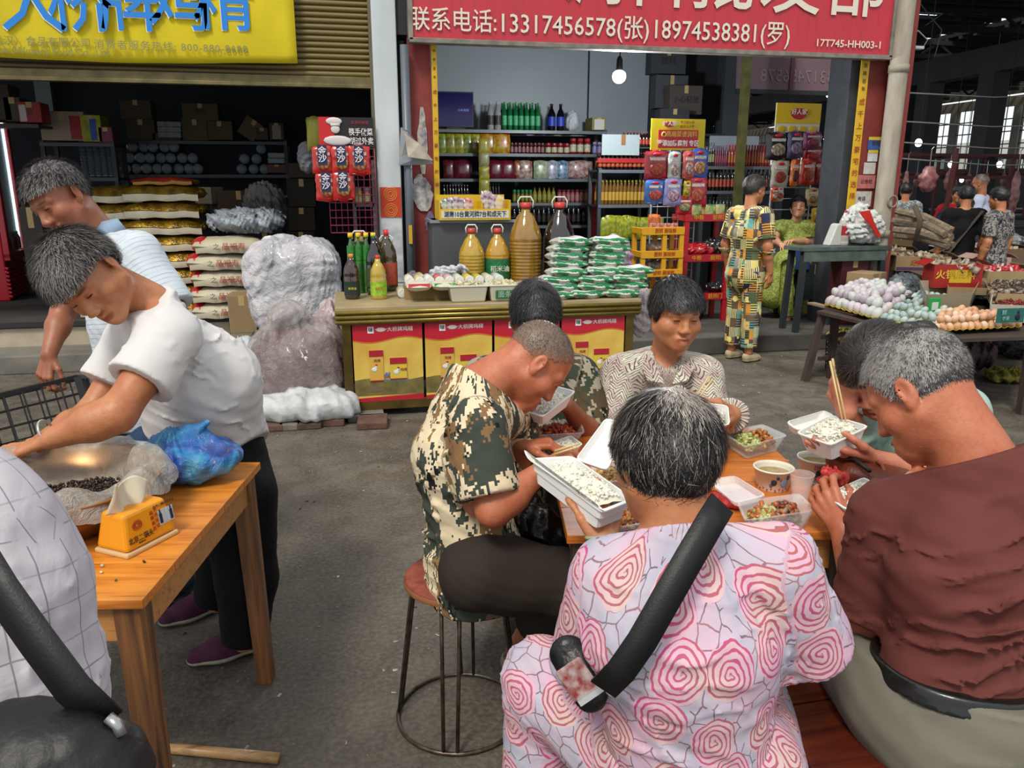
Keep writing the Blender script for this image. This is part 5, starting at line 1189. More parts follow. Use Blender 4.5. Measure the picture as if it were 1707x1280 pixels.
rowof(2,914,943,Z[0],SB,name='cola_bottle',label='dark cola bottle with a blue label on the top back shelf',cat='bottle',group='cola bottles on the top back shelf',kind='bottle',r=.055,h=.32,c1='0c0a12',c2='10101c',c3='2038a0')
q=AY(955,217,SB+.15);blob('white_bag','small white carrier bag beside the cola bottles',np.array([q[0],SB+.18,Z[0]+.13]),(.085,.07,.13),film('b0b4b8',.95,.4,.6,18),seed=41,lump=.02,ridges=9,h=.010)
carton('small olive box with a white label on the top back shelf',987,1011,196,217,SB+.05,M('7a7440',.7),txt_=None,panel=('b8b8b0',0,.7))
a_=Z[1]
for i,(px,cl,c2,lab)in enumerate(((736,'7d8a1c','3a5a1c','lime pouch at the left end of the second back shelf'),(751,'8a8a1c','5a5a14','second lime pouch on the second back shelf'),(766,'9a9420','5a5a14','pale lime pouch in the middle of the lime row'),(779,'8a921c','4a5a14','narrow lime pouch in the lime row'),(793,'a09a24','5a5a14','crumpled lime pouch beside the orange-yellow one'),(813,'b88a14','7a4a1c','orange-yellow pouch with a grey picture'),(837,'9aa01c','b0401c','bright yellow-green pouch with red print'))):
 q=AY(px,256,SB+.1);mini('snack_pouch',lab,'snack',None,'pouch',.07 if i<5 else.10,.27,cl,c2,('b4b09a','6a6a5a')[i%2],(q[0],SB+.12,a_))
rowof(9,852,910,a_,SB,name='condiment_jar',label='small dark red jar with a pink label on the second back shelf',cat='jar',group='small dark red jars on the second back shelf',kind='jar',r=.030,h=.13,c1='2c1014',c2='6a1c20',c3='8a5a5c')
rowof(4,911,952,a_,SB,name='condiment_jar',label='short jar of red chilli sauce with a cream label on the second back shelf',cat='jar',group='short red-capped jars',kind='jar',r=.040,h=.13,c1='6a1814',c2='9a1c20',c3='b0a888')
rowof(3,952,987,a_,SB,name='condiment_jar',label='tall jar of red chilli sauce with a cream label on the second back shelf',cat='jar',group='tall red-capped jars',kind='jar',r=.045,h=.19,c1='6a1814',c2='9a1c20',c3='b4ac90')
rowof(2,990,1006,a_,SB,name='condiment_jar',label='jar with a violet label at the right end of the second back shelf',cat='jar',group='violet-labelled jars',kind='jar',r=.035,h=.15,c1='4a4468',c2='8a8498',c3='7a74a0')
for i,(px,w_,cl,c2,lab)in enumerate(((748,.07,'6a1820','1c1416','small dark red pouch at the left of the third back shelf'),(772,.12,'6a1830','3a1018','wide crimson pouch above the shopkeeper'),(826,.10,'6a1228','3a0c14','crimson pouch right of the hanging lime packets'),(846,.10,'74142c','3a0c14','second crimson pouch right of the hanging lime packets'),(863,.05,'a05a24','4a1c14','small orange-brown jar-like pouch'),(876,.09,'a8a494','7a2c2c','white pouch with a red and green print'),(901,.10,'6a8a60','a8a890','pale green pouch on the third back shelf'),(921,.07,'7a7a8c','b0b0b8','grey-violet pouch on the third back shelf'),(938,.08,'3a5a78','8aa0b0','blue-grey pouch on the third back shelf'),(966,.17,'7a3a34','b0a098','wide red and white foil pouch at the right of the third back shelf'))):
 q=AY(px,298,SB+.1);mini('snack_pouch',lab,'snack',None,'pouch',w_*.95,.22,cl,c2,('a8a08c','7a5a5a')[i%2],(q[0],SB+.12,Z[2]))
t=thing('hanging_packets','strip of lime packets hanging in front of the back shelves','snack',(AY(806,262,SB-.08)[0],SB-.10,AY(806,325,SB)[2]));
for k in range(4):o=ob('packet',pillow(.13,.17,.03,k,nu=8,nv=8),M('8a8420' if k!=2 else '7a7a50',.35,coat=.4,var=.3,vscale=20),t);o.rotation_euler=(PI/2,0,0);o.location=(0,0,.1+k*.16)
rowof(9,738,782,Z[3],SB,name='sauce_bottle',label='dark sauce bottle with a white cap on the fourth back shelf behind the shopkeeper',cat='bottle',group='dark bottles behind the shopkeeper',kind='bottle',r=.028,h=.22,c1='14100e',c2='8a8a84',c3='3a3430')
rowof(5,812,835,Z[3],SB,name='sauce_bottle',label='thin black bottle left of the green-capped jars',cat='bottle',group='thin black bottles',kind='bottle',r=.02,h=.24,c1='100e0c',c2='3a3a3a',c3='24201c')
rowof(5,856,890,Z[3],SB,name='condiment_jar',label='jar with a green cap on the fourth back shelf',cat='jar',group='green-capped jars',kind='jar',r=.040,h=.16,c1='4a4a1c',c2='14703a',c3='7a7a2c')
rowof(5,890,930,Z[3],SB,name='sauce_bottle',label='slim amber bottle with a dark cap on the fourth back shelf',cat='bottle',group='slim amber bottles',kind='bottle',r=.030,h=.19,c1='7a6a1c',c2='3a1c1c',c3='8a8a3a')
rowof(7,932,985,Z[3],SB,name='condiment_jar',label='rose-pink jar on the fourth back shelf',cat='jar',group='rose-pink jars',kind='jar',r=.036,h=.16,c1='8a4448',c2='5a1c20',c3='9a6a64')
rowof(16,855,990,Z[4],SB,name='sauce_bottle',label='black soy sauce bottle with a silver cap on the lowest back shelf',cat='bottle',group='black soy bottles low at the back',kind='bottle',r=.030,h=.24,c1='0c0a0a',c2='6a6a6a',c3='2c2420')
mb=MB();mb.box((AY(989,340,9.5)[0],9.5,(AY(989,310,9.5)[2]+PZ)/2),(.10,.03,AY(989,310,9.5)[2]-PZ));mb.o('x',None)if False else tag(mb.o('red_strip',M('a8281c',.5,var=.3,vscale=20)),'narrow red advertising strip standing at the end of the back shelf','sign')
# ---------------- shelf row facing left of the yellow sign
S2=8.95
Z2=shelf('grey shelf with amber bottles between the back shelf and the yellow sign',998,1090,(283,341,400),S2,.40,'3a3e42')
mb=MB();a=AY(1006,258,S2-.02);b=AY(1070,224,S2-.02);tag(None,'','')if False else None
t=thing('blank_board','blank pale board fixed above the amber bottles','board',((a[0]+b[0])/2,S2+.05,a[2]));mb.box((0,0,(b[2]-a[2])/2),(b[0]-a[0],.012,b[2]-a[2]));mb.o('panel',M('9aa6a8',.4),t);mb=MB();mb.box((.03,-.01,(b[2]-a[2])*.75),(.05,.006,(b[2]-a[2])*.5));mb.o('brown_note',M('8a5a34',.6),t)
t2=thing('red_trim','red and gold trim of the rack under the blank board','trim',((a[0]+b[0])/2+.1,S2+.04,a[2]-.06));mb=MB();mb.box((0,0,0),(b[0]-a[0]+.3,.02,.05));mb.o('strip',M('9a1c20',.5),t2)
rowof(12,1000,1088,Z2[0],S2,name='sauce_bottle',label='dark bottle with a brick-red label on the shelf beneath the blank board',cat='bottle',group='red-labelled bottles beneath the blank board',kind='bottle',r=.032,h=.20,c1='1c0c0a',c2='6a1c1c',c3='a0481c',rows=2)
rowof(9,1040,1090,Z2[0]+.26,S2,name='sauce_bottle',label='red-capped bottle standing on the upper tier by the yellow sign',cat='bottle',group='upper tier of red-capped bottles',kind='bottle',r=.03,h=.17,c1='280e0c',c2='8a1c1c',c3='a03a24')
mb=MB();q=AY(1065,283,S2);mb.box((q[0],S2+.16,Z2[0]+.25),(.5,.2,.016));tag(mb.o('small_shelf',M('3a3e42',.5)),'narrow raised tier holding red-capped bottles','shelf')
rowof(14,1000,1088,Z2[1],S2,name='oil_bottle',label='small amber bottle with a lime cap left of the yellow sign',cat='bottle',group='amber bottles left of the yellow sign',kind='bottle',r=.034,h=.28,c1='6a4a14',c2='8a8a24',c3='b08a34',rows=2)
for i in range(13):q=AY(1008+i*7.2,398,S2-.25);mini('lime_packet','yellow-green packet propped in the low bin of the middle shop','snack','yellow-green packets in the low bin','pouch',.07,.24,'9a981c','5a6a1c',('8a4a1c','9a9a40')[i%2],(q[0],S2-.25+rnd.uniform(-.03,.03),AY(1040,400,S2-.25)[2]+rnd.uniform(0,.05)))
mb=MB();q=AY(1050,402,S2-.25);mb.box((q[0],S2-.22,(q[2]+PZ)/2),(.85,.34,q[2]-PZ));tag(mb.o('bin',M('2c3034',.6)),'dark low bin under the yellow-green packets','bin')
# ---------------- shelf right of the yellow sign
Z3=shelf('grey shelf of sauces between the yellow sign and the standing passer-by',1172,1292,(277,318,362,405),S2,.40,'3a3e42')
rowof(6,1174,1196,Z3[0],S2,name='wine_bottle',label='black wine bottle with a pale label at the left of the sauce shelf',cat='bottle',group='black wine bottles',kind='bottle',r=.03,h=.27,c1='0c0e0c',c2='1c3a28',c3='8a8a5c')
rowof(6,1197,1218,Z3[0],S2,name='sauce_bottle',label='slim plum-coloured bottle on the top sauce shelf',cat='bottle',group='slim plum bottles',kind='bottle',r=.022,h=.24,c1='5a2c3c',c2='7a5a84',c3='8a3a4c',rows=2)
rowof(15,1219,1290,Z3[0],S2,name='sauce_bottle',label='red hot-sauce bottle on the top sauce shelf',cat='bottle',group='red hot-sauce bottles',kind='bottle',r=.024,h=.25,c1='8a1c20',c2='a81c24',c3='a8602c',rows=2)
rowof(18,1174,1290,Z3[1],S2,name='soy_bottle',label='dark soy bottle with a red and orange label on the second sauce shelf',cat='bottle',group='dark soy bottles',kind='bottle',r=.027,h=.26,c1='140c0a',c2='1a1614',c3='a0442c',rows=2)
rowof(12,1178,1250,Z3[2],S2,name='vinegar_bottle',label='black vinegar bottle with a lime cap on the third sauce shelf',cat='bottle',group='lime-capped vinegar bottles',kind='bottle',r=.027,h=.24,c1='100e0c',c2='5a7a1c',c3='4a5a34')
t=thing('pale_panel','pale panel behind the red hot-sauce bottles','board',(AY(1225,230,S2+.45)[0],S2+.46,Z3[0]));a=AY(1178,226,S2+.45);b=AY(1260,226,S2+.45);mb=MB();mb.box((0,0,(a[2]-Z3[0])/2),(b[0]-a[0],.02,a[2]-Z3[0]));mb.o('panel',M('8d969c',.4),t)
for i,(x0,x1,y0,y1,tx)in enumerate(((1085,1145,82,122,'饮料'),(1092,1148,126,180,'调味'),(1115,1172,143,190,'小心轻放'),(1100,1150,182,215,None))):
 carton(['dim carton touching the ceiling behind the sign','dim carton in the middle of the rear stack','brownish carton lettered in black at the rear','lowest dim carton of the rear stack'][i],x0,x1,y0,y1,10.0-.2*i,M(['34373c','3a3c40','3f3a36','2c2e32'][i],.8),d=.2,txt_=tx,tc='16181a')
mb=MB();a=AY(1080,222,9.9);b=AY(1200,222,9.9);mb.box(((a[0]+b[0])/2,10.05,a[2]-.02),(b[0]-a[0],.6,.03));tag(mb.o('high_shelf',M('26292d',.6)),'dark high shelf under the dim cartons','shelf')
mb=MB();mb.box((a[0]+.5,10.05,(a[2]+PZ)/2),(.9,.3,a[2]-PZ-.05));tag(mb.o('dark_cabinet',M('1a1c20',.6)),'dark cabinet behind the sauce shelves','cabinet')
# ---------------- the two printed display racks
def rack_packets(prefix,items,Y):
 for i,(x0,x1,y0,y1,cl,c2,lab)in enumerate(items):
  a=AY(x0,y1,Y);b=AY(x1,y0,Y);w_=(b[0]-a[0])*1.12;h_=(b[2]-a[2])*1.12;t=thing('seasoning_packet',lab,'packet',((a[0]+b[0])/2,Y-.03*(i%3),(a[2]+b[2])/2))
  o=ob('pouch',pillow(w_,h_,.05,i+3,nu=14,nv=14,crumple=.006),M(cl,.28,coat=.5,var=.25,vscale=14,bump=.3,bscale=30),t);o.rotation_euler=(PI/2,0,0)
  mb=MB();mb.sph((0,-.052,-h_*.12),(w_*.33,.010,h_*.22),14,6);mb.o('food_picture',M(c2,.4,var=.6,vscale=45,col2='5a1c10'),t,True);mb=MB();mb.box((0,-.050,h_*.22),(w_*.62,.006,h_*.10));mb.o('title_band',M('c0b8b0',.5,var=.3,vscale=60),t);mb=MB();mb.sph((0,-.050,h_*.37),(w_*.2,.008,h_*.06),10,5);mb.o('emblem',M('b02030',.5),t,True)
  mb=MB();mb.box((0,-.03,-h_*.40),(w_*.7,.006,h_*.10));mb.o('lower_print',M('b8b0a0',.5,var=.5,vscale=60),t)
DY=7.75
a=AY(1084,250,DY);b=AY(1176,199,DY);w_=b[0]-a[0];h_=b[2]-a[2];rk=thing('display_rack','wire display rack with a yellow and red header board','rack',((a[0]+b[0])/2,DY,PZ))
zz=a[2]-PZ;mb=MB();mb.box((0,0,zz+h_/2),(w_,.015,h_));mb.o('header_board',M('c9b416',.5),rk)
mb=MB();mb.box((0,-.010,zz+h_*.36),(w_*.74,.006,h_*.58));mb.o('red_panel',M('b0242a',.5),rk);mb=MB();mb.poly([np.array((-w_*.17+w_*.115*math.cos(t),-.012,zz+h_*.86+h_*.115*math.sin(t)*(1.1 if math.sin(t)<0 else.35)))for t in np.linspace(0,2*PI,20)[:-1]],.006,(0,1,0));mb.o('red_shield',M('b0242a',.5),rk)
text('好人家',h_*.17,M('d8d0c0'),rk,(-w_*.17,-.018,zz+h_*.84),bold=.001);text('考了好人家',h_*.10,M('9a4a1c'),rk,(w_*.16,-.012,zz+h_*.89));text('就见人人夸',h_*.10,M('9a4a1c'),rk,(w_*.16,-.012,zz+h_*.76))
text('高端菜谱调料',h_*.20,M('c9b04a'),rk,(w_*.06,-.016,zz+h_*.50),sx=.92);text('零添加防腐剂 专区',h_*.21,M('e0dcd4'),rk,(0,-.016,zz+h_*.21),sx=.86,bold=.001);mb=MB();mb.tube([(-w_*.27+h_*.07*math.cos(t),-.016,zz+h_*.50+h_*.07*math.sin(t))for t in np.linspace(0,2*PI,15)[:-1]],.006,5,True);mb.o('gold_ring',M('c9b04a'),rk,True)
wirem=M('a8acae',.4,.5);mb=MB()
for sx in(-1,1):mb.tube([(sx*w_*.42,.03,0),(sx*w_*.42,.03,zz+.02)],.008,6)
for z in np.arange(.2,zz,.11):mb.tube([(-w_*.42,.03,z),(w_*.42,.03,z)],.005,5)
for x in np.linspace(-.3,.3,4):mb.tube([(x*w_,.03,.1),(x*w_,.03,zz)],.004,5)
mb.o('wire_frame',wirem,rk,True)
rack_packets('a',[(1074,1112,254,298,'8a1c28','a8442c','crimson hotpot packet at the left of the upper row under the yellow header'),(1110,1131,256,298,'a0a8a4','a8a49c','white and red packet second in the upper row under the yellow header'),(1132,1152,255,296,'a84a44','b0a09c','pale red packet third in the upper row under the yellow header'),(1150,1178,251,296,'2a4c98','b8905c','blue packet with a noodle picture at the right under the yellow header'),(1072,1104,302,338,'2c5a9c','a84a4c','blue packet with a red dish at the lower left of the wire rack'),(1102,1130,300,340,'7a7aa8','b0a0b4','lilac packet next to it in the lower row of the wire rack'),(1144,1176,297,342,'9a1c2c','b0583c','crimson packet at the lower right of the wire rack'),(1123,1150,328,356,'a82034','7a9a6a','bright red packet with a green seal tilted below the others'),(1133,1145,303,327,'a8981c','b0a03a','narrow yellow packet between the lower rows')],DY-.08)
RY=7.62;rs_=thing('red_stand','red plastic tiered stand with gold lettering beside the yellow rack','stand',(AY(1178,420,RY)[0],RY+.15,PZ));a=AY(1134,365,RY);b=AY(1214,365,RY);w_=b[0]-a[0];rdm=M('a01420',.4)
zs=[AY(1175,y,RY)[2]-PZ for y in(363,430,494)]
for z in zs:
 mb=MB();mb.box((0,0,z-.01),(w_,.32,.02));mb.box((0,-.16,z+.0),(w_,.012,.075));mb.box((-w_/2,0,z),(.012,.32,.06));mb.box((w_/2,0,z),(.012,.32,.06));mb.o('tier',rdm,rs_,bevel=.003)
 text('中粮',.055,M('c99a2c'),rs_,(-w_*.22,-.170,z));text('厨邦门',.055,M('c99a2c'),rs_,(w_*.22,-.170,z))
for sx in(-1,1):
 for sy in(-1,1):mb=MB();mb.box((sx*(w_/2-.03),sy*.14,zs[0]/2),(.05,.04,zs[0]));mb.o('post',rdm,rs_)
L=np.array(rs_.location)
for i,(x,z,r_,cl,nm,lab)in enumerate(((-.05,zs[1],(.22,.12,.075),'9a141c','red_sack','red cloth bundle on the middle tier of the red stand'),(.12,zs[1]+.0,(.13,.1,.10),'1c1c1e','black_pot','black bag on the middle tier of the red stand'),(-.1,zs[1]-.34,(.13,.1,.06),'8a8488','clear_bag','clear bag of small red packs low in the red stand'),(.17,zs[2]+.02,(.10,.1,.06),'16161a','black_bag','black bag on the lowest tier of the red stand'))):
 blob(nm,lab,L+[x,-.02,z+r_[2]+(.0 if i!=2 else.34-.0)*0],r_,M(cl,.35,bump=.5,bscale=20,coat=.4),seed=50+i,lump=.025,ridges=8,h=.012)if i!=2 else None
for i,(px,py,cl,lab)in enumerate(((1160,352,'1f6a3c','green spice packet on the top tier of the red stand'),(1186,350,'1c7a3a','green-topped packet leaning on the top tier'),(1178,356,'b04a1c','orange packet on the top tier'),(1206,356,'6a7a54','olive packet at the right end of the top tier'))):
 q=AY(px,py,RY);mini('spice_packet',lab,'packet',None,'pouch',.06,.13,cl,'a89a5c','b0a890',(q[0],RY+.02+.03*i,PZ+zs[0]+.002))
YY_=7.3;yr=thing('yellow_rack','yellow plastic tiered rack with red lettering at the shop edge','rack',(AY(1104,430,YY_)[0],YY_+.14,PZ));a=AY(1070,380,YY_);b=AY(1140,380,YY_);w_=b[0]-a[0];ym_=M('c9941a',.4)
zs2=[AY(1104,y,YY_)[2]-PZ for y in(385,424,455,487)]
for z in zs2:
 mb=MB();mb.box((0,0,z-.01),(w_,.28,.02));mb.box((0,-.14,z),(w_,.012,.075));mb.box((-w_/2,0,z),(.012,.28,.06));mb.box((w_/2,0,z),(.012,.28,.06));mb.o('tier',ym_,yr,bevel=.003)
 text('厨邦 美味鲜',.050,M('a83a1c'),yr,(.02,-.149,z),sx=.85)
for sx in(-1,0.1,1):
 for sy in(-1,1):mb=MB();mb.box((sx*(w_/2-.02),sy*.12,zs2[0]/2),(.045,.035,zs2[0]));mb.o('post',ym_,yr)
for i in range(4):q=AY(1092+i*12,383,YY_);t=thing('spice_box','small white and red spice box on the yellow rack','box',(q[0],YY_+.06,PZ+zs2[0]+.001),0,'spice boxes on top of the yellow rack');mb=MB();mb.box((0,0,.035),(.055,.05,.07));mb.o('box',M('b8a8a0',.5,var=.5,vscale=60,col2='9a2c2c'),t);mb=MB();mb.box((0,-.027,.035),(.04,.003,.03));mb.o('label',M('a83034',.5),t)
q=AY(1100,360,YY_);mini('spice_packet','orange packet standing on the yellow rack','packet',None,'pouch',.065,.15,'c0641a','8a3a14','b09a4a',(q[0],YY_+.16,PZ+zs2[0]+.002))
for i,(z,cl)in enumerate(((zs2[1],'8a5a58'),(zs2[2],'3a4a34'))):q=AY(1106,400,YY_);blob('clear_bag',('pinkish','dark green')[i]+' bag of goods on a middle tier of the yellow rack',np.array([q[0],YY_+.16,PZ+z+.06]),(.12,.09,.055),M(cl,.3,coat=.5,var=.5,vscale=30,col2='a8a09c'),seed=60+i,lump=.02,ridges=9,h=.012)
PY2=8.1;a=AY(1288,255,PY2);b=AY(1369,173,PY2);w_=b[0]-a[0];h_=b[2]-a[2];po=thing('display_rack','hanging rack with a tall yellow poster above the seated person','rack',((a[0]+b[0])/2,PY2,PZ));zz=a[2]-PZ
mb=MB();mb.box((0,0,zz+h_/2),(w_,.015,h_));mb.o('header_board',M('c9c0a8',.5),po);mb=MB();mb.box((0,-.010,zz+h_*.80),(w_,.006,h_*.40));mb.o('yellow_panel',M('c9a814',.5),po)
mb=MB();mb.poly([np.array((w_*.19*math.cos(t),-.016,zz+h_*.83+h_*.14*math.sin(t)*(1.1 if math.sin(t)<0 else.5)))for t in np.linspace(0,2*PI,20)[:-1]],.006,(0,1,0));mb.o('red_shield',M('a81c24',.5),po);text('好人家',h_*.12,M('d8d0c0'),po,(0,-.022,zz+h_*.82),bold=.001)
for i in range(4):mb=MB();mb.sph((-w_*.36+i*w_*.24,-.012,zz+h_*.48),(w_*.10,.004,h_*.07),12,6);mb.o('yellow_badge',M('c0a41c',.5),po,True)
mb=MB()
for sx in(-1,1):mb.tube([(sx*w_*.45,.02,0),(sx*w_*.45,.02,zz)],.008,6)
for z in np.arange(.3,zz,.12):mb.tube([(-w_*.45,.02,z),(w_*.45,.02,z)],.005,5)
mb.o('wire_frame',wirem,po,True)
rack_packets('b',[(1276,1312,223,265,'201c1e','a8a48c','black and cream packet at the upper left of the poster rack'),(1308,1336,222,262,'3a3450','8a8098','dark violet packet in the middle of the upper poster row'),(1332,1362,222,248,'6a2c50','90405c','plum packet at the upper right of the poster rack'),(1283,1312,270,310,'a8a08c','9a3a30','cream packet with a red dish in the lower poster row'),(1312,1328,268,308,'b8601c','2a2420','narrow orange and black packet in the lower poster row'),(1326,1352,268,306,'a02c20','a8481c','red crawfish packet in the lower poster row'),(1351,1374,267,304,'8a2020','a8441c','black-edged red packet at the right of the lower poster row'),(1334,1364,246,270,'9a1420','a81c28','folded bright red packets bunched at the right of the poster rack'),(1278,1290,313,334,'b84a1c','b0a8a0','small orange packet below the poster rows'),(1290,1304,313,334,'a8a49c','b8581c','small white packet below the poster rows'),(1338,1362,315,342,'a89a6c','8a7a4a','tan packet low on the poster rack'),(1344,1364,348,378,'b8961c','b0401c','yellow and orange canister packet beside the green sleeve')],PY2-.08)
a=AY(1238,178,9.2);b=AY(1398,95,9.2);t=thing('hanging_sign','faded violet-grey sign seen from behind, hanging in the gap of the middle shop','sign',((a[0]+b[0])/2+.1,9.3,a[2]+.25));w_=b[0]-a[0]+.3
mb=MB();mb.box((0,0,.45),(w_,.03,1.0));mb.o('panel',M('6a545c',.7,var=.1,vscale=3),t).rotation_euler=(0,-.035,0)
for i,ch in enumerate('部发批料调'):o=text(ch,.38,M('7d686c'),t,(-w_*.38+i*w_*.19,-.022,.52),ex=.001);o.scale=(-1,1,1)
o=text('13317456578',.20,M('7d686c'),t,(w_*.05,-.022,.12),ex=.001);o.scale=(-1,1,1)
mb=MB();mb.box((-.05,-.02,.45),(.05,.03,1.0));mb.o('batten',M('4a2c30',.7),t);mb=MB();mb.box((0,0,-.06),(w_,.05,.05));mb.o('lower_edge',M('24262a',.7),t)
# ================================================================ left shop
LZ=.36
ZL=shelf('dark rear shelf with cartons and cup rolls in the left shop',195,478,(235,291),10.3,.5,'16181c',z0=LZ,edge='24282c')
ZM=shelf('dark shelf nearer the street with a red and yellow carton in the left shop',66,190,(238,296),9.3,.45,'17191d',z0=LZ,edge='24282c')
boxes=[(202,250,167,198,'carton on the upper level at the left of the rear shelf',0,None),(305,362,173,200,'brown carton with print lying on the upper level of the rear shelf',1,'商标'),(213,256,199,233,'plain carton standing on the lower level at the left of the rear shelf',2,None),(305,345,199,234,'carton under the printed one on the rear shelf',3,None),(346,386,202,233,'pale square carton beside the tilted one on the rear shelf',1,None),(428,446,213,233,'small grey carton right of the tilted one',2,None),(450,472,205,233,'upright carton with a white label at the right end of the rear shelf',0,None),(255,300,222,235,'low grey tray of goods beside the cup packs',2,None)]
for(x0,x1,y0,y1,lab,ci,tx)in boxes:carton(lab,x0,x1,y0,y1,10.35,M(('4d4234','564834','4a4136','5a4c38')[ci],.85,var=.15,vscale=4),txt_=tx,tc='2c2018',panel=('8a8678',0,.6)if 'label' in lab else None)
t=carton('carton tilted on its corner on the rear shelf',393,422,195,228,10.4,M('5f543e',.85),tilt=.6)
for i in range(3):carton('stack of white cup packs, %s of three'%('topmost','middle','lowest')[i],262+i*1,301,203+i*9,211+i*9,10.33,M('7f8684',.5,var=.3,vscale=20),d=.2,name='cup_pack')
carton('long pale carton with a red end on the nearer left shelf',70,138,186,234,9.35,M('8d8070',.8),d=.35,panel=('8a1c20',.33,.32),txt_=None)
carton('yellow printed carton beside the red-ended one',138,166,192,236,9.33,M('a09a14',.6,var=.3,vscale=16,col2='6a7a1c'),d=.3,panel=('24489a',.1,.3))
carton('magenta bag-like pack right of the yellow carton',166,186,212,238,9.33,M('6a1c3c',.5,var=.3,vscale=20),d=.25)
ZN=shelf('dark shelf at the far left edge with stacked cartons',-60,64,(206,),8.9,.4,'1c1416',z0=LZ,edge='30181a',legs=False)
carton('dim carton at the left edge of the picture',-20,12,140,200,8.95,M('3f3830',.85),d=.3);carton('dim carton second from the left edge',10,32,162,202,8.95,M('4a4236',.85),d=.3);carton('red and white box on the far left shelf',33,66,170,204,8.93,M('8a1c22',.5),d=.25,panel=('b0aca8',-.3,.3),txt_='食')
gcup=M('6d747c',.2,coat=.6,var=.4,vscale=30)
k=0
for row,n in((0,8),(1,7),(2,5)):
 for i in range(n):
  z=ZL[1]+.001+row*.125;x=AY(208+i*17.5+row*8,270,10.35)[0]
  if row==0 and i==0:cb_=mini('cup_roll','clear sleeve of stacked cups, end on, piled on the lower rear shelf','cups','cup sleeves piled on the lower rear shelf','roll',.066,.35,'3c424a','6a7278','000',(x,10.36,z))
  else:dup(cb_,(x+rnd.uniform(-.01,.01),10.36+rnd.uniform(-.02,.02),z))
for i,(px,dz)in enumerate(((402,0),(422,0),(440,0),(408,.12),(428,.12),(437,.24))):
 x=AY(px,270,10.35)[0];dup(cb_,(x,10.36,ZL[1]+.001+dz),None,'white paper cup sleeve in the small pile at the right of the rear shelf','paper cup sleeves at the right of the rear shelf')
for i in range(5):
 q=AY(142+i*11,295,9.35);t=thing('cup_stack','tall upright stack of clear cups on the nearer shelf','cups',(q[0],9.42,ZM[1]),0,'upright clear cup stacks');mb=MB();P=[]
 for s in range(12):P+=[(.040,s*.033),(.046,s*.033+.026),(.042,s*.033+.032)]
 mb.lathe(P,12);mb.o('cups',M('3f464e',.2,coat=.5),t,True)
for i in range(2):carton(('blue-white','white')[i]+' tissue pack on the small stack at the right of the rear shelf',447,474,255+i*9,263+i*9,10.34,M('7d8e98',.5),d=.2,name='tissue_pack')
carton('flat red packs beneath the tissue packs',446,476,274,288,10.34,M('5a2024',.5),d=.2)
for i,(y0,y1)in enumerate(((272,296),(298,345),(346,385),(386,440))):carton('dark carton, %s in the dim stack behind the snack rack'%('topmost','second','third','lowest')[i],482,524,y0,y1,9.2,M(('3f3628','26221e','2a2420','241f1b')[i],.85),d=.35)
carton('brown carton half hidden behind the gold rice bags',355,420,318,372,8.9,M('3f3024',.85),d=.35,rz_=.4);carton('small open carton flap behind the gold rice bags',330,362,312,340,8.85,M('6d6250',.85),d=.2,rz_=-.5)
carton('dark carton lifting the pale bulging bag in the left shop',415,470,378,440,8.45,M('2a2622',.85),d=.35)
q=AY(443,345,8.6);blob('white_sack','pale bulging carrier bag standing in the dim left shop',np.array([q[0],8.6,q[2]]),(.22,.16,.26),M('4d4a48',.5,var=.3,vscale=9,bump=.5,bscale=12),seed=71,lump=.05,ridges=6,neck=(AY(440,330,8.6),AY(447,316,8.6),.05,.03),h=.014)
goldm=M('9a7a1c',.28,.6,var=.5,vscale=14,col2='5a4414',bump=.7,bscale=40);whitebag=M('b5ae98',.5,var=.15,vscale=8);redb=M('8d2416',.4,var=.3,vscale=12)
def ricebag(label,loc,L_,W_,H_,m1,m2,m3,group,seed,rz_=0):
 t=thing('rice_bag',label,'rice bag',loc,rz_,group);ob('sack',pillow(L_,W_,H_,seed,crumple=.012,nu=20,nv=14),m1,t)
 mb=MB();P=[]
 for k in range(13):u=-.46+.92*k/12;P.append((u*L_,-W_*.47-.006*math.cos(u*9),H_*.40+.005*math.sin(u*17+seed)))
 V=[]
 for p in P:V+=[(p[0],p[1]+.028*abs(p[0]/L_*2)**4-.008,p[2]-H_*.32),(p[0],p[1]-.020+.03*abs(p[0]/L_*2)**4,p[2]),(p[0],p[1]-.004+.03*abs(p[0]/L_*2)**4,p[2]+H_*.20)]
 mb.add(V,[(3*i+j,3*i+3+j,3*i+4+j,3*i+1+j)for i in range(12)for j in(0,1)]);o=mb.o('front_band',m2,t,True)
 for s in(-1,1):mb=MB();mb.sph((s*L_*.47,0,H_*.5),(.035,W_*.36,H_*.30),8,6);mb.o('gathered_end',m3,t,True)
 return t
GY=7.85;x1_=AY(270,350,GY)[0];x2_=AY(168,350,GY)[0];gh=.152
gb=None;OR8=('lowest of eight','second from the bottom','third from the bottom','fourth from the bottom','fourth from the top','third from the top','second from the top','topmost')
for i in range(8):
 if gb is None:gb=ricebag('gold rice bag in the right-hand gold stack, lowest of eight',(x1_,GY+.2,LZ),.70,.42,.165,goldm,whitebag,goldm,'rice bags in the right-hand gold stack',3)
 else:dup(gb,(x1_+rnd.uniform(-.02,.02),GY+.2,LZ+gh*i),rnd.uniform(-.04,.04),'gold rice bag in the right-hand gold stack, '+OR8[i])
for i in range(8):dup(gb,(x2_+rnd.uniform(-.02,.02),GY+.26,LZ+gh*i*.985),rnd.uniform(-.05,.05),'gold rice bag in the left-hand gold stack behind the polo shirt, '+OR8[i],'rice bags in the left-hand gold stack')
t=ricebag('red-topped flat bag lying on the right-hand gold stack',(x1_+.02,GY+.22,LZ+gh*8),.55,.4,.07,redb,M('8a6a28',.4),goldm,None,5)
cream=M('aca48c',.5,var=.1,vscale=8,bump=.2,bscale=30);rd2=M('a01c22',.4)
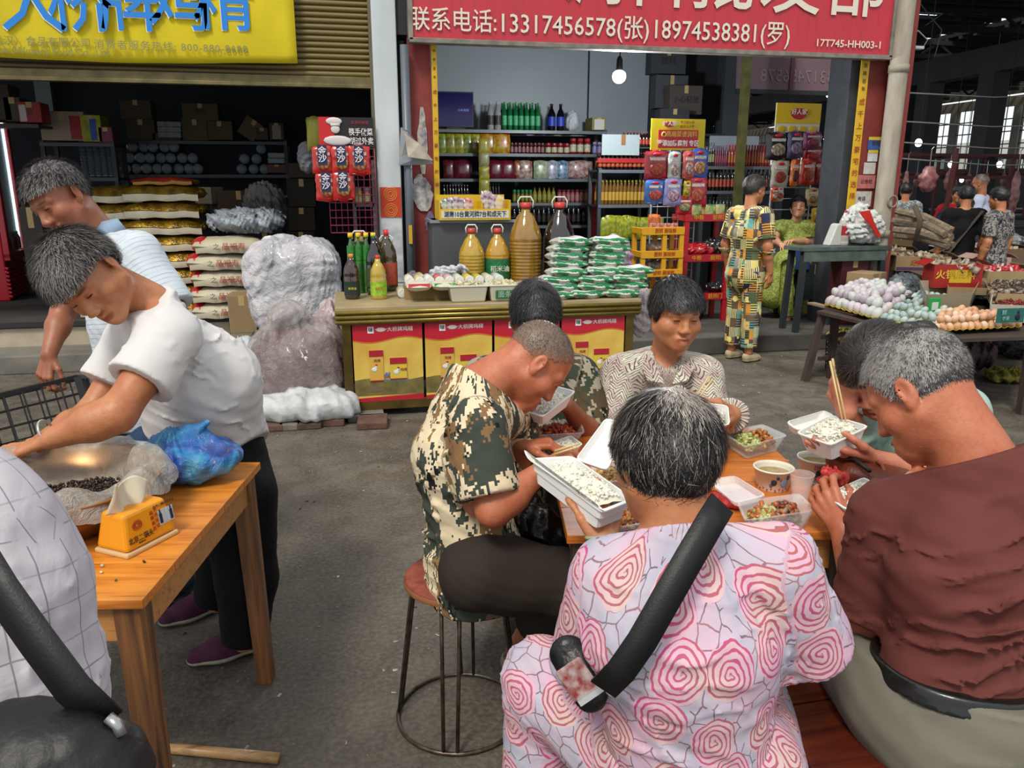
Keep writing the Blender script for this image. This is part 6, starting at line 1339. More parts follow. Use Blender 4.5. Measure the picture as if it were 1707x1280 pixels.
RX=AY(372,450,7.6)[0];rb_=None
for i in range(5):
 if rb_ is None:
  rb_=ricebag('cream rice bag with a red end, lowest of the five',(RX,7.8,LZ),.62,.40,.155,cream,M('b0a890',.5),rd2,'cream rice bags with red ends',7)
  mb=MB();mb.sph((-.24,0,.077),(.10,.195,.080),12,8);mb.o('red_corner',rd2,rb_,True);text('晶福寿',.07,M('9a2c20'),rb_,(.05,-.232,.07),ex=.001);text('之',.06,M('2c4a3a'),rb_,(-.10,-.232,.07),ex=.001)
 else:dup(rb_,(RX+rnd.uniform(-.015,.015)+(.05 if i==4 else 0),7.8,LZ+.150*i),rnd.uniform(-.03,.03),'cream rice bag with a red end, %s of the five'%('','second lowest','middle','second highest','topmost')[i])
q=AY(410,395,7.9);blob('white_sack','white carrier bags with red print heaped on the cream rice bags',np.array([q[0]+.02,7.85,LZ+.77+.12]),(.36,.20,.12),M('9aa4ac',.4,var=.35,vscale=8,bump=.7,bscale=14,col2='6d6f78'),seed=72,lump=.05,ridges=5,neck=(AY(425,370,7.8),AY(432,360,7.8),.07,.04),h=.014)
bw=NG(.35);o_=bw.obj();bw.col(bw.ramp(bw.noise(o_,5,4),[(.3,'8d8f98'),(.5,'b4b4b8'),(.62,'c4c0c4')]));bw.bump(bw.noise(o_,9,6,.65,1.4),.8,.04);bw.b.inputs['Coat Weight'].default_value=.4
q=AY(490,480,6.75);bx_=np.array([q[0],6.85,0]);zt_=AY(490,398,6.75)[2];zb_=AY(490,560,6.75)[2]
blob('white_sack','huge bulging white plastic sack standing left of the counter',np.array([bx_[0],6.9,(zt_+zb_)/2]),((AY(568,480,6.75)[0]-AY(413,480,6.75)[0])/2,.30,(zt_-zb_)/2*1.0),bw.m,seed=73,lump=.05,ridges=7,h=.013,rough_f=7,boxy=.62)
mb=MB();mb.box((bx_[0],6.9,zb_/2),(.78,.5,zb_-.0));tag(mb.o('dark_crate',M('24242a',.6,var=.2),bevel=.01),'dark crate under the huge white sack','crate')
carton('open brown carton between the cream rice bags and the huge white sack',384,424,492,556,7.05,card[1],d=.3)
q=AZ(500,690,.05);cs=np.array([q[0],q[1]+.22,0])
chm=NG(.25);o_=chm.obj();chm.col(chm.ramp(chm.noise(o_,45,5,.7,1.0),[(.36,'1c0a0c'),(.48,'4a1218'),(.58,'6a1c24'),(.68,'9a7a78')]));chm.bump(chm.noise(o_,16,6,.7,1.2),.9,.03);chm.b.inputs['Coat Weight'].default_value=.7
cl_=film('b8b0ac',.38,.2,.9,14)
blob('chilli_sack','large knotted clear sack of dried red chillies left of the counter',np.array([cs[0],cs[1],.05+.27]),(.30,.22,.25),chm.m,seed=74,lump=.03,ridges=9,h=.011,rough_f=9,boxy=.5,partname='chillies')
cs_root=bpy.data.objects['chilli_sack']
blob('','',np.array([cs[0],cs[1],.05+.31]),(.325,.245,.29),cl_,seed=75,lump=.035,ridges=11,rough_f=8,boxy=.5,neck=(AY(470,560,cs[1]-.05),AY(478,535,cs[1]-.05),.07,.15),h=.011,parent=cs_root,partname='clear_film')
q=AZ(510,700,.05);blob('white_sack','flattened white woven sack under the dried chillies',np.array([q[0]+.02,q[1]+.10,.05+.07]),(.30,.14,.075),M('b4b6b8',.7,var=.2,vscale=8,bump=.6,bscale=14),seed=76,lump=.03,ridges=5,h=.010,rough_f=9,boxy=.4)
q=AY(400,580,6.2);blob('white_sack','crumpled pale sack between the white shirt and the dried chillies',np.array([q[0],6.3,.20]),(.24,.2,.22),M('a8b0b0',.45,var=.25,vscale=8,bump=.8,bscale=12),seed=77,lump=.04,ridges=5,h=.013)
q=AY(418,608,5.8);blob('red_bag','scrap of bright red bag beside the dried chillies',np.array([q[0],5.85,q[2]-.03]),(.05,.05,.08),M('b01c18',.35),seed=78,lump=.015,ridges=5,h=.010)
q=AY(560,610,5.6);blob('white_sack','pinkish translucent sack squeezed between the chillies and the counter',np.array([q[0]-.02,5.95,.40]),(.13,.2,.36),M('8d7478',.4,var=.4,vscale=10,bump=.7,bscale=14,col2='b4a8ac'),seed=79,lump=.03,ridges=6,h=.012)
q=AY(1082,525,5.6);blob('white_bag','thin pinkish white bag hanging at the right end of the counter',np.array([q[0],5.75,q[2]]),(.10,.08,.20),film('c0b4b8',.85,.3,.8,14),seed=80,lump=.03,ridges=6,h=.010,flatb=False)
f0=AZ(57,488,LZ);f1=AZ(-70,548,LZ);fd=nrm(f1-f0);fa=math.atan2(-fd[1],-fd[0]);FW=.68;fc_=f0+fd*FW/2+np.cross([0,0,1],fd)*-.3
fr=thing('fridge','red display fridge with a louvred base at the left edge','fridge',(fc_[0],fc_[1],LZ),fa);rm_=M('b01424',.35,coat=.3)
fz=AZ(57,488,LZ);gl0=.46
mb=MB();mb.box((0,.03,.98),(FW,.54,1.96));mb.o('cabinet',rm_,fr,bevel=.015)
for i in range(8):mb=MB();mb.box((0,-.25,.05+i*.043),(FW+.02,.035,.026),rotx(.35));mb.o('louvre',rm_,fr,bevel=.005)
for(c_,d_)in(((-FW/2+.04,-.27,1.2),(.08,.06,1.5)),((FW/2-.04,-.27,1.2),(.08,.06,1.5)),((0,-.27,.47),(FW,.06,.08)),((0,-.27,1.92),(FW,.06,.08))):mb=MB();mb.box(c_,d_);mb.o('door_frame',rm_,fr,bevel=.008)
mb=MB();mb.box((0,-.245,1.2),(FW-.14,.01,1.4));mb.o('inner_panel',M('7d8c94',.5),fr);mb=MB();mb.box((FW/2-.115,-.262,1.2),(.035,.02,1.35));mb.o('light_tube',M('dff4f8',emit=2.0),fr)
for i in range(4):
 for j in range(6):mb=MB();mb.lathe([(.03,0),(.03,.12),(.012,.16),(.012,.19)],8);mb.o('bottle',M(('7a1c20','8a8a84','a83a40')[(i+j)%3],.3),fr,True,loc=(-.2+j*.07,-.285+.02,.53+i*.34))if i==0 else None
mb=MB();mb.box((0,-.285,1.2),(FW-.14,.006,1.4));mb.o('glass',clear_mat('b8c8cc',.25,.05),fr)
carton('dark cabinet beside the red fridge',48,66,345,470,8.2,M('2c2826',.6),d=.4,name='narrow_cabinet',cat='cabinet');carton('beige upright cabinet behind the person in the polo shirt',66,100,352,470,8.5,M('6d6250',.7),d=.4,name='narrow_cabinet',cat='cabinet')
KY=7.0;a=AY(533,245,KY);b=AY(622,196,KY);w_=b[0]-a[0];h_=b[2]-a[2];kr_=thing('snack_rack','rack with a red and black poster and red noodle packets next to the white pillar','rack',((a[0]+b[0])/2,KY+.02,PZ));zz=a[2]-PZ
mb=MB();mb.box((0,0,zz+h_/2),(w_,.012,h_));mb.o('poster',M('16161a',.5),kr_);mb=MB();mb.box((-w_*.36,-.009,zz+h_/2),(w_*.28,.006,h_));mb.o('red_panel',M('b81c24',.5),kr_)
cp=M('c4c0bc',.5)
mb=MB();mb.sph((-w_*.22,-.018,zz+h_*.86),(w_*.15,.008,h_*.13),14,6);mb.box((-w_*.20,-.018,zz+h_*.74),(w_*.17,.012,h_*.10));mb.sph((-w_*.20,-.018,zz+h_*.60),(w_*.085,.008,h_*.15),12,6);mb.sph((-w_*.17,-.018,zz+h_*.22),(w_*.26,.008,h_*.17),14,6);mb.o('cook_figure',cp,kr_,True)
text('筷手做菜',h_*.26,M('d0ccc8'),kr_,(w_*.26,-.010,zz+h_*.50),sx=.80,bold=.001);text('胡过外卖',h_*.26,M('d0ccc8'),kr_,(w_*.27,-.010,zz+h_*.20),sx=.80,bold=.001);text('家常好味道',h_*.12,M('a02c34'),kr_,(w_*.25,-.010,zz+h_*.82))
pk=M('9a3a54',.5);mb=MB();z0=AY(580,388,KY)[2]-PZ
for x in np.linspace(-.38,.5,9):mb.tube([(x*w_,.0,z0),(x*w_,.0,zz-.01)],.0035,5)
for z in np.linspace(z0,zz-.01,12):mb.tube([(-.38*w_,.0,z),(.5*w_,.0,z)],.0035,5)
mb.o('pink_mesh',pk,kr_,True);mb=MB()
for sx in(.08,.46):mb.box((sx*w_,.03,zz/2-.05),(.03,.03,zz-.1))
mb.box((.27*w_,.03,AY(580,342,KY)[2]-PZ),(.36*w_,.03,.03));mb.o('frame',M('5a4c50',.5,.3),kr_)
rack_packets('c',[(524,554,246,288,'b01c18','c08a5c','red noodle packet at the left of the upper row by the white pillar'),(556,584,247,288,'b8201a','c0945c','red noodle packet in the middle of the upper row by the white pillar'),(584,614,246,290,'b01c18','c08a5c','red noodle packet at the right of the upper row by the white pillar'),(530,560,290,333,'b0221a','b8844c','red noodle packet at the left of the lower row by the white pillar'),(558,588,288,332,'b01c1a','c0905a','red noodle packet at the right of the lower row by the white pillar')],KY-.06)
for o in list(bpy.data.objects):
 if o.name.startswith('seasoning_packet')and 'noodle packet' in str(o.get('label')):
  o.name='noodle_packet'
  for ch,dz in zip('金沙',(.06,.0)):text(ch,.07,M('d4d0d8'),o,(-.005,-.068,dz+.01),bold=.001)
  mb=MB();mb.box((-.005,-.058,.04),(.075,.01,.16));mb.o('blue_band',M('1c2448',.5),o)
for i,(px,cl)in enumerate(((598,'a07a1c'),(612,'9a3a5c'))):q=AY(px,338,KY);mini('drink_can',('golden','magenta')[i]+' can on the pink mesh rack','can',None,'jar',.035,.14,cl,'7a7a74','b0a878',(q[0],KY+.06,AY(580,340,KY)[2]))
q=AY(552,232,7.3);t=thing('yellow_bag','dull yellow bag hanging behind the snack rack','bag',(AY(525,225,7.4)[0],7.4,AY(525,225,7.4)[2]));ob('pouch',pillow(.14,.3,.08,3),M('6d6a1c',.5),t).rotation_euler=(PI/2,0,0)
q=AY(512,262,7.6);blob('white_bag','grey-white bag hanging in the dark beside the snack rack',np.array([q[0],7.6,q[2]]),(.09,.07,.14),M('6d6f74',.5,bump=.5,bscale=14),seed=81,lump=.02,ridges=6,h=.012,flatb=False)
# ================================================================ the right: grey table, egg stall, dry goods, meat stalls
q0=AY(668,212,FY-.10);t=thing('paper_flap','grimy folded plastic sheet hooked on the grey pipe','sheet',q0);L=np.array(q0)
P=[AY(668,212,FY-.10),AY(665,276,FY-.10),AY(722,274,FY-.10),AY(712,258,FY-.14),AY(680,218,FY-.16)];mb=MB();mb.poly([p-L for p in P],.012,(0,1,0));mb.o('sheet',M('9a9488',.6,var=.3,vscale=8,col2='7d8a98'),t,bevel=.004)
P=[AY(674,222,FY-.16),AY(680,262,FY-.20),AY(722,268,FY-.18),AY(700,240,FY-.19)];mb=MB();mb.poly([p-L for p in P],.012,(0,1,0));mb.o('fold',M('a8a090',.7,var=.3,vscale=8),t,bevel=.004)
gx0=AZ(1332,402,.80)
TY=6.80;a=AY(1335,412,TY);b=AY(1487,410,TY);GZ=(a[2]+b[2])/2;w_=b[0]-a[0];gt=thing('table','tall grey-green table with thin legs before the red column','table',((a[0]+b[0])/2,TY+.15,0));gm2=M('3a4644',.5,var=.3,vscale=8,col2='56625c')
mb=MB();mb.box((0,0,GZ-.02),(w_,.30,.04));mb.o('top',gm2,gt,bevel=.004);mb=MB();mb.box((0,-.13,GZ-.09),(w_-.1,.02,.10));mb.o('apron',gm2,gt)
for sx in(-1,1):
 for sy in(-1,1):mb=MB();mb.bar((sx*(w_/2-.07),sy*.11,GZ-.04),(sx*(w_/2-.04),sy*.12,PZ),.05);mb.o('leg',M('22282a',.6),gt)
q=AY(1395,408,TY+.1);t=thing('payment_speaker','small white wedge-shaped speaker on the grey-green table','speaker',(q[0]-.03,TY+.18,GZ));mb=MB();mb.poly([(-.04,0,0),(.09,0,0),(.09,0,.20),(.055,0,.215),(.03,0,.20)],.12,(0,1,0));mb.o('case',M('b4b4ae',.4),t,bevel=.012,seg=3)
q=AY(1402,408,TY+.1);bottle('cola_bottle','empty clear cola bottle with a red label on the grey-green table','bottle',oilp(.055,.33),'a8a49c',(.015,.02),'a81c28',(.10,.19),'9a1c28',(q[0]+.05,TY+.15,GZ))
q=AY(1435,405,TY+.1);blob('white_bag','heap of white carrier bags with red print on the grey-green table',np.array([q[0]+.04,TY+.13,GZ+.17]),(.21,.13,.16),NG(.45).col('b4b8b4').m,seed=90,lump=.06,ridges=7,neck=(AY(1425,358,TY+.15),AY(1432,348,TY+.15),.08,.05),h=.011)
mb=MB();P=[AY(1432,353,TY-.03),AY(1450,350,TY-.03),AY(1458,372,TY-.03),AY(1470,395,TY-.03),AY(1462,396,TY-.03),AY(1452,378,TY-.03),AY(1438,362,TY-.03)];o=None
bg_=[x for x in bpy.data.objects if 'heap of white carrier' in str(x.get('label'))][0];L=np.array(bg_.location);mb.poly([p-L for p in P],.008,(0,1,0));mb.o('red_print',M('b8281c',.5),bg_,bevel=.003)
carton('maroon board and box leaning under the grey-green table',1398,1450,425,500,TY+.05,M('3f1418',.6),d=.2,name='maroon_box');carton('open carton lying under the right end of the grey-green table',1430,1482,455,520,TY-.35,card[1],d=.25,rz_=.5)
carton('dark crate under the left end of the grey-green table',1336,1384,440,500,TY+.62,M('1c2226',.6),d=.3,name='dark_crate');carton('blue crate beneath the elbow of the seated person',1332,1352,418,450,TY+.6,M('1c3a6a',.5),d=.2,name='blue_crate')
q=AY(1507,478,6.6);blob('clear_bag','crumpled silvery plastic bag beside the open carton',np.array([q[0],6.6,q[2]]),(.17,.14,.12),M('7d8688',.25,coat=.6,var=.5,vscale=16,col2='4a5254',bump=.8,bscale=20),seed=91,lump=.04,ridges=9,h=.012)
simple_stool('dark stool carrying the seated person in green',4.72,7.85,.66,.36,'2a2624')
e_l=AZ(1372,512,.60);e_r=AZ(1700,556,.60);et=thing('egg_table','low plank table carrying the trays of eggs','table',(0,0,0));tm_=M('3c3028',.8,var=.3,vscale=6,stretch=(1,8,1))
ea=AZ(1362,518,.58);eb=AZ(1560,566,.58);ec=AZ(1740,560,.58)
C1=AZ(1500,490,.58);C2=AZ(1740,497,.58)
for i,poly in enumerate(([ea,AZ(1455,540,.58),AZ(1560,500,.58),C1],[AZ(1455,540,.58),eb,ec,C2,AZ(1560,500,.58)])):
 mb=MB();mb.poly([p-np.array([0,0,.012])for p in poly],.024,(0,0,1));mb.o('plank_top',tm_,et)
for(px,py)in((1372,522),(1393,520),(1560,566),(1720,560)):
 p=AZ(px,py,.56);mb=MB();mb.bar(p,np.array([p[0]-.12 if px<1380 else p[0],p[1]-.02,0]),.05);mb.o('leg',tm_,et)
p=AZ(1382,522,.56);mb=MB();mb.bar(p+[-.05,0,-.2],p+[.25,.1,-.2],.03);mb.bar(p+[-.05,0,-.38],p+[.25,.1,-.38],.03);mb.o('stretcher',tm_,et)
mb=MB();mb.bar(AZ(1352,505,.585),AZ(1430,525,.585),.07,.07,.016);mb.o('pale_slat',M('8d7860',.8),et)
def egg(label,group,cat,col,loc,r=.0215):
 t=thing('egg',label,'egg',loc,0,group);mb=MB();mb.lathe([(.001,-r*1.25),(r*.55,-r*1.08),(r*.88,-r*.6),(r,-.0),(r*.93,r*.45),(r*.70,r*.95),(r*.35,r*1.25),(.001,r*1.36)],10,R=rotx(.5)@roty(.4));mb.o('shell',col,t,True);return t
tymat=M('b0981c',.6,var=.2,vscale=20)
def eggtray(label,O,ax,ay,nu,nv,mats,gl,glabel,z=.585,layers=1,flip=False):
 t=thing('egg_tray',label,'tray',(O[0],O[1],z));mb=MB();L=np.array([O[0],O[1],z]);du=ax/nu;dv=ay/nv
 V=[];NU,NV=nu*2+1,nv*2+1
 for i in range(NU):
  for j in range(NV):V.append(du*i/2+dv*j/2+np.array([0,0,.028 if(i%2==0)!=(j%2==0)else(.038 if i%2==0 else.004)]))
 mb.add(V,[(i*NV+j,(i+1)*NV+j,(i+1)*NV+j+1,i*NV+j+1)for i in range(NU-1)for j in range(NV-1)]);o=mb.o('tray',tymat,t,True);o.modifiers.new('s','SOLIDIFY').thickness=.003
 er=min(np.linalg.norm(du),np.linalg.norm(dv))*.46
 for l in range(layers):
  for i in range(nu-(l%2)):
   for j in range(nv-(l%2)):
    p=L+du*(i+.5+.5*(l%2))+dv*(j+.5+.5*(l%2))+np.array([0,0,er*1.45+l*er*1.55]);
    if l and rnd.random()<.12:continue
    m=mats[rnd.randrange(len(mats))];key=(gl,id(m))
    if key not in EGGS:EGGS[key]=egg(glabel,gl,'egg',m,p,er)
    else:dup(EGGS[key],p,rnd.uniform(0,6.28))
 return t
EGGS={}
wh=[M('b8b0b4',.5),M('b0b4b0',.5),M('a89ca8',.5)];bl_=[M('98aaa8',.5),M('a4b4b0',.5),M('8fa3a3',.5)];br_=[M('c49a78',.5),M('cca888',.5),M('b88a68',.5),M('d0b49c',.5)]
def span(p,q):return q-p
z_=.592
A0=AZ(1374,512,z_);A1=AZ(1462,538,z_);A2=AZ(1440,482,z_)
eggtray('yellow egg tray of whitish eggs at the left end of the egg table',A0,A1-A0,(A2-A0),9,8,wh,'whitish eggs on the left trays','whitish egg on the left end of the egg table',layers=2)
B0_=A1;B1=AZ(1555,556,z_);B2=AZ(1530,497,z_)
eggtray('yellow egg tray of pale blue-green eggs in the middle of the egg table',B0_,B1-B0_,B2-B0_,8,7,bl_,'blue-green eggs on the middle trays','pale blue-green egg in the middle of the egg table',layers=2)
D0_=AZ(1552,558,z_);D1=AZ(1702,550,z_);D2=AZ(1560,530,z_)
eggtray('yellow egg tray of brown eggs at the right end of the egg table',D0_,D1-D0_,D2-D0_,13,4,br_,'brown eggs on the right tray','pinkish brown egg at the right end of the egg table',layers=2)
for(px,py)in((1595,519),(1602,515),(1609,520),(1655,524),(1640,527)):q=AZ(px,py,.68);dup(list(EGGS.values())[-1],q,1.0)
q=AZ(1556,521,.64);t=thing('green_card','small green-framed card standing among the eggs','card',q);mb=MB();mb.box((0,0,.055),(.105,.012,.115));mb.o('frame',M('148a3a',.4),t,bevel=.006);mb=MB();mb.box((0,-.007,.05),(.055,.003,.06));mb.o('white_paper',M('b4bcb8',.5),t)
def openbox(label,pts,z,h,mat,name='cardboard_box',cat='box',fill=None,flare=1.0,seed=0,wall=.006):
 P=[AZ(x,y,z)for x,y in pts];c=sum(P)/4;t=thing(name,label,cat,(c[0],c[1],z));L=np.array(t.location)
 for i in range(4):
  a,b=P[i]-L,P[(i+1)%4]-L;up=np.array([0,0,h]);mb=MB();ao,bo=a*flare,b*flare;n=nrm(np.cross(b-a,up))*wall
  mb.add([a,b,bo+up,ao+up,a+n,b+n,bo+up+n,ao+up+n],[(0,1,2,3),(7,6,5,4),(0,4,5,1),(1,5,6,2),(2,6,7,3),(3,7,4,0)]);mb.o('side',mat,t)
 mb=MB();mb.poly([p-L+[0,0,.004]for p in P],.006,(0,0,1));mb.o('bottom',mat,t)
 if fill:
  cols,sz,hh,N=fill;chunks('contents',t,L+[0,0,h*.55],(P[1]-P[0]+P[2]-P[3])/2*.92,(P[3]-P[0]+P[2]-P[1])/2*.92,np.array([0,0,1.]),N,cols,sz,seed,hh,.6,1.8)
 return t
zb2=.60
t=thing('tray_scale','flat dark scale behind the blue-green eggs','scale',AZ(1500,502,.62));mb=MB();mb.box((.0,.05,.03),(.50,.26,.03),rotz(-.25));mb.o('plate',M('26282c',.3),t,bevel=.005);mb=MB();mb.box((.1,-.02,.015),(.48,.25,.02),rotz(-.25));mb.o('body',M('8d989c',.3,.3),t,bevel=.005)
tub_m=M('8d8672',.4,coat=.2)
openbox('large beige plastic tub behind the brown eggs',[(1545,522),(1612,520),(1625,495),(1535,497)],.62,.15,tub_m,'plastic_tub','tub',None,1.10)
openbox('white foam crate of dried chilli flakes at the right edge',[(1650,535),(1745,540),(1745,505),(1655,508)],.60,.13,M('a8a8a0',.6),'foam_crate','crate',(['6a1c14','8a2a18','4a140e'],.012,.03,500),1.05)
t=thing('portrait_board','dark green printed board on the side of the foam crate','sign',AZ(1682,540,.64));mb=MB();mb.box((0,-.0,.06),(.21,.01,.10),rotz(-.05));mb.o('board',M('1f5a54',.5),t);mb=MB();mb.sph((.055,-.008,.085),(.010,.004,.013),8,6);mb.sph((.055,-.008,.05),(.022,.004,.028),8,6);mb.o('printed_bust',M('16181a',.5),t,True);text('鲜',.04,M('7da8a0'),t,(-.06,-.008,.08));text('农家',.03,M('7da8a0'),t,(-.04,-.008,.04))
openbox('open carton of dried mushrooms behind the foam crate',[(1650,505),(1740,508),(1740,480),(1640,482)],.66,.08,card[3],fill=(['3a2c24','5a4a3c','2a201a','8d7d6c'],.035,.05,240),seed=3)
openbox('wide shallow carton behind the beige tub',[(1580,490),(1650,492),(1650,475),(1575,473)],.68,.06,card[1])
ma=AZ(1487,458,.72);st_t=thing('stall_table','long low market stall table loaded with cartons','table',(AZ(1600,440,.7)[0],AZ(1600,440,.7)[1],0));L=np.array(st_t.location)
P=[AZ(1488,444,.70),AZ(1600,484,.70),AZ(1800,470,.70),AZ(1740,428,.70),AZ(1500,424,.70)];mb=MB();mb.poly([p-L for p in P],.03,(0,0,1));mb.o('plank_top',M('5a4a40',.8,var=.2),st_t)
for p in(P[0],P[1],P[2],P[3],P[4]):mb=MB();mb.bar(p-L-[0,0,.02],np.array([p[0]-L[0],p[1]-L[1],0]),.06);mb.o('leg',M('2c2420',.8),st_t)
def cbox(label,px,py,z,w_,d,h,rz_,mat,txt_=None,tc='8a2c1c',name='cardboard_box',cat='box',panel=None,stripe=None,fill=None):
 q=AZ(px,py,z);t=thing(name,label,cat,(q[0],q[1]+d/2,z),rz_)
 for sx,sy,ww,dd in((0,-1,w_,.006),(0,1,w_,.006),(-1,0,.006,d),(1,0,.006,d)):mb=MB();mb.box((sx*w_/2,sy*d/2,h/2),(ww,dd,h));mb.o('side',mat,t)
 mb=MB();mb.box((0,0,.004),(w_,d,.006));mb.o('bottom',mat,t)
 for s in(-1,1):mb=MB();mb.box((s*(w_/2+.045),0,h+.015),(.10,d*.96,.004),roty(s*.5));mb.o('flap',mat,t)
 if txt_:text(txt_,h*.42,M(tc),t,(-w_*.05,-d/2-.006,h*.55),ex=.001,bold=.001)
 if stripe:mb=MB();mb.box((0,-d/2-.005,h*.16),(w_*.98,.003,h*.2));mb.o('stripe',M(stripe,.6),t)
 if panel:mb=MB();mb.box((w_*.05,-d/2-.005,h*.5),(w_*.45,.004,h*.55));mb.o('print',M(panel,.5),t)
 L=np.array(t.location);R=rotz(rz_)
 cols=fill or['8d8070','a89a80','6d5a48'];chunks('contents',t,L+[0,0,h*.75],R@np.array([w_*.85,0,0]),R@np.array([0,d*.85,0]),np.array([0,0,1.]),60,cols,.05,int(px)%9,h*.35,.3,1.6)
 return t
cbox('long carton with red lettering and a violet stripe at the left end of the stall',1548,452,.715,.52,.34,.15,-.40,card[1],'好人家','a04a2c',stripe='4a2c54')
cbox('smaller carton between the long one and the red box',1610,440,.715,.38,.26,.13,-.3,card[0])
cbox('old crushed carton next to the red wall',1500,440,.715,.30,.3,.15,.2,card[2])
cbox('red gift box with a yellow cloud-shaped print',1600,480,.715,.40,.22,.20,-.30,M('8d1c18',.45),'火锅底料','c9a82c','gift_box',panel='b8961c')
cbox('carton of red sweets at the right edge of the stall',1690,468,.715,.50,.4,.09,-.1,card[3],fill=['a81c28','b83040','c8a8a0'])
cbox('pink-lined carton behind the red gift box',1660,445,.715,.36,.3,.10,-.1,M('a88a84',.8),fill=['a8584c','b8b0a8'])
cbox('brown carton deeper in the stall',1680,432,.715,.5,.3,.12,.05,card[2]);
q=AZ(1562,462,.72);mb=MB();mb.box((q[0],q[1],.77),(.09,.09,.11),rotz(-.3));tag(mb.o('blue_box',M('5a98b0',.5),bevel=.004),'small light blue box beside the red gift box','box')
for i,(px,py,rx,cl,lab)in enumerate(((1650,425,.19,'a49a9c','clear bag with pink goods on the stall'),(1690,410,.17,'a0a2a4','large clear bag at the right edge of the stall'),(1560,412,.16,'a8a6a0','white crumpled sheet behind the long carton'),(1625,455,.12,'a8a8b0','torn white paper draped over the cartons'))):
 q=AZ(px,py,.78);blob('clear_bag' if i<2 else 'paper_sheet',lab,q+[0,.05,.07 if i<2 else.02],(rx,rx*.7,.09 if i<2 else.035),M(cl,.35,coat=.3,var=.4,vscale=14,col2='8a6a70' if i==0 else '6d6f72',bump=.8,bscale=16),cat='bag' if i<2 else 'sheet',seed=95+i,lump=.035,ridges=9,h=.012)
mb=MB();q=AZ(1640,415,.8);mb.box((q[0],q[1]+.1,.82),(1.1,.35,.01),rotz(-.1)@rotx(.05));tag(mb.o('white_board',M('a8aaac',.6)),'flat white board laid across the back of the stall','board')
bkm=wood('4a4034','6a5c48','7d6e58',rough=.8)
tb_=thing('bark_bundle','bundle of long dried bark slabs piled beside the red wall','bark',AZ(1530,400,.86));L=np.array(tb_.location);r=random.Random(9)
for i in range(11):
 a=AY(1492+r.uniform(-4,8),352+i*4.2+r.uniform(-3,3),6.4+r.uniform(0,.4));b=AY(1585+r.uniform(-12,6),388+i*2.4+r.uniform(-4,4),5.9+r.uniform(0,.3));mb=MB();m=(a+b)/2+[0,0,.03];mb.tube([a-L,m-L,b-L],[.030,.038,.030],7);mb.o('slab',bkm,tb_)
mb=MB();q=AY(1518,368,6.0);mb.tube([q-L+[-.02,-.05,.13],q-L+[0,-.12,0],q-L+[.01,-.08,-.14]],.022,7);mb.o('binding',M('4a4030',.8),tb_,True)
cbox('wicker-coloured carton under the bark bundle',1505,412,.715,.36,.3,.14,.1,M('6a5a3c',.9))
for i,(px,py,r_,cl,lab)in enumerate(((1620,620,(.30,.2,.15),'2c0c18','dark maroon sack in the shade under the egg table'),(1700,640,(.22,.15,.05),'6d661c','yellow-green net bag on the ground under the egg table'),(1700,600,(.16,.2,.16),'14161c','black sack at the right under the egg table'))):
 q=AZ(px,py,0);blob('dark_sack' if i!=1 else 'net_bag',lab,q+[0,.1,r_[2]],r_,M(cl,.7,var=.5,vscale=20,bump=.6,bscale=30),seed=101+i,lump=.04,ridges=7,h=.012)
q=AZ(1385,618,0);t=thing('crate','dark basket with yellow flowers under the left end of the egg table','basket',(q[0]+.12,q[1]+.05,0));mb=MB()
for z in np.linspace(.02,.26,6):mb.tube([(.12*math.cos(a)*(1+z*.5),.12*math.sin(a)*(1+z*.5),z)for a in np.linspace(0,2*PI,13)[:-1]],.006,5,True)
for a in np.linspace(0,2*PI,17)[:-1]:mb.tube([(.12*math.cos(a),.12*math.sin(a),0),(.136*math.cos(a),.136*math.sin(a),.26)],.005,4)
mb.o('basket',M('16181a',.6),t);chunks('flowers',t,np.array(t.location)+[0,0,.28],np.array([.2,0,0]),np.array([0,.2,0]),np.array([0,0,1.]),260,['b09a2c','c8b44a','9a8420'],.022,6,.09,.5,1.2)
# ---- meat stalls deep in the hall
rf=M('4a1c1c',.6,.2);dk=M('1c1414',.6)
def frame(label,Y,px0,px1,ztop,zt,n):
 x0=AY(px0,308,Y)[0];x1=AY(px1,308,Y)[0];t=thing('meat_stall',label,'stall',((x0+x1)/2,Y,0));w_=x1-x0
 mb=MB();mb.box((0,.5,zt-.03),(w_,1.2,.06));mb.o('counter_top',M('3a2c2c',.5),t);mb=MB();mb.box((0,.0,zt/2),(w_,.04,zt));mb.o('front_panel',M('26262a',.6),t)
 for i in range(n+1):mb=MB();x=-w_/2+w_*i/n;mb.bar((x,0,0),(x,0,ztop),.05);mb.o('post',rf,t)
 for z in(ztop,ztop-.35):mb=MB();mb.bar((-w_/2,0,z),(w_/2,0,z),.045);mb.bar((-w_/2,1.0,z),(w_/2,1.0,z),.045);mb.o('rail',rf,t)
 for i in range(n):mb=MB();mb.bar((-w_/2+w_*i/n,0,ztop),(-w_/2+w_*(i+.5)/n,1.,ztop),.03);mb.o('tie',dk,t)
 return t
frame('nearest red steel meat stall frame with hanging meat',11.4,1492,1860,2.05,.95,4)
frame('second red steel meat stall frame deeper in the hall',14.2,1480,1860,2.15,.95,5)
frame('third red steel meat stall frame far in the hall',18,1470,1900,2.3,.95,6)
frame('distant stall frames seen through the gap of the middle shop',15.5,1380,1470,2.2,.95,2)
mt=M('a87a78',.4,var=.5,vscale=12,col2='6a2c30',bump=.4,bscale=30)
mr=random.Random(12)
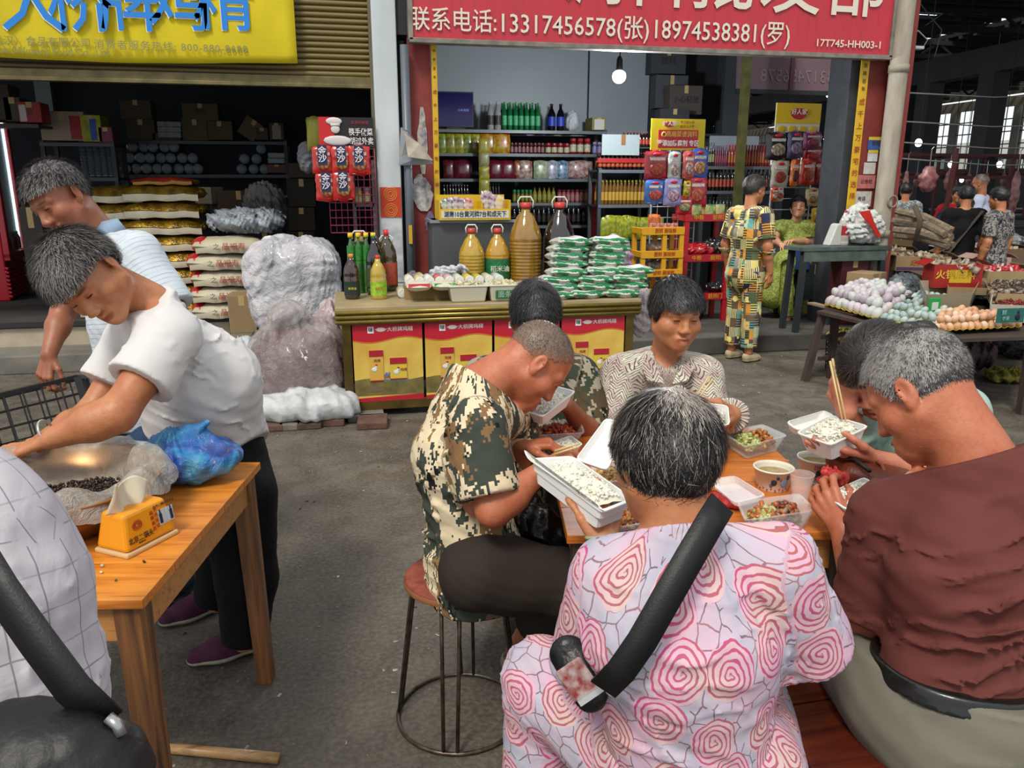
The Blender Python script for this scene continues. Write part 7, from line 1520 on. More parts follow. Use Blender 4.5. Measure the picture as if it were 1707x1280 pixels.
def meat(label,px,py0,py1,Y,w_=.10,col=None,group=None):
 a=AY(px,py0,Y);b=AY(px,py1,Y);t=thing('hanging_meat',label,'meat',(a[0],Y,b[2]),0,group);h_=a[2]-b[2];mb=MB();n_=9
 P=[(w_*(.35+.75*math.sin(PI*min(1,(i+.6)/n_))*(1+.25*math.sin(i*2.1+px))),h_*i/(n_-1))for i in range(n_)];mb.lathe(P,10,sy=.6);o=mb.o('cut',col or mt,t,True);mb=MB();mb.tube([(0,0,h_),(0,0,max(h_+.12,2.05-b[2])),(.03,0,max(h_+.15,2.08-b[2]))],.006,5);mb.o('hook',M('8d8d8d',.3,.8),t)
meat('large pale pork side hanging in front of the red post',1550,277,320,9.6,.13);meat('second pork piece just right of the red post',1583,285,318,11.3,.07)
meat('narrow strip of meat hanging left of the pork side',1512,285,330,11.3,.05);meat('reddish cut hanging by the printed dress',1697,285,360,9.8,.07)
meat('short cut of meat behind the bald shopper',1628,292,318,12.5,.07);meat('pink cut of meat right behind the red apron',1590,296,330,13.0,.08)
for i in range(7):meat('small cut of meat on the far rails',1500+i*29,288,312,14.1,.06,None,'cuts of meat on the far rails')
t=thing('meat_tray','cut meat laid out on the nearest stall counter','meat',(AY(1545,372,10.6)[0],10.6,.86));chunks('cuts',t,np.array(t.location)+[0,.1,.05],np.array([1.2,0,0]),np.array([0,.3,0]),np.array([0,0,1.]),90,['8d5a58','6a2c2c','a88480'],.10,5,.06,.5,1.5)
mb=MB();mb.box((0,.1,-.02),(1.3,.4,.04));mb.box((0,.1,-.45),(1.2,.3,.82));mb.o('block',M('3a2a26',.7),t)
p=AY(1562,400,9.3);mb=MB();mb.bar((p[0],9.3,0),(p[0]+.12,9.3,2.05),.045);tag(mb.o('red_post',rf),'slim dark red post leaning slightly among the meat stalls','post')
for i,(z0,px,py)in enumerate(((0,1521,152),(0,1521,200),(0,1521,235),(0,1521,262))):
 a=AY(1497,py+2,FY+.1);b=AY(1760,py+6+i*2,10.5);mb=MB();mb.tube([a,(a+b)/2-[0,0,.04],b],.008,5);tag(mb.o('wire',M('7d807c',.4,.5),None,True),('thick grey pipe-like cable','upper thin wire','middle thin wire','lowest thin wire')[i]+' running from the red wall into the hall','wire')
mb=MB();a=AY(1510,0,FY);pts=[AY(1522,-10,FY+.5),AY(1548,25,FY+.8),AY(1570,50,FY+.9),AY(1558,95,FY+.8)];mb.tube(pts,.006,5);tag(mb.o('loose_cable',M('2c3030',.5),None,True),'loose black cable dangling in front of the dark roof','cable')
lampb=None
for i,(px,py,d,r_)in enumerate(((1531,238,12,.10),(1585,274,15,.07),(1666,274,15,.08),(1378,232,13,.09),(1394,252,14,.08),(1383,156,11,.06),(1637,270,18,.08),(1378,270,17,.05),(1603,300,20,.06),(1547,262,20,.05))):
 p=AD(px,py,d)
 if lampb is None:
  lampb=thing('hanging_lamp','glowing white bulb hanging over the market stalls','lamp',p,0,'lit bulbs over the market stalls');mb=MB();mb.sph((0,0,0),(.05,.05,.06),12,8);mb.o('bulb',M('eaf6ff',emit=14),lampb,True);mb=MB();mb.tube([(0,0,.04),(0,0,1)],.006,5);mb.o('cord',M('111111'),lampb).scale[2]=RZ-p[2]-.06;LP=lampb
 else:
  LP=dup(lampb,p)
  for ch in LP.children:
   if ch.name.startswith('cord'):ch.scale[2]=RZ-p[2]-.06
p=AY(1530,80,7.4);t=thing('wall_lamp','small white security lamp on a bracket by the red wall','lamp',p);mb=MB();mb.box((0,0,0),(.10,.07,.03));mb.o('head',M('a8b0b8',.4),t,bevel=.006);mb=MB();mb.tube([(-.08,0,.12),(-.02,0,.16),(.10,0,.08),(.06,0,.01)],.007,5);mb.o('bracket',M('8d9090',.4,.5),t,True)
q=AD(1570,8,12);t=thing('skylight','bright slatted skylight at the top of the hall roof','skylight',(q[0],q[1],RZ-.03))
q=AZ(1570,8,RZ);t.location=(q[0],q[1],RZ-.02)
for i in range(7):mb=MB();mb.box((0,i*.12,0),(1.0,.07,.02));mb.o('slat',M('e8f4ff',emit=2.2),t)
lt=thing('litter','tiny scraps of paper and grit scattered on the concrete floor','litter',(0,3,0));r=np.random.RandomState(4);V=[];Q=[];K=[]
cv=np.array([(x,y,z)for x in(-1,1)for y in(-1,1)for z in(0,1)],float);fq=np.array([(0,1,3,2),(4,6,7,5),(0,4,5,1),(2,3,7,6),(0,2,6,4),(1,5,7,3)])
for i in range(420):
 x=r.uniform(-2.5,4.5);y=r.uniform(-1.3,3.9);s=np.array([r.uniform(.003,.010),r.uniform(.002,.006),.003]);V.append((cv*s)@rotz(r.uniform(0,6)).T+[x,y,0]);Q.append(fq+8*i);K.append(np.tile(lin(['8d877c','6d675c','a8a49a','3a3028'][r.randint(4)]),(8,1)))
o=colmesh('scraps',np.concatenate(V),np.concatenate(Q),np.concatenate(K),lt,.8,False);lt['kind']='stuff';o['kind']='stuff'
# ================================================================ people
def torso(pv,ch,nb,sl,sr,front,fat=1.0,wd=.15,dp=.72):
 pv,ch,nb,sl,sr=[np.asarray(q,float)for q in(pv,ch,nb,sl,sr)]
 mid=(pv+ch)/2
 return[Cone(pv,mid,.135*fat,.122*fat,front,dp+.08),Cone(mid,ch,.122*fat,wd,front,dp),Cone(ch,ch*.35+nb*.65,wd,.085,front,dp),Cone(sl*.8+sr*.2,sr*.8+sl*.2,.062,.062),Cone(sl,sl*.6+nb*.4,.052,.06),Cone(sr,sr*.6+nb*.4,.052,.06)]
def arm(s,e,w,r=(.050,.040,.042,.026)):
 e=np.asarray(e,float);w=np.asarray(w,float);m=e*.65+w*.35
 return[Cone(s,e,r[0],r[1]),Cone(e,m,r[1],r[2]),Cone(m,w,r[2],r[3])]
def leg(h,k,a,r=(.085,.058,.056,.038)):
 k=np.asarray(k,float);a=np.asarray(a,float);m=k*.65+a*.35
 return[Cone(h,k,r[0],r[1]),Cone(k,m,r[1],r[2]),Cone(m,a,r[2],r[3])]
def neckc(nb,H,r=.055,back=-.03):
 return[Cone(nb,H['P'](0,back,-.045),r*1.12,r)]
hm=hair_mat()
tan=skin_mat('a8714f');tan2=skin_mat('b98058');red_tan=skin_mat('a4583c','b5704e');dark_tan=skin_mat('8f563b');light=skin_mat('cf9d80');pinkish=skin_mat('c07c62')
# ---- cloth patterns, all in the garment's own coordinates
def cloth(col,rough=.85,weave=.12,var=.06):
 g=NG(rough);o=g.obj();c=srgb(col);n=g.noise(o,5,3)
 g.col(g.mix(g.mapr(n,.3,.7),c,tuple(x*(1-var)for x in c[:3])+(1,)))
 fine=g.noise(o,380,2);big=g.noise(o,16,4,dist=.6)
 g.bump(g.math('ADD',g.math('MULTIPLY',fine,.12),g.math('MULTIPLY',big,.9)),weave,.02)
 g.b.inputs['Specular IOR Level'].default_value=.2;return g.m
def camo(cols,scale=1.0,px=.0078):
 g=NG(.85);uv=g.attr('cuv');v=g.vmath('SNAP',uv,(px,px,px));v2=g.vmath('ADD',g.vmath('SNAP',uv,(px,px,px)),(3.1,7.7,0))
 def field(off,sc,det):return g.noise(g.vmath('MULTIPLY',g.vmath('ADD',v,off),(1.0,.62,1)),sc,det,.72)
 base=g.mix(g.math('GREATER_THAN',field((0,0,0),7*scale,6),.505),cols[0],cols[1])
 base=g.mix(g.math('GREATER_THAN',field((5,2,1),8*scale,7),.555),base,cols[2])
 base=g.mix(g.math('GREATER_THAN',field((9,4,3),11*scale,7),.585),base,cols[3])
 base=g.mix(g.math('GREATER_THAN',field((2,9,5),55*scale,3),.66),base,cols[0])
 g.col(base);g.bump(g.noise(g.obj(),22,4,dist=.5),.16,.02);g.b.inputs['Specular IOR Level'].default_value=.2;return g.m
def roses():
 g=NG(.8);uv=g.attr('cuv');w=g.noise(uv,16,3,col=True)
 p=g.vmath('ADD',uv,g.vmath('SCALE',g.vmath('SUBTRACT',w,(.5,.5,.5)),scale=.030))
 def layer(off,sc,rmax,nr):
  q=g.vmath('ADD',p,off);d=g.vor(q,sc,rand=.6,dim='2D');pos=g.vor(q,sc,out='Position',rand=.6,dim='2D');cc=None
  dv=g.vmath('SUBTRACT',q,pos);s=g.sep(g.vmath('SCALE',dv,scale=sc)if False else dv);an=g.math('ARCTAN2',s[1],s[0])
  ph=g.math('ADD',g.math('MULTIPLY',d,nr),g.math('MULTIPLY',g.math('SINE',g.math('MULTIPLY',an,3.0)),.13))
  ph=g.math('ADD',ph,g.math('MULTIPLY',an,.159))
  fr=g.math('FRACT',ph);line=g.math('LESS_THAN',g.math('ABSOLUTE',g.math('SUBTRACT',fr,.5)),.12)
  ins=g.math('LESS_THAN',d,rmax);return line,ins,d,cc,fr
 ln,ins,d,cc,fr=layer((0,0,0),8.2,.45,10.0)
 n1=g.noise(uv,5,3);base=g.ramp(n1,[(.35,'a3a2b2'),(.5,'b9adbb'),(.62,'c8a3b7')])
 base=g.mix(g.mapr(g.noise(uv,9,4),.5,.75,0,.6),base,'a7b2bf')
 inner=g.mix(g.mapr(g.noise(uv,7,2),.35,.65),'d0a0b4','ccb0a8')
 base=g.mix(g.math('MULTIPLY',ins,.85),base,inner)
 hue=g.mix(g.mapr(g.noise(uv,6.5,2),.38,.62),'c2447c','a8605c');dark=g.mix(g.mapr(g.noise(uv,11,2),.4,.6),'5d4658','8d5d58')
 base=g.mix(g.math('MULTIPLY',ln,ins),base,hue)
 edge=g.math('MULTIPLY',g.math('LESS_THAN',g.math('ABSOLUTE',g.math('SUBTRACT',g.math('ABSOLUTE',g.math('SUBTRACT',fr,.5)),.15)),.03),ins)
 base=g.mix(g.math('MULTIPLY',edge,.8),base,dark)
 e=g.vor(g.vmath('ADD',p,(1.3,.4,0)),24,'DISTANCE_TO_EDGE',dim='2D');lf=g.math('LESS_THAN',e,.035);lf=g.math('MULTIPLY',lf,g.math('GREATER_THAN',g.noise(uv,10,2),.42))
 base=g.mix(g.math('MULTIPLY',g.math('MULTIPLY',lf,g.math('SUBTRACT',1.0,ins)),.8),base,dark)
 g.col(base);g.bump(g.noise(g.obj(),14,4,dist=.7),.2,.02);g.b.inputs['Specular IOR Level'].default_value=.2;return g.m
def leafprint():
 g=NG(.8);uv=g.attr('cuv');s=g.sep(uv);cols=21.0
 cx=g.math('FRACT',g.math('MULTIPLY',s[0],cols));tri=g.math('ABSOLUTE',g.math('SUBTRACT',cx,.5))
 ph=g.math('ADD',g.math('MULTIPLY',s[1],75),g.math('MULTIPLY',tri,4.2));ph=g.math('ADD',ph,g.math('MULTIPLY',g.noise(uv,22,3),2.6))
 f=g.math('FRACT',ph);ln=g.math('LESS_THAN',f,.30);dots=g.math('LESS_THAN',g.vor(uv,130),.30)
 dark=g.math('MAXIMUM',ln,g.math('MULTIPLY',dots,g.math('GREATER_THAN',tri,.36)))
 base=g.mix(g.mapr(g.noise(uv,12,2),.4,.6),'b7a69d','c9c4b2');base=g.mix(g.math('MULTIPLY',g.math('GREATER_THAN',g.noise(uv,26,2),.58),.6),base,'a8888a')
 g.col(g.mix(g.math('MULTIPLY',dark,.88),base,'2c2e30'));g.bump(g.noise(g.obj(),14,4,dist=.7),.2,.02);g.b.inputs['Specular IOR Level'].default_value=.2;return g.m
def patchwork():
 g=NG(.8);uv=g.attr('cuv');p=g.vmath('SNAP',g.vmath('ADD',uv,g.vmath('SCALE',g.vmath('SUBTRACT',g.noise(g.vmath('SNAP',uv,(.11,.13,1)),5,1,col=True),(.5,.5,.5)),scale=.12)),(.075,.085,1))
 wn=g.n.new('ShaderNodeTexWhiteNoise');wn.noise_dimensions='3D';g.put(wn.inputs['Vector'],p);v=wn.outputs['Value']
 base=g.ramp(v,[(0,'5b4a35'),(.16,'c98a35'),(.28,'8a8378'),(.42,'4a5a37'),(.55,'d6c873'),(.68,'1f2a44'),(.78,'6b5b45'),(.9,'5a9a95')],True)
 s=g.sep(uv);st=g.math('GREATER_THAN',g.math('FRACT',g.math('MULTIPLY',s[0],55)),.5);st2=g.math('GREATER_THAN',g.math('FRACT',g.math('MULTIPLY',s[1],45)),.5)
 v2=g.math('FRACT',g.math('MULTIPLY',v,7.3));base=g.mix(g.math('MULTIPLY',st,g.math('LESS_THAN',v2,.33)),base,'d8cf8e')
 base=g.mix(g.math('MULTIPLY',st2,g.math('GREATER_THAN',v2,.70)),base,'2b2a1c')
 d=g.vor(uv,9,rand=.8);base=g.mix(g.math('LESS_THAN',d,.26),base,g.ramp(g.math('FRACT',g.math('MULTIPLY',v,13.7)),[(0,'e0d57c'),(.35,'d9832c'),(.6,'3f4a33'),(.8,'4e8f8c')],True))
 g.col(base);return g.m
def fineprint(a,b,scale=60,thr=.5,c=None):
 g=NG(.75);uv=g.obj();n=g.noise(uv,scale,3,dist=1.5);base=g.mix(g.mapr(n,thr-.05,thr+.05),a,b)
 if c:base=g.mix(g.math('GREATER_THAN',g.noise(uv,scale*.7,2),.62),base,c)
 g.col(base);return g.m
def striped(a,b,per,th,cross=False,th2=.06,var=None):
 g=NG(.85);uv=g.attr('cuv');s=g.sep(uv);f=g.math('FRACT',g.math('MULTIPLY',g.math('ADD',s[1],g.math('MULTIPLY',g.noise(uv,6,2),.02)),1/per));l=g.math('LESS_THAN',f,th)
 l=g.math('MULTIPLY',l,g.mapr(g.noise(g.vmath('MULTIPLY',uv,(1,14,1)),12,2),.35,.6))
 if cross:
  f2=g.math('FRACT',g.math('MULTIPLY',s[0],1/per));l=g.math('MAXIMUM',l,g.math('LESS_THAN',f2,th2))
 base=g.mix(g.math('MULTIPLY',l,.75),a,b);g.col(base);g.bump(g.noise(g.obj(),12,4,dist=.7),.25,.02);return g.m
def shoe(root,heel,toe,mat,sole,w=.043,h=.06,name='shoe',open_=False,up=None):
 heel=np.asarray(heel,float);toe=np.asarray(toe,float);d=nrm(toe-heel);L=np.linalg.norm(toe-heel)
 F=Field();z=np.array([0,0,1.0])if up is None else nrm(up);sd=np.cross(d,z)
 F.add([Cone(heel+d*.035+z*.038,heel+d*L*.55+z*.036,w*.86,w,None),Cone(heel+d*L*.5+z*.034,toe-d*.045+z*.024,w*1.02,w*.82),Cone(heel+d*.03+z*(.03+h*.5),heel+d*.09+z*(.03+h*.4),w*.72,w*.72)],.03,.02)
 hz=heel@z;F.mod(lambda p,D:np.maximum(D,-(p@z.astype(np.float32)-hz-.016)))
 if not open_:F2=Cone(heel+d*.04+z*.12,heel+d*.05+z*.05,.034,.026)
 else:F2=Cone(heel+d*.02+z*.10,heel+d*L*.42+z*.052,.04,.035)
 F.mod(lambda p,D:np.maximum(D,-F2.d(p)))
 V,Q=polygonise(F,.005);o=ob(name,mesh(V,Q),mat,root,world=True)
 S=Field();S.add([Cone(heel+d*.036+z*.02,heel+d*L*.55+z*.02,w*.92,w*1.02,z,.5),Cone(heel+d*L*.5+z*.02,toe-d*.045+z*.02,w*1.04,w*.86,z,.5)],.02)
 S.mod(lambda p,D:np.maximum(np.maximum(D,-(p@z.astype(np.float32)-hz)),p@z.astype(np.float32)-hz-.024))
 V,Q=polygonise(S,.006);ob('sole',mesh(V,Q),sole,o).location=(0,0,0)
 return o
T=AD
# ---------------------------------------------------------------- the man in the pixel camouflage T-shirt on the stool
def man_camo():
 H=head_prims(T(893,606,2.25),CV(.62,-.78,.22),CV(.78,.60,.10),1.0)
 pv=T(790,925,2.22);ch=T(765,755,2.16);nb=T(795,645,2.2);f=CV(.80,-.30,.45)
 sl=T(850,690,2.38);sr=T(795,715,2.02);el=T(880,800,2.42);er=T(822,850,1.98)
 wl=T(868,745,2.33);wr=T(902,785,2.03)
 hl=T(815,945,2.30);hr=T(800,950,2.10);kl=T(975,940,2.42);kr=T(945,975,2.16)
 al=AZ(925,1080,.09);ar=AZ(862,1085,.09)
 h1=hand_prims(wr,CV(.72,.45,.15),CV(-.35,.85,-.3),-1,curl=(55,70,35),thumb=30)
 h2=hand_prims(wl,CV(.9,.15,-.1),CV(-.1,.9,-.2),1,curl=(45,60,30),thumb=25)
 body=torso(pv,ch,nb,sl,sr,f,.92,.135)+arm(sr,er,wr)+arm(sl,el,wl)+leg(hl,kl,al)+leg(hr,kr,ar)+[Cone(nb,H['P'](0,-.035,-.035),.066,.060)]
 root,F=person('person in a short-sleeved pixel camouflage T-shirt bent over his rice on the round stool',AZ(765,1100,0),red_tan,H,body,(h1,h2))
 add_eyes(H,root,0)
 bz_=hcol((.075,.048,.034),(.20,.14,.10),.5)
 def buzz(q,r):e=np.clip((q[:,2]-hairline(np.arctan2(q[:,0],q[:,1]),.080,.055,.012,-.035)-.004)/.035,0,1)[:,None];return bz_(q,r)*e+np.array([.30,.125,.075])*(1-e)
 make_hair(H,root,hm,(.080,.055,.012,-.035),.0035,.0045,4500,.007,.0006,(0,-.06),buzz,seed=1,lift=1.2,noise=.0008)
 cm=camo(('cfc0a0','3a4038','7d6040','18191b'),1.0,.0065)
 ax=[(pv,nb,.16),(sr,er,.06),(sl,el,.06)]
 pr=torso(pv+nrm(pv-ch)*.02,ch,nb,sl,sr,f,1.0,.148)+[Cone(nb,H['P'](0,-.035,-.035),.074,.064),Cone(ch*.4+nb*.6,nb,.10,.078),Cone(pv,pv+nrm(pv-ch)*.07,.146,.150,f,.85)]+[Cone(sr,sr*.15+er*.85,.066,.070),Cone(sl,sl*.2+el*.8,.064,.066)]
 garment('shirt',root,pr,cm,.012,.035,planes=[(nb+nrm(H['c']-nb)*.022,nrm(H['c']-nb)+CV(0,.35,0),.17),(sr*.17+er*.83,er-sr,.12),(sl*.2+el*.8,el-sl,.12),(pv+nrm(pv-ch)*.13,pv-ch)],cuts=[Cone(er,er*.55+sr*.45,.050,.044)],axes=ax,uv0=CV(-.4,.1,-1),noise=.004,nf=8,folds=[(sr*.8+pv*.2,.13,nrm(er-nb),.045,.014),(pv*.7+ch*.3,.18,CV(.25,1,0),.055,.015),(er,.07,nrm(er-sr),.03,.005)])
 col=MB();c0=nb+nrm(nb-ch)*.024;a1=CV(.55,-.12,.0);a2=nrm(np.cross(nrm(nb-ch),a1));rr=.074
 tm=cloth('2f2823',.8)
 garment('trousers',root,[Cone(pv,pv+nrm(pv-ch)*.02,.14,.14,f,.8),Cone(hl,kl,.105,.088),Cone(hr,kr,.108,.092),Cone(kr,kr*.55+ar*.45,.094,.085),Cone(kl,kl*.5+al*.5,.09,.085)],tm,.004,.03,planes=[(kr*.55+ar*.45,ar-kr,.13),(kl*.5+al*.5,al-kl,.13)],noise=.004,folds=[(kr,.12,CV(.3,1,0),.05,.006)])
 cr=M('8d8470',.75)
 shoe(root,AZ(848,1120,0)+np.array([-.015,-.03,.0]),AZ(848,1120,0)+_rt*.19+np.array([0,.15,0]),cr,cr,.044,.05,'clog',True)
 shoe(root,AZ(925,1100,0),AZ(925,1100,0)+_rt*.2+np.array([0,.12,0]),cr,cr,.044,.05,'clog',True)
 return root
# ---------------------------------------------------------------- the second camouflage man, behind him
def man_camo2():
 H=head_prims(T(893,530,2.72),CV(.22,-.72,-.66),CV(.05,.70,-.70),1.0)
 pv=T(900,850,3.08);ch=T(885,690,2.92);nb=T(885,605,2.84);f=CV(.15,-.1,-1)
 sl=T(965,628,2.86);sr=T(805,632,2.86);el=T(990,735,2.78);er=T(800,755,2.80)
 wl=T(945,675,2.55);wr=T(880,700,2.58)
 h1=hand_prims(wl,CV(-.8,.35,-.45),CV(.2,.7,-.6),1,curl=(40,55,30),thumb=25)
 h2=hand_prims(wr,CV(.5,.2,-.6),CV(0,-1,-.2),-1,curl=(12,18,12),thumb=15)
 hl=T(940,870,3.05);hr=T(860,870,3.05);kl=T(985,850,2.75);kr=T(865,850,2.75)
 al=np.array([kl[0],kl[1]+.05,.08]);ar=np.array([kr[0],kr[1]+.05,.08])
 body=torso(pv,ch,nb,sl,sr,f,.95,.14)+arm(sr,er,wr)+arm(sl,el,wl)+leg(hl,kl,al)+leg(hr,kr,ar)+neckc(nb,H)
 root,F=person('person in a darker camouflage T-shirt with black hair, head bowed, in front of the counter',(pv[0],pv[1],0),dark_tan,H,body,(h1,h2))
 add_eyes(H,root,0)
 make_hair(H,root,hm,(.050,.030,-.005,-.055),.014,.005,4200,.030,.0011,(0,-.05),hcol((.004,.004,.005),(.03,.028,.03),.3),seed=2,lift=.35)
 cm=camo(('8f8a78','353c30','4a3f2c','15170f'),1.15)
 garment('shirt',root,torso(pv,ch,nb,sl,sr,f,1.02,.15)+[Cone(nb,H['P'](0,-.03,-.045),.066,.056),Cone(sr,er,.064,.070),Cone(sl,el,.064,.070)],cm,.012,.035,planes=[(nb+nrm(nb-ch)*.03,nb-ch,.22),(er*.85+sr*.15,er-sr,.12),(el*.85+sl*.15,el-sl,.12)],axes=[(pv,nb,.16),(sr,er,.06),(sl,el,.06)],noise=.005,folds=[(sr*.7+pv*.3,.15,nrm(er-nb),.05,.007),(sl*.7+pv*.3,.15,nrm(el-nb),.05,.007)])
 garment('trousers',root,[Cone(pv,ch*.2+pv*.8,.14,.14,f,.8),Cone(hl,kl,.1,.075),Cone(hr,kr,.1,.075),Cone(kl,al,.075,.055),Cone(kr,ar,.075,.055)],cloth('4b4c36'),.004,.03)
 for k,a in((-1,ar),(1,al)):shoe(root,(a[0],a[1]+.06,0),(a[0]+.01,a[1]-.19,0),M('2a2c22',.8),M('1d1d1d',.8))
 return root
# ---------------------------------------------------------------- the woman in the printed blouse
def woman_blouse():
 H=head_prims(T(1127,524,2.80),CV(.20,-.36,-.92),CV(.06,.93,-.30),1.0,1.16,.6)
 pv=T(1090,800,3.10);ch=T(1095,680,2.98);nb=T(1108,598,2.92);f=CV(.12,-.12,-1)
 sl=T(1172,628,2.90);sr=T(1036,625,2.92);el=T(1187,715,2.82);er=T(1012,725,2.84);wl=T(1222,690,2.50);wr=T(1150,665,2.52)
 h1=hand_prims(wl,CV(-.5,.1,-.75),CV(.75,.4,-.35),1,curl=(25,45,30),thumb=30)
 h2=hand_prims(wr,CV(.75,-.25,-.45),CV(.15,.85,-.35),-1,curl=(22,40,25),thumb=30)
 hl=T(1140,820,3.05);hr=T(1050,820,3.05);kl=T(1170,800,2.75);kr=T(1040,800,2.75)
 al=np.array([kl[0]+.03,kl[1]+.05,.08]);ar=np.array([kr[0],kr[1]+.05,.08])
 body=torso(pv,ch,nb,sl,sr,f,.95,.135)+arm(sr,er,wr)+arm(sl,el,wl)+leg(hl,kl,al)+leg(hr,kr,ar)+neckc(nb,H,.050)
 root,F=person('person with short black hair in a long-sleeved grey leaf-print blouse, smiling down at the food',(pv[0],pv[1],0),tan2,H,body,(h1,h2))
 add_eyes(H,root,.1)
 make_hair(H,root,hm,(.050,.045,-.035,-.085),.018,.005,4800,.042,.0011,(.0,-.03),hcol((.006,.006,.007),(.07,.07,.075),.42),seed=3,lift=.3,vol=(1.02,1.0,1.02),fwd=.5)
 lp=leafprint();V1=F
 garment('blouse',root,torso(pv,ch,nb,sl,sr,f,1.08,.15)+[Cone(sr,er,.066,.062),Cone(sl,el,.066,.062),Cone(er,wr,.062,.046),Cone(el,wl,.062,.046),Cone(nb+_up*.0,nb-_fw*.02,.062,.062)],lp,.012,.04,planes=[(nb+nrm(nb-ch)*.035,nb-ch,.14),(wr*.93+er*.07,wr-er,.1),(wl*.93+el*.07,wl-el,.1)],cuts=[Cone(T(1113,590,2.84),T(1122,640,2.75),.05,.012),Cone(nb,H['P'](0,0,-.04),.058,.055)],axes=[(pv,nb,.16),(sr,er,.06),(sl,el,.06),(er,wr,.05),(el,wl,.05)],noise=.004,folds=[(er,.1,CV(.2,1,0),.045,.008),(ch,.15,CV(1,.4,0),.06,.005),(sl*.5+el*.5,.09,CV(1,.5,0),.04,.005)])
 for k in(-1,1):
  pts=[T(1113+k*30-4,588+(k>0)*4,2.87),T(1113+k*44,612,2.79),T(1113+k*34,634,2.765),T(1113+k*6+2,640,2.765),T(1113+k*20,610,2.80)]
  mb=MB();mb.poly(pts,.006,_fw);o=mb.o('collar',lp,root,False,world=True,bevel=.003)
  vattr(o.data,'cuv',np.array([[q[0],q[2],0]for q in mb.v]))
 garment('trousers',root,[Cone(pv,ch*.2+pv*.8,.14,.14,f,.8),Cone(hl,kl,.1,.075),Cone(hr,kr,.1,.075),Cone(kl,al,.075,.055),Cone(kr,ar,.075,.055)],cloth('26262a'),.004,.03)
 for a in(ar,al):shoe(root,(a[0],a[1]+.06,0),(a[0]+.02,a[1]-.18,0),M('222222',.8),M('111111',.8))
 return root
# ---------------------------------------------------------------- the woman seen from behind in the rose print
def woman_rose():
 H=head_prims(T(1107,768,1.46),CV(-.34,-.12,.92),CV(-.05,.96,.25),1.0)
 pv=T(1150,1260,1.50);ch=T(1145,1060,1.42);nb=T(1135,900,1.43);f=CV(-.22,.15,.95)
 sl=T(1025,965,1.46);sr=T(1285,945,1.40);el=T(985,1130,1.56);er=T(1350,1085,1.50)
 wl=T(1010,915,1.72);wr=T(1290,985,1.70)
 h1=hand_prims(wl,CV(-.25,.75,.15),CV(.25,-.45,-.8),1,curl=(20,28,16),thumb=35)
 h2=hand_prims(wr,CV(-.4,.4,.8),CV(.5,.6,-.3),-1,curl=(30,40,20))
 hl=T(1075,1275,1.53);hr=T(1235,1285,1.50);kl=T(905,1135,1.72);kr=T(1250,1130,1.95)
 al=T(885,1420,1.82);ar=np.array([kr[0],kr[1]-.05,.08])
 body=torso(pv,ch,nb,sl,sr,f,1.0,.15)+arm(sr,er,wr,(.052,.042,.042,.027))+arm(sl,el,wl,(.052,.042,.042,.027))+leg(hl,kl,al)+leg(hr,kr,ar)+neckc(nb,H,.056)
 root,F=person('person seen from behind in a pale rose-print blouse with grey-crowned black hair',(pv[0],pv[1],0),tan2,H,body,(h1,h2))
 def cf(q):
  d=np.sqrt((q[:,0]-.0)**2*1.2+(q[:,1]+.085)**2*.8+(q[:,2]-.105)**2*.8)
  return np.clip(1.35-d/.060,.12,.97)
 make_hair(H,root,hm,(.060,.040,-.050,-.116),.019,.0045,12000,.066,.0010,(.0,-.04),hcol((.007,.006,.006),(.50,.44,.39),.2,cf),seed=4,lift=.20,drop=.16,vol=(.98,1.0,1.0),noise=.004)
 rp=roses();ax=[(pv,nb,.17),(sr,er,.065),(sl,el,.065),(hl,kl,.09),(kl,al,.07),(hr,kr,.09)]
 garment('blouse',root,torso(pv+nrm(pv-ch)*.06,ch,nb,sl,sr,f,1.12,.165,.78)+[Cone(nb,H['P'](0,-.03,-.045),.068,.058),Cone(sr,er,.070,.078),Cone(sl,el,.070,.080)],rp,.014,.045,planes=[(nb+nrm(nb-ch)*.012+_fw*.02,nb-ch+_fw*.05,.20),(sr*.08+er*.92,er-sr,.13),(sl*.12+el*.88,el-sl,.13)],cuts=[Cone(er,er*.6+sr*.4,.060,.048)],axes=ax,noise=.005,nf=7,folds=[(sl*.6+pv*.4,.14,CV(.8,.6,0),.05,.013),(T(1330,1000,1.42),.12,CV(.9,.5,0),.045,.017),(pv,.18,CV(.3,1,0),.06,.012),(ch,.2,CV(.2,1,0),.08,.008)],h=.007)
 garment('trousers',root,[Cone(pv,pv-_up*.05,.16,.16,f,.85),Cone(hl,kl,.11,.082),Cone(hr,kr,.115,.08),Cone(kl,al,.080,.075),Cone(kr,ar,.08,.07)],rp,.006,.04,axes=ax,noise=.005,folds=[(kl,.13,CV(.5,1,0),.05,.007),(hl,.12,CV(1,-.4,0),.05,.007)])
 for a in(ar,al):shoe(root,(a[0],a[1]-.05,0),(a[0]+.02,a[1]+.19,0),M('3a3034',.8),M('777777',.8))
 b=MB();wr_=T(1003,893,1.70);ax_=nrm(CV(-.12,.9,.1));x,y,z=axis_frame(ax_)
 b.tube([wr_+(x*math.cos(t)+y*math.sin(t))*.034 for t in np.linspace(0,2*PI,25)[:-1]],.0045,8,True)
 o=b.o('bracelet',M('8f9c74',.25,coat=.5),root,True,world=True);o['label']='pale green stone bangle'
 return root
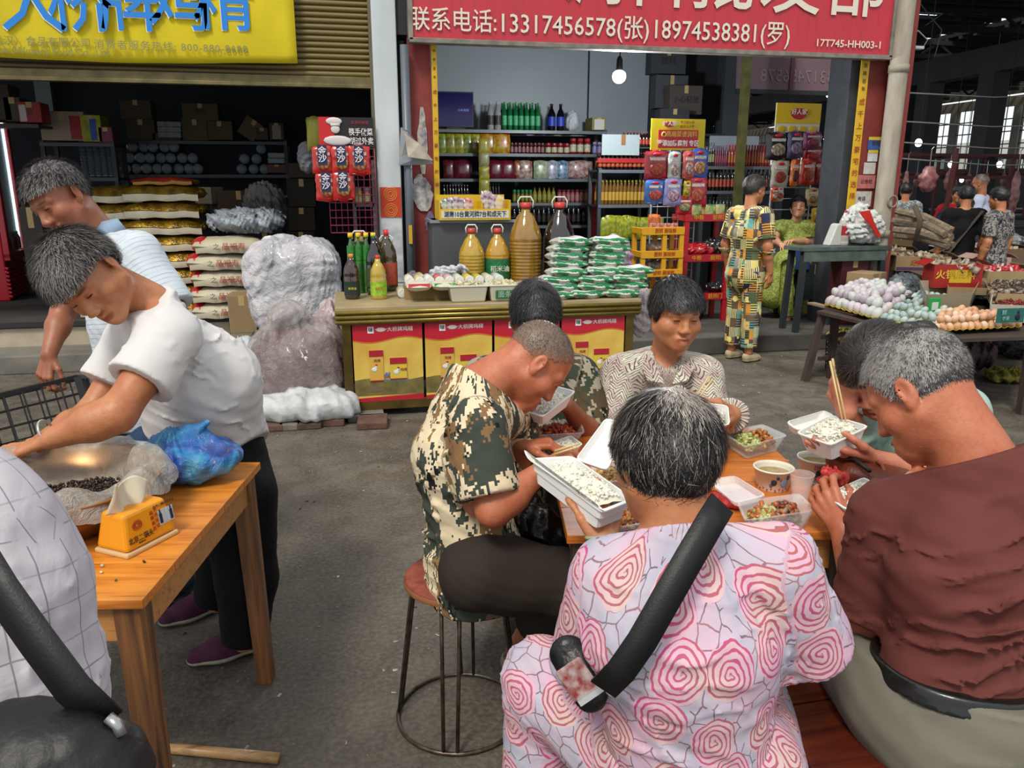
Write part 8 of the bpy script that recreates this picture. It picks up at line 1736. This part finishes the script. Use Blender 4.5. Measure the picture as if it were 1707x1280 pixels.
# ---------------------------------------------------------------- the man in the brown T-shirt
def man_brown():
 H=head_prims(T(1531,655,1.62),CV(-.50,-.50,.62),CV(-.28,.80,.35),1.03)
 pv=T(1592,1105,1.60);ch=T(1622,940,1.57);nb=T(1630,770,1.56);f=CV(-.50,.0,.85)
 sl=T(1480,870,1.66);sr=T(1765,850,1.48);el=T(1455,1050,1.74);er=T(1790,1060,1.56)
 wl=T(1405,880,1.84);wr=T(1690,1000,1.75)
 h1=hand_prims(wl,CV(-.22,.62,.5),CV(-.6,.2,-.6),1,curl=(30,35,20),thumb=30)
 hl=T(1500,1150,1.66);hr=T(1650,1170,1.55);kl=T(1395,1065,1.98);kr=T(1480,1020,2.06)
 al=np.array([kl[0],kl[1]+.03,.08]);ar=np.array([kr[0]+.1,kr[1]+.1,.08])
 body=torso(pv,ch,nb,sl,sr,f,1.0,.155)+arm(sr,er,wr)+arm(sl,el,wl,(.055,.044,.045,.030))+leg(hl,kl,al)+leg(hr,kr,ar)+[Cone(nb,H['P'](0,-.03,-.035),.072,.064)]
 root,F=person('person in a plain brown T-shirt with cropped grey hair and grey trousers on the bench',(pv[0],pv[1],0),red_tan,H,body,(h1,))
 add_eyes(H,root,0)
 cf=lambda q:np.clip(.72+.25*(q[:,2]-.05)/.08+.15*(q[:,1])/.08-.5*np.clip((-q[:,2]-.0)/.05,0,1)*(q[:,1]<0),.12,.9)
 make_hair(H,root,hm,(.070,.050,-.028,-.062),.010,.0045,14000,.011,.00065,(.012,-.055),hcol((.035,.032,.030),(.40,.375,.355),.5,cf),seed=5,lift=.75,noise=.0015)
 bm=cloth('5f322d',.82,.10,.08)
 garment('shirt',root,torso(pv+nrm(pv-ch)*.02,ch,nb,sl,sr,f,1.12,.172,.8)+[Cone(nb,H['P'](0,-.03,-.035),.082,.070),Cone(sr,er,.072,.080),Cone(sl,sl*.1+el*.9,.074,.085)],bm,.013,.045,planes=[(nb+nrm(H['c']-nb)*.012,nrm(H['c']-nb)+CV(0,.35,0),.19),(sl*.20+el*.80,el-sl,.14),(pv-nrm(ch-pv)*.012,pv-ch)],cuts=[Cone(el,el*.7+sl*.3,.066,.050)],noise=.006,nf=6,h=.007,folds=[(T(1530,980,1.52),.17,CV(-.25,1,0),.055,.018),(T(1640,1050,1.5),.17,CV(-.4,1,0),.05,.014),(T(1470,1000,1.60),.08,CV(-.2,1,0),.035,.008)])
 gm=cloth('6f6c60',.85,.10,.05)
 garment('trousers',root,[Cone(pv-_up*.03,pv-_up*.12,.160,.172,f,.9),Cone(hl,kl,.125,.092),Cone(hr,kr,.13,.09),Cone(kl,al,.09,.07),Cone(kr,ar,.09,.07)],gm,.006,.05,planes=[(pv-_up*.005,ch-pv)],noise=.005,nf=6,folds=[(T(1460,1080,1.75),.12,CV(.8,.6,0),.05,.008),(T(1600,1190,1.5),.12,CV(-.3,1,0),.09,.004)])
 garment('belt',root,[Cone(pv-_up*.03,pv-_up*.12,.160,.172,f,.9)],M('121614',.35,coat=.3),.016,.05,planes=[(pv+_up*.004,ch-pv),(pv-_up*.036,pv-ch)],noise=.003,nf=6,h=.006)
 for a in(ar,al):shoe(root,(a[0]+.05,a[1]-.05,0),(a[0]-.08,a[1]+.16,0),M('1e1c1b',.6),M('111111',.8))
 return root
# ---------------------------------------------------------------- the woman with the ponytail
def woman_pony():
 H=head_prims(T(1462,618,2.12),CV(-.52,-.72,-.40),CV(-.40,.80,-.42),.97)
 pv=T(1560,880,2.42);ch=T(1545,760,2.34);nb=T(1535,670,2.25);f=CV(-.75,-.15,-.5)
 sl=T(1600,690,2.18);sr=T(1480,700,2.42);el=T(1580,800,2.06);er=T(1455,755,2.38)
 wl=T(1462,765,2.06);wr=T(1412,690,2.14)
 h1=hand_prims(wl,CV(-.95,.12,.1),CV(.1,-.9,-.3),1,curl=(6,8,6),thumb=12,spread=4)
 h2=hand_prims(wr,CV(-.15,.85,-.1),CV(-.75,.1,-.55),-1,curl=(45,62,38),thumb=30)
 hl=T(1600,900,2.35);hr=T(1520,900,2.5);kl=T(1440,900,2.2);kr=T(1420,880,2.5);al=np.array([kl[0]+.1,kl[1],.08]);ar=np.array([kr[0]+.1,kr[1],.08])
 body=torso(pv,ch,nb,sl,sr,f,.9,.125)+arm(sr,er,wr,(.044,.036,.036,.024))+arm(sl,el,wl,(.044,.036,.036,.024))+leg(hl,kl,al)+leg(hr,kr,ar)+neckc(nb,H,.048)
 root,F=person('person with a black ponytail and a pale green top lifting rice with chopsticks',(pv[0],pv[1],0),pinkish,H,body,(h1,h2))
 hc_=hcol((.006,.005,.005),(.055,.040,.032),.3)
 make_hair(H,root,hm,(.060,.020,-.055,-.060),.018,.0045,8000,.060,.0010,(0,.02),hc_,seed=6,lift=.15,drop=.05,fwd=-.8)
 F3=Field();t0=T(1508,548,2.14);t1=T(1540,556,2.14);t2=T(1552,600,2.14)
 F3.add([Cone(t0,t1,.020,.032),Cone(t1,t2,.032,.016)],.02);F3.mod(lambda p,D:D+(.0025*np.sin(p@np.array([260,190,60.]))).astype(np.float32))
 V,Q=polygonise(F3,.005);me=mesh(V,Q);vattr(me,'hc',np.tile([.006,.005,.005,1],(len(V),1)),'FLOAT_COLOR');ob('ponytail',me,hm,root,world=True)
 gm=fineprint('7f9a90','93ada2',12)
 garment('top',root,torso(pv,ch,nb,sl,sr,f,1.0,.138)+[Cone(sr,er,.060,.058),Cone(sl,sl*.2+el*.8,.060,.062),Cone(er,wr*.7+er*.3,.056,.046)],gm,.012,.035,planes=[(nb+nrm(nb-ch)*.03,nb-ch,.13),(sl*.35+el*.65,el-sl,.1),(wr*.68+er*.32,wr-er,.1)],noise=.005,folds=[(er,.1,CV(1,.6,0),.04,.007)])
 garment('skirt',root,[Cone(pv,ch*.2+pv*.8,.14,.14,f,.8),Cone(hl,kl,.1,.08),Cone(hr,kr,.1,.08),Cone(kl,al,.075,.055),Cone(kr,ar,.075,.055)],cloth('5b726c'),.004,.03)
 st=MB();st.tube([T(1560,628,2.14),T(1600,640,2.10),T(1635,680,2.08),T(1645,730,2.1)],.008,8);st.o('bag_strap',M('7d3a26',.5),root,True,world=True)
 return root
# ---------------------------------------------------------------- the woman leaning in a white T-shirt
def woman_white():
 H=head_prims(T(147,462,2.12),CV(.10,-.80,-.52),CV(-.52,.72,-.40),1.03,1.12,1.0)
 pv=T(388,785,2.62);ch=T(335,635,2.48);nb=T(248,505,2.28);f=CV(-.62,-.68,-.35)
 sl=T(285,560,2.20);sr=T(225,570,2.44);el=T(195,690,2.06);er=T(150,692,2.36)
 wl=T(88,730,2.04);wr=T(60,745,2.16)
 h1=hand_prims(wl,CV(-.86,-.26,.1),CV(-.15,.9,-.4),1,curl=(22,30,20),thumb=15);h2=hand_prims(wr,CV(-.9,-.1,-.1),CV(-.1,.9,-.3),-1,curl=(15,20,15),thumb=15)
 hl=T(395,830,2.53);hr=T(350,830,2.78);kl=T(412,960,2.58);kr=T(375,925,2.82)
 al=AZ(407,1068,.10);ar=AZ(345,1010,.10)+np.array([.03,.02,0])
 body=torso(pv,ch,nb,sl,sr,f,1.0,.15)+arm(sr,er,wr)+arm(sl,el,wl,(.058,.046,.047,.029))+leg(hl,kl,al)+leg(hr,kr,ar)+neckc(nb,H,.056,-.02)
 root,F=person('person with short grey hair in a white T-shirt leaning over the left table',AZ(400,1080,0),skin_mat('b57a52'),H,body,(h1,h2))
 add_eyes(H,root,.0)
 mb=MB();mb.sph(H['P'](0,.0905,-.0725),(.0165*H['s'],.0065,.0042),12,6,H['R']);mb.o('mouth',M('2a0f0c',.6),root,True,world=True)
 mb=MB()
 mb.sph(H['P'](.083,-.008,-.040),.0042,8,6);mb.o('earring',M('c9a13a',.25,1),root,True,world=True)
 cf=lambda q:np.clip(.50+.2*np.sin(q[:,0]*40+q[:,2]*25)+.2*(q[:,2]-.05)/.08,.1,.85)
 make_hair(H,root,hm,(.058,.050,.026,-.062),.017,.0045,8500,.044,.0010,(0,-.05),hcol((.018,.016,.015),(.25,.23,.21),.45,cf),seed=7,lift=.5,fwd=.6,noise=.004)
 wm=cloth('c9c8c6',.8,.12,.04)
 garment('shirt',root,torso(pv,ch,nb,sl,sr,f,1.10,.178,.88)+[Cone(nb,H['P'](0,-.02,-.045),.070,.060),Cone(sr,er*.6+sr*.4,.07,.078),Cone(sl,el*.75+sl*.25,.068,.080),Cone(pv,T(290,700,2.48),.12,.075)],wm,.014,.05,planes=[(nb+nrm(H['c']-nb)*.018,nrm(H['c']-nb)+CV(0,.35,0),.15),(el*.62+sl*.38,el-sl,.14),(er*.6+sr*.4,er-sr,.12),(T(420,742,2.6),CV(.62,-.78,0))],cuts=[Cone(el,el*.5+sl*.5,.068,.052)],noise=.006,nf=6,h=.007,folds=[(T(285,625,2.2),.13,CV(.45,.9,0),.05,.017),(T(380,690,2.4),.18,CV(.5,.8,0),.08,.014),(T(330,560,2.3),.14,CV(.6,-.7,0),.06,.012)])
 bm=cloth('0c0c0d',.8,.1,.02)
 garment('trousers',root,[Cone(pv*.75+ch*.25,pv-_up*.06,.142,.15,f,.85),Cone(hl,kl,.125,.088),Cone(hr,kr,.12,.088),Cone(kl,al+_up*.02,.084,.072),Cone(kr,ar+_up*.02,.084,.072)],bm,.006,.04,planes=[(al+_up*.0,al-kl,.12),(ar,ar-kr,.12)],noise=.005,folds=[(al,.1,CV(0,1,0),.05,.005)])
 pm=M('4a1c38',.85,var=.25,vscale=30,bump=.3,bscale=300);so=M('9c9a86',.7)
 for a,hx,tx in((al,AZ(437,1080,0),AZ(306,1112,0)),(ar,AZ(372,1012,0),AZ(292,1038,0))):
  d_=nrm(tx-hx);sh=shoe(root,hx-d_*.0,hx+d_*max(.245,np.linalg.norm(tx-hx)),pm,so,.042,.055,'shoe')
  m=MB()
  for i in range(4):
   c=hx+d_*(.115+i*.018)+np.array([0,0,.083-i*.0075]);s_=np.cross(d_,[0,0,1]);m.tube([c-s_*.022-np.array([0,0,.008]),c,c+s_*.022-np.array([0,0,.008])],.0022,6)
  m.o('laces',M('5c2a49',.8),sh,True)
 return root
# ---------------------------------------------------------------- the man in the striped polo shirt
def man_polo():
 H=head_prims(T(100,333,2.72),CV(-.28,-.60,-.62),CV(-.30,.90,-.15),1.03)
 pv=T(232,690,3.00);ch=T(215,530,2.95);nb=T(170,400,2.86);f=CV(-.75,-.30,-.45)
 sl=T(232,425,2.72);sr=T(135,440,3.02);el=T(300,540,2.70);er=T(105,520,3.05)
 wl=T(290,640,2.60);wr=T(82,590,2.95)
 h1=hand_prims(wr,CV(-.15,-.9,-.1),CV(-.3,.1,-.9),-1,curl=(35,50,30),thumb=15)
 hl=T(262,740,2.95);hr=T(205,740,3.1);kl=T(265,900,2.98);kr=T(215,890,3.1);al=np.array([kl[0]+.05,kl[1]+.05,.09]);ar=np.array([kr[0],kr[1]+.1,.09])
 body=torso(pv,ch,nb,sl,sr,f,.95,.14)+arm(sr,er,wr,(.05,.04,.041,.028))+arm(sl,el,wl)+leg(hl,kl,al)+leg(hr,kr,ar)+neckc(nb,H,.06)
 root,F=person('person in a pale striped polo shirt and jeans holding the black crate',(pv[0],pv[1],0),skin_mat('9a6347'),H,body,(h1,))
 add_eyes(H,root,.1)
 make_hair(H,root,hm,(.062,.052,.026,-.045),.015,.005,5500,.032,.0011,(.02,-.06),hcol((.022,.02,.02),(.24,.22,.22),.45),seed=8,lift=.55,fwd=.6)
 pm=striped('b9c3ca','7d8c9c',.017,.2)
 garment('shirt',root,torso(pv,ch,nb,sl,sr,f,1.08,.155,.8)+[Cone(nb,H['P'](0,-.03,-.045),.070,.062),Cone(sr,er*.7+sr*.3,.064,.068),Cone(sl,el*.9+sl*.1,.066,.080)],pm,.012,.04,planes=[(nb+nrm(H['c']-nb)*.03,nrm(H['c']-nb)+CV(0,.3,0),.24),(el*.78+sl*.22,el-sl,.13),(er*.6+sr*.4,er-sr,.12),(pv+nrm(pv-ch)*.05,pv-ch)],cuts=[Cone(el,el*.6+sl*.4,.058,.046)],axes=[(pv,nb,.16),(sl,el,.06),(sr,er,.06)],noise=.006,nf=7,folds=[(sl*.6+ch*.4,.13,CV(.6,.8,0),.045,.015),(pv*.6+ch*.4,.16,CV(.3,1,0),.05,.012)])
 cm=M('8fa6bd',.8);cb=MB();x=nrm(H['f']);n_=nrm(nb-ch);a1=nrm(np.cross(n_,x));a2=np.cross(a1,n_);P=[]
 for t in np.linspace(-2.9,2.9,25):P.append((t,nb+n_*.035+a1*math.sin(t)*.072+a2*math.cos(t)*.068*1.0))
 V=[];Fc=[]
 for t,p in P:
  o_=nrm(p-nb-n_*.035);V+=[p+n_*.028,p+o_*.016-n_*.012+n_*.0,p+o_*.012-n_*.016]
 for i in range(len(P)-1):Fc+=[(3*i,3*i+3,3*i+4,3*i+1),(3*i+1,3*i+4,3*i+5,3*i+2)]
 c_=ob('collar',mesh(V,Fc),cm,root,world=True);sd_=c_.modifiers.new('s','SOLIDIFY');sd_.thickness=.004
 garment('jeans',root,[Cone(pv,ch*.1+pv*.9,.14,.14,f,.8),Cone(hl,kl,.105,.08),Cone(hr,kr,.105,.08),Cone(kl,al,.08,.068),Cone(kr,ar,.08,.068)],M('1d3550',.85,var=.3,vscale=14,bump=.3,bscale=300),.004,.03)
 for a in(ar,al):shoe(root,(a[0]+.03,a[1]+.05,0),(a[0]-.12,a[1]-.14,0),M('1c1c20',.7),M('333333',.8))
 return root
# ---------------------------------------------------------------- cropped figure at the lower left
def person_corner():
 H=head_prims(T(-230,560,1.02),CV(-.1,-.3,.9),CV(0,1,.2),1.0)
 pv=T(-75,1230,1.02);ch=T(-110,1000,.98);nb=T(-160,760,1.0);f=CV(-.1,.1,1)
 sl=T(-330,850,1.0);sr=T(-30,880,.98);el=T(-360,1050,1.1);er=T(-45,1060,1.16);wl=T(-300,950,1.3);wr=T(-140,960,1.38)
 h1=hand_prims(wr,CV(-.4,.3,.8),CV(.5,.6,-.3),-1,curl=(30,40,20))
 hl=T(-170,1300,1.02);hr=T(10,1300,1.02);kl=hl+np.array([0,.1,-.4]);kr=hr+np.array([0,.1,-.4]);al=np.array([kl[0],kl[1]-.03,.08]);ar=np.array([kr[0],kr[1]-.03,.08])
 body=torso(pv,ch,nb,sl,sr,f,.95,.14)+arm(sr,er,wr)+arm(sl,el,wl)+leg(hl,kl,al)+leg(hr,kr,ar)+neckc(nb,H)
 root,F=person('person in a pale checked shirt cut off by the lower left corner',(pv[0],pv[1],0),tan,H,body,(h1,),voxel=.010,headvox=.006)
 make_hair(H,root,hm,(.062,.045,-.02,-.06),.015,.006,600,.03,.0012,(.0,-.05),hcol((.01,.01,.01),(.1,.1,.1),.3),seed=9)
 m=striped('b3aeb4','66666c',.045,.05,True,.045)
 garment('shirt',root,torso(pv+nrm(pv-ch)*.10,ch,nb,sl,sr,f,1.12,.158,.85)+[Cone(sr,er,.062,.06),Cone(sl,el,.062,.06),Cone(ch,T(-30,1180,.98),.13,.13)],m,.012,.045,planes=[(nb+nrm(nb-ch)*.03,nb-ch,.14)],axes=[(pv,nb,.16),(sr,er,.06),(sl,el,.06)],uv0=CV(1,0,-.4),noise=.006,folds=[(T(30,1080,.95),.15,CV(1,.3,0),.06,.006)])
 garment('trousers',root,[Cone(pv,pv-_up*.05,.14,.14,f,.85),Cone(hl,kl,.1,.08),Cone(hr,kr,.1,.08),Cone(kl,al,.08,.065),Cone(kr,ar,.08,.065)],cloth('1c1c20'),.004,.03)
 for a in(ar,al):shoe(root,(a[0],a[1]-.06,0),(a[0],a[1]+.18,0),M('1c1c20',.7),M('333333',.8))
 return root
# ---------------------------------------------------------------- standing and seated figures further off
def small_person(label,base,hpx,facing,skin,hcl,hl,top,bottom,pose='stand',height=1.62,arms=None,hvol=1.0,smile=0,lean=0.0,sh=.185,strands=1500,vox=.012,feet=True,legs=None,shoecol='b8a888',sleeve=.8,topname='shirt',seat=None,hh=(.055,.03,-.02,-.06),leftd=None):
 pass
def figure(label,base,facing,s,skin,hair,hl,topm,botm,head_f=None,lean=(0,0),sleeve=.8,arms=(None,None),seat_z=None,legs=None,smile=0,strands=1400,vox=.011,shoem=None,thick=.016,topname='shirt',botname='trousers',hem=.0,fat=1.0,hands=True,top_axes=True,bump=0):
 """upright (or seated) figure; base on the ground, facing a horizontal direction, s scale of a 1.65 m person"""
 f=nrm([facing[0],facing[1],0]);r=np.cross(f,[0,0,1.0]);z=np.array([0,0,1.0]);b=np.asarray(base,float)
 hz=(.88*s if seat_z is None else seat_z)
 pv=b+z*hz;tl=nrm(z+f*lean[0]+r*lean[1]);ch=pv+tl*.30*s;nb=pv+tl*.52*s
 H=head_prims(nb+nrm(tl+f*.25)*.175*s,head_f if head_f is not None else f-z*.15,z,s)
 sl=nb-r*.175*s-tl*.055*s;sr=nb+r*.175*s-tl*.055*s
 L=[sl,sr];E_=[];W_=[];hd=[]
 for i,k in((0,-1),(1,1)):
  a=arms[i]
  if a is None:e=L[i]+(-z*.27+r*k*.06-f*.02)*s;w=e+(-z*.23+f*.06)*s
  else:e,w=np.asarray(a[0],float),np.asarray(a[1],float)
  E_.append(e);W_.append(w);dd=nrm(w-e);hd.append(hand_prims(w,dd,-r*k*-1 if a is None else(-f if abs(dd@f)<.7 else z),k*(1 if a is None else-1),curl=(20,30,20),s=s*.95))
 hL=pv-r*.085*s-z*.04*s;hR=pv+r*.085*s-z*.04*s
 if legs is None:
  if seat_z is None:kL=b-r*.09*s+z*.47*s+f*.01;kR=b+r*.09*s+z*.47*s+f*.01;aL=b-r*.10*s+z*.09;aR=b+r*.10*s+z*.09
  else:kL=pv-r*.11*s+f*.40*s;kR=pv+r*.11*s+f*.40*s;aL=kL-z*(kL[2]-.09);aR=kR-z*(kR[2]-.09)
 else:kL,aL,kR,aR=[np.asarray(q,float)for q in legs]
 body=torso(pv,ch,nb,sl,sr,f,.92*s*fat,.135*s*fat)+arm(sr,E_[1],W_[1])+arm(sl,E_[0],W_[0])+leg(hL,kL,aL)+leg(hR,kR,aR)+neckc(nb,H,.05*s)
 root,F=person(label,b,skin,H,body,hd if hands else(),voxel=vox,hvox=.0045 if vox<.013 else.008,headvox=.0055 if vox<.013 else.008)
 add_eyes(H,root,.3)
 make_hair(H,root,hm,hl,thick,.006,strands,.03,.0016,(0,-.05),hair,seed=int(abs(b[0])*100)%50,lift=.35)
 pr=torso(pv,ch,nb,sl,sr,f,1.03*s*fat,.148*s*fat)+[Cone(sr,E_[1],.06*s,.064*s),Cone(sl,E_[0],.06*s,.064*s)]
 if hem:pr.append(Cone(pv,pv-z*hem,.15*s*fat,.17*s*fat,f,.85))
 garment(topname,root,pr,topm,.012,.035,planes=[(nb+tl*.028,tl,.13)]+[(L[i]*(1-sleeve)+E_[i]*sleeve,E_[i]-L[i],.11)for i in(0,1)]+([]if hem else[(pv-z*.06,-z)]),axes=[(pv,nb,.16),(sr,E_[1],.06),(sl,E_[0],.06)],noise=.006,h=.010,uv0=-_fw,folds=[(ch,.2,CV(.5,.8,0),.06,.005)])
 garment(botname,root,[Cone(pv,pv-z*.05,.14*s*fat,.14*s*fat,f,.85),Cone(hL,kL,.10*s*fat,.078*s),Cone(hR,kR,.10*s*fat,.078*s),Cone(kL,aL+(kL-aL)*.12,.078*s,.068*s),Cone(kR,aR+(kR-aR)*.12,.078*s,.068*s)],botm,.004,.03,noise=.005,h=.011,axes=[(hL,aL,.08),(hR,aR,.08)],planes=[(aL+(kL-aL)*.12,aL-kL,.12),(aR+(kR-aR)*.12,aR-kR,.12)])
 if shoem:
  for a in(aL,aR):shoe(root,a-z*a[2]-f*.06+z*max(0,a[2]-.09),a-z*a[2]+f*.18+z*max(0,a[2]-.09),shoem,M('8f8468',.8),.04)
 return root,H,dict(f=f,r=r,pv=pv,ch=ch,nb=nb,W=W_,E=E_,hL=hL,hR=hR,kL=kL,kR=kR)
def far_people():
 bh=hcol((.006,.006,.007),(.05,.045,.045),.3)
 b=AZ(1232,600,0);z=np.array([0,0,1.])
 figure('person standing in a matching patchwork-print shirt and trousers beside the red stand',b,nrm(CV(.75,0,.55)*np.array([1,1,0])),.98,tan2,hcol((.012,.01,.01),(.08,.07,.065),.4),(.055,.04,.024,-.055),patchwork(),patchwork(),head_f=CV(.85,.0,.45),shoem=M('a8977a',.8),strands=2500,sleeve=.78,hem=.06,fat=1.08)
 b=AZ(1312,560,0);P0=AY(1325,400,b[1]+.55);f=nrm(np.array([-.45,-1,0]));sz=PZ+.50
 B=np.array([P0[0],P0[1],0.0]);pv=B+z*sz
 kL=AY(1348,432,pv[1]-.33);aL=AY(1308,505,pv[1]-.42);kR=AY(1310,438,pv[1]-.42);aR=AY(1312,540,pv[1]-.52)
 arms=((AY(1352,405,pv[1]-.05),AY(1322,402,pv[1]-.28)),(AY(1290,400,pv[1]-.02),AY(1302,408,pv[1]-.28)))
 gm=fineprint('6f7a2c','98a350',30,.5)
 root,H,d=figure('person seated in a yellow-green dress with one leg crossed, smiling beside the grey table',B,f,.97,light,hcol((.006,.006,.007),(.04,.04,.04),.3),(.060,.055,-.03,-.075),gm,gm,head_f=CV(-.25,-.05,-.95),arms=arms,seat_z=sz,legs=(kL,aL,kR,aR),smile=1,strands=2500,topname='dress_top',botname='leggings',sleeve=.55)
 mb=MB();mb.sph(H['P'](0,.094,-.073),(.016,.004,.0045),10,6,H['R']);mb.o('teeth',M('d8d0c8',.4),root,True,world=True)
 garment('dress_skirt',root,[Cone(d['pv'],d['pv']-z*.1,.15,.16,f,.9),Cone(d['hL'],d['kL'],.12,.12),Cone(d['hR'],d['kR'],.12,.12),Cone(d['kL'],d['kL']-z*.30+_rt*.05,.12,.10),Cone(d['kR'],d['kR']-z*.34-_rt*.12,.11,.14),Cone(d['pv'],d['pv']-z*.5,.15,.2)],gm,.008,.05,cuts=[Cone(d['kR']-z*.02+f*.1,(aL+aR)/2+f*.12,.06,.10)],planes=[(d['pv']-z*.62,-z)],noise=.01,nf=9,h=.012)
 for a in(aL,aR):
  sh=MB();dn=nrm(CV(.35,-.55,-.3));c=a+dn*.05-z*.06;
  for t in(-.07,-.035,0,.035,.07):sh.box(c+dn*t,(.075,.040,.018),np.stack([_rt,dn,np.cross(_rt,dn)],1))
  sh.tube([c+dn*.02-_rt*.035,c+dn*.02+z*.045,c+dn*.02+_rt*.035],.007,6);sh.tube([c-dn*.05-_rt*.03,c-dn*.045+z*.07,c-dn*.05+_rt*.03],.005,6)
  sh.o('sandal',M('b09a84',.6),root,True,world=True)
 b=AY(783,320,8.6);b[2]=PZ
 figure('shopkeeper sitting low behind the counter, only the forehead showing above the yellow carton',b,(-.2,-1),.97,light,hcol((.01,.01,.01),(.06,.055,.05),.4),(.075,.05,.0,-.05),cloth('3a4250'),cloth('22242a'),seat_z=.52,strands=1200,shoem=M('222222',.8))
 def far(px,py,d,label,top,bot,facing,s=.97,skin=tan2,hair=bh,**k):
  p=AD(px,py,d);b=np.array([p[0],p[1],0.0]);sc=(p[2]+.0)/1.60;return figure(label,b,facing,sc if s is None else s,skin,hair,k.pop('hl',(.055,.03,-.03,-.07)),top,bot,strands=500,vox=.015,shoem=M('222222',.8),**k)
 dirb=nrm(CV(.2,0,1)*np.array([1,1,0]))
 r1,H1,d1=far(1613,322,8.6,'market shopper from behind in a black top with patterned sleeves and a grey bag strap',cloth('101014'),cloth('181820'),dirb,s=None,fat=1.05)
 st=MB();q1=d1['nb']+d1['r']*.14-d1['f']*.11;q2=d1['pv']-d1['r']*.17-d1['f']*.13;st.bar(q1,q2,.045,.045,.012);st.o('bag_strap',M('4a4038',.7),r1,world=True)
 far(1672,325,8.3,'market shopper in a black and cream print dress at the right edge',fineprint('23262c','8d8a84',26),fineprint('23262c','8d8a84',26),nrm(CV(-.5,0,.8)*np.array([1,1,0])),s=None)
 far(1640,302,10.4,'bald market shopper in a white vest behind the black-topped one',cloth('b9c0d8'),cloth('30333c'),nrm(CV(-.6,0,.6)*np.array([1,1,0])),s=None,hair=hcol((.1,.08,.07),(.2,.18,.16),.4),hl=(.10,.09,.05,.0),thick=.003,skin=tan)
 far(1553,330,10.0,'stooping market trader in a dark blue shirt bent over the meat stall',cloth('141b26'),cloth('1a1a1c'),nrm(CV(1,0,.2)*np.array([1,1,0])),s=.98,lean=(1.1,0),skin=dark_tan)
 far(1593,345,10.8,'market trader in a red apron facing out between the hanging meat',cloth('8e1c26'),cloth('202024'),nrm(CV(-.2,0,-1)*np.array([1,1,0])),s=.93)
 far(1508,340,11.4,'distant market figure in a grey print shirt next to the red column',fineprint('5a6066','9aa0a4',20),cloth('202024'),nrm(CV(.5,0,1)*np.array([1,1,0])),s=.95)
man_camo();man_camo2();woman_blouse();woman_rose();man_brown();woman_pony();woman_white();man_polo();person_corner();far_people()
# ---------------------------------------------------------------- lettering becomes plain meshes
bpy.context.view_layer.update();dg=bpy.context.evaluated_depsgraph_get()
fonts=[o for o in bpy.data.objects if o.type=='FONT'];todo=[]
cache={}
for o in fonts:
 me=bpy.data.meshes.new_from_object(o.evaluated_get(dg));todo.append((o,me))
for o,me in todo:
 n=bpy.data.objects.new('lettering',me);C.objects.link(n);n.parent=o.parent;n.location=o.location;n.rotation_euler=o.rotation_euler;n.scale=o.scale
 if not me.materials:me.materials.append(o.data.materials[0])
for o in fonts:bpy.data.objects.remove(o)
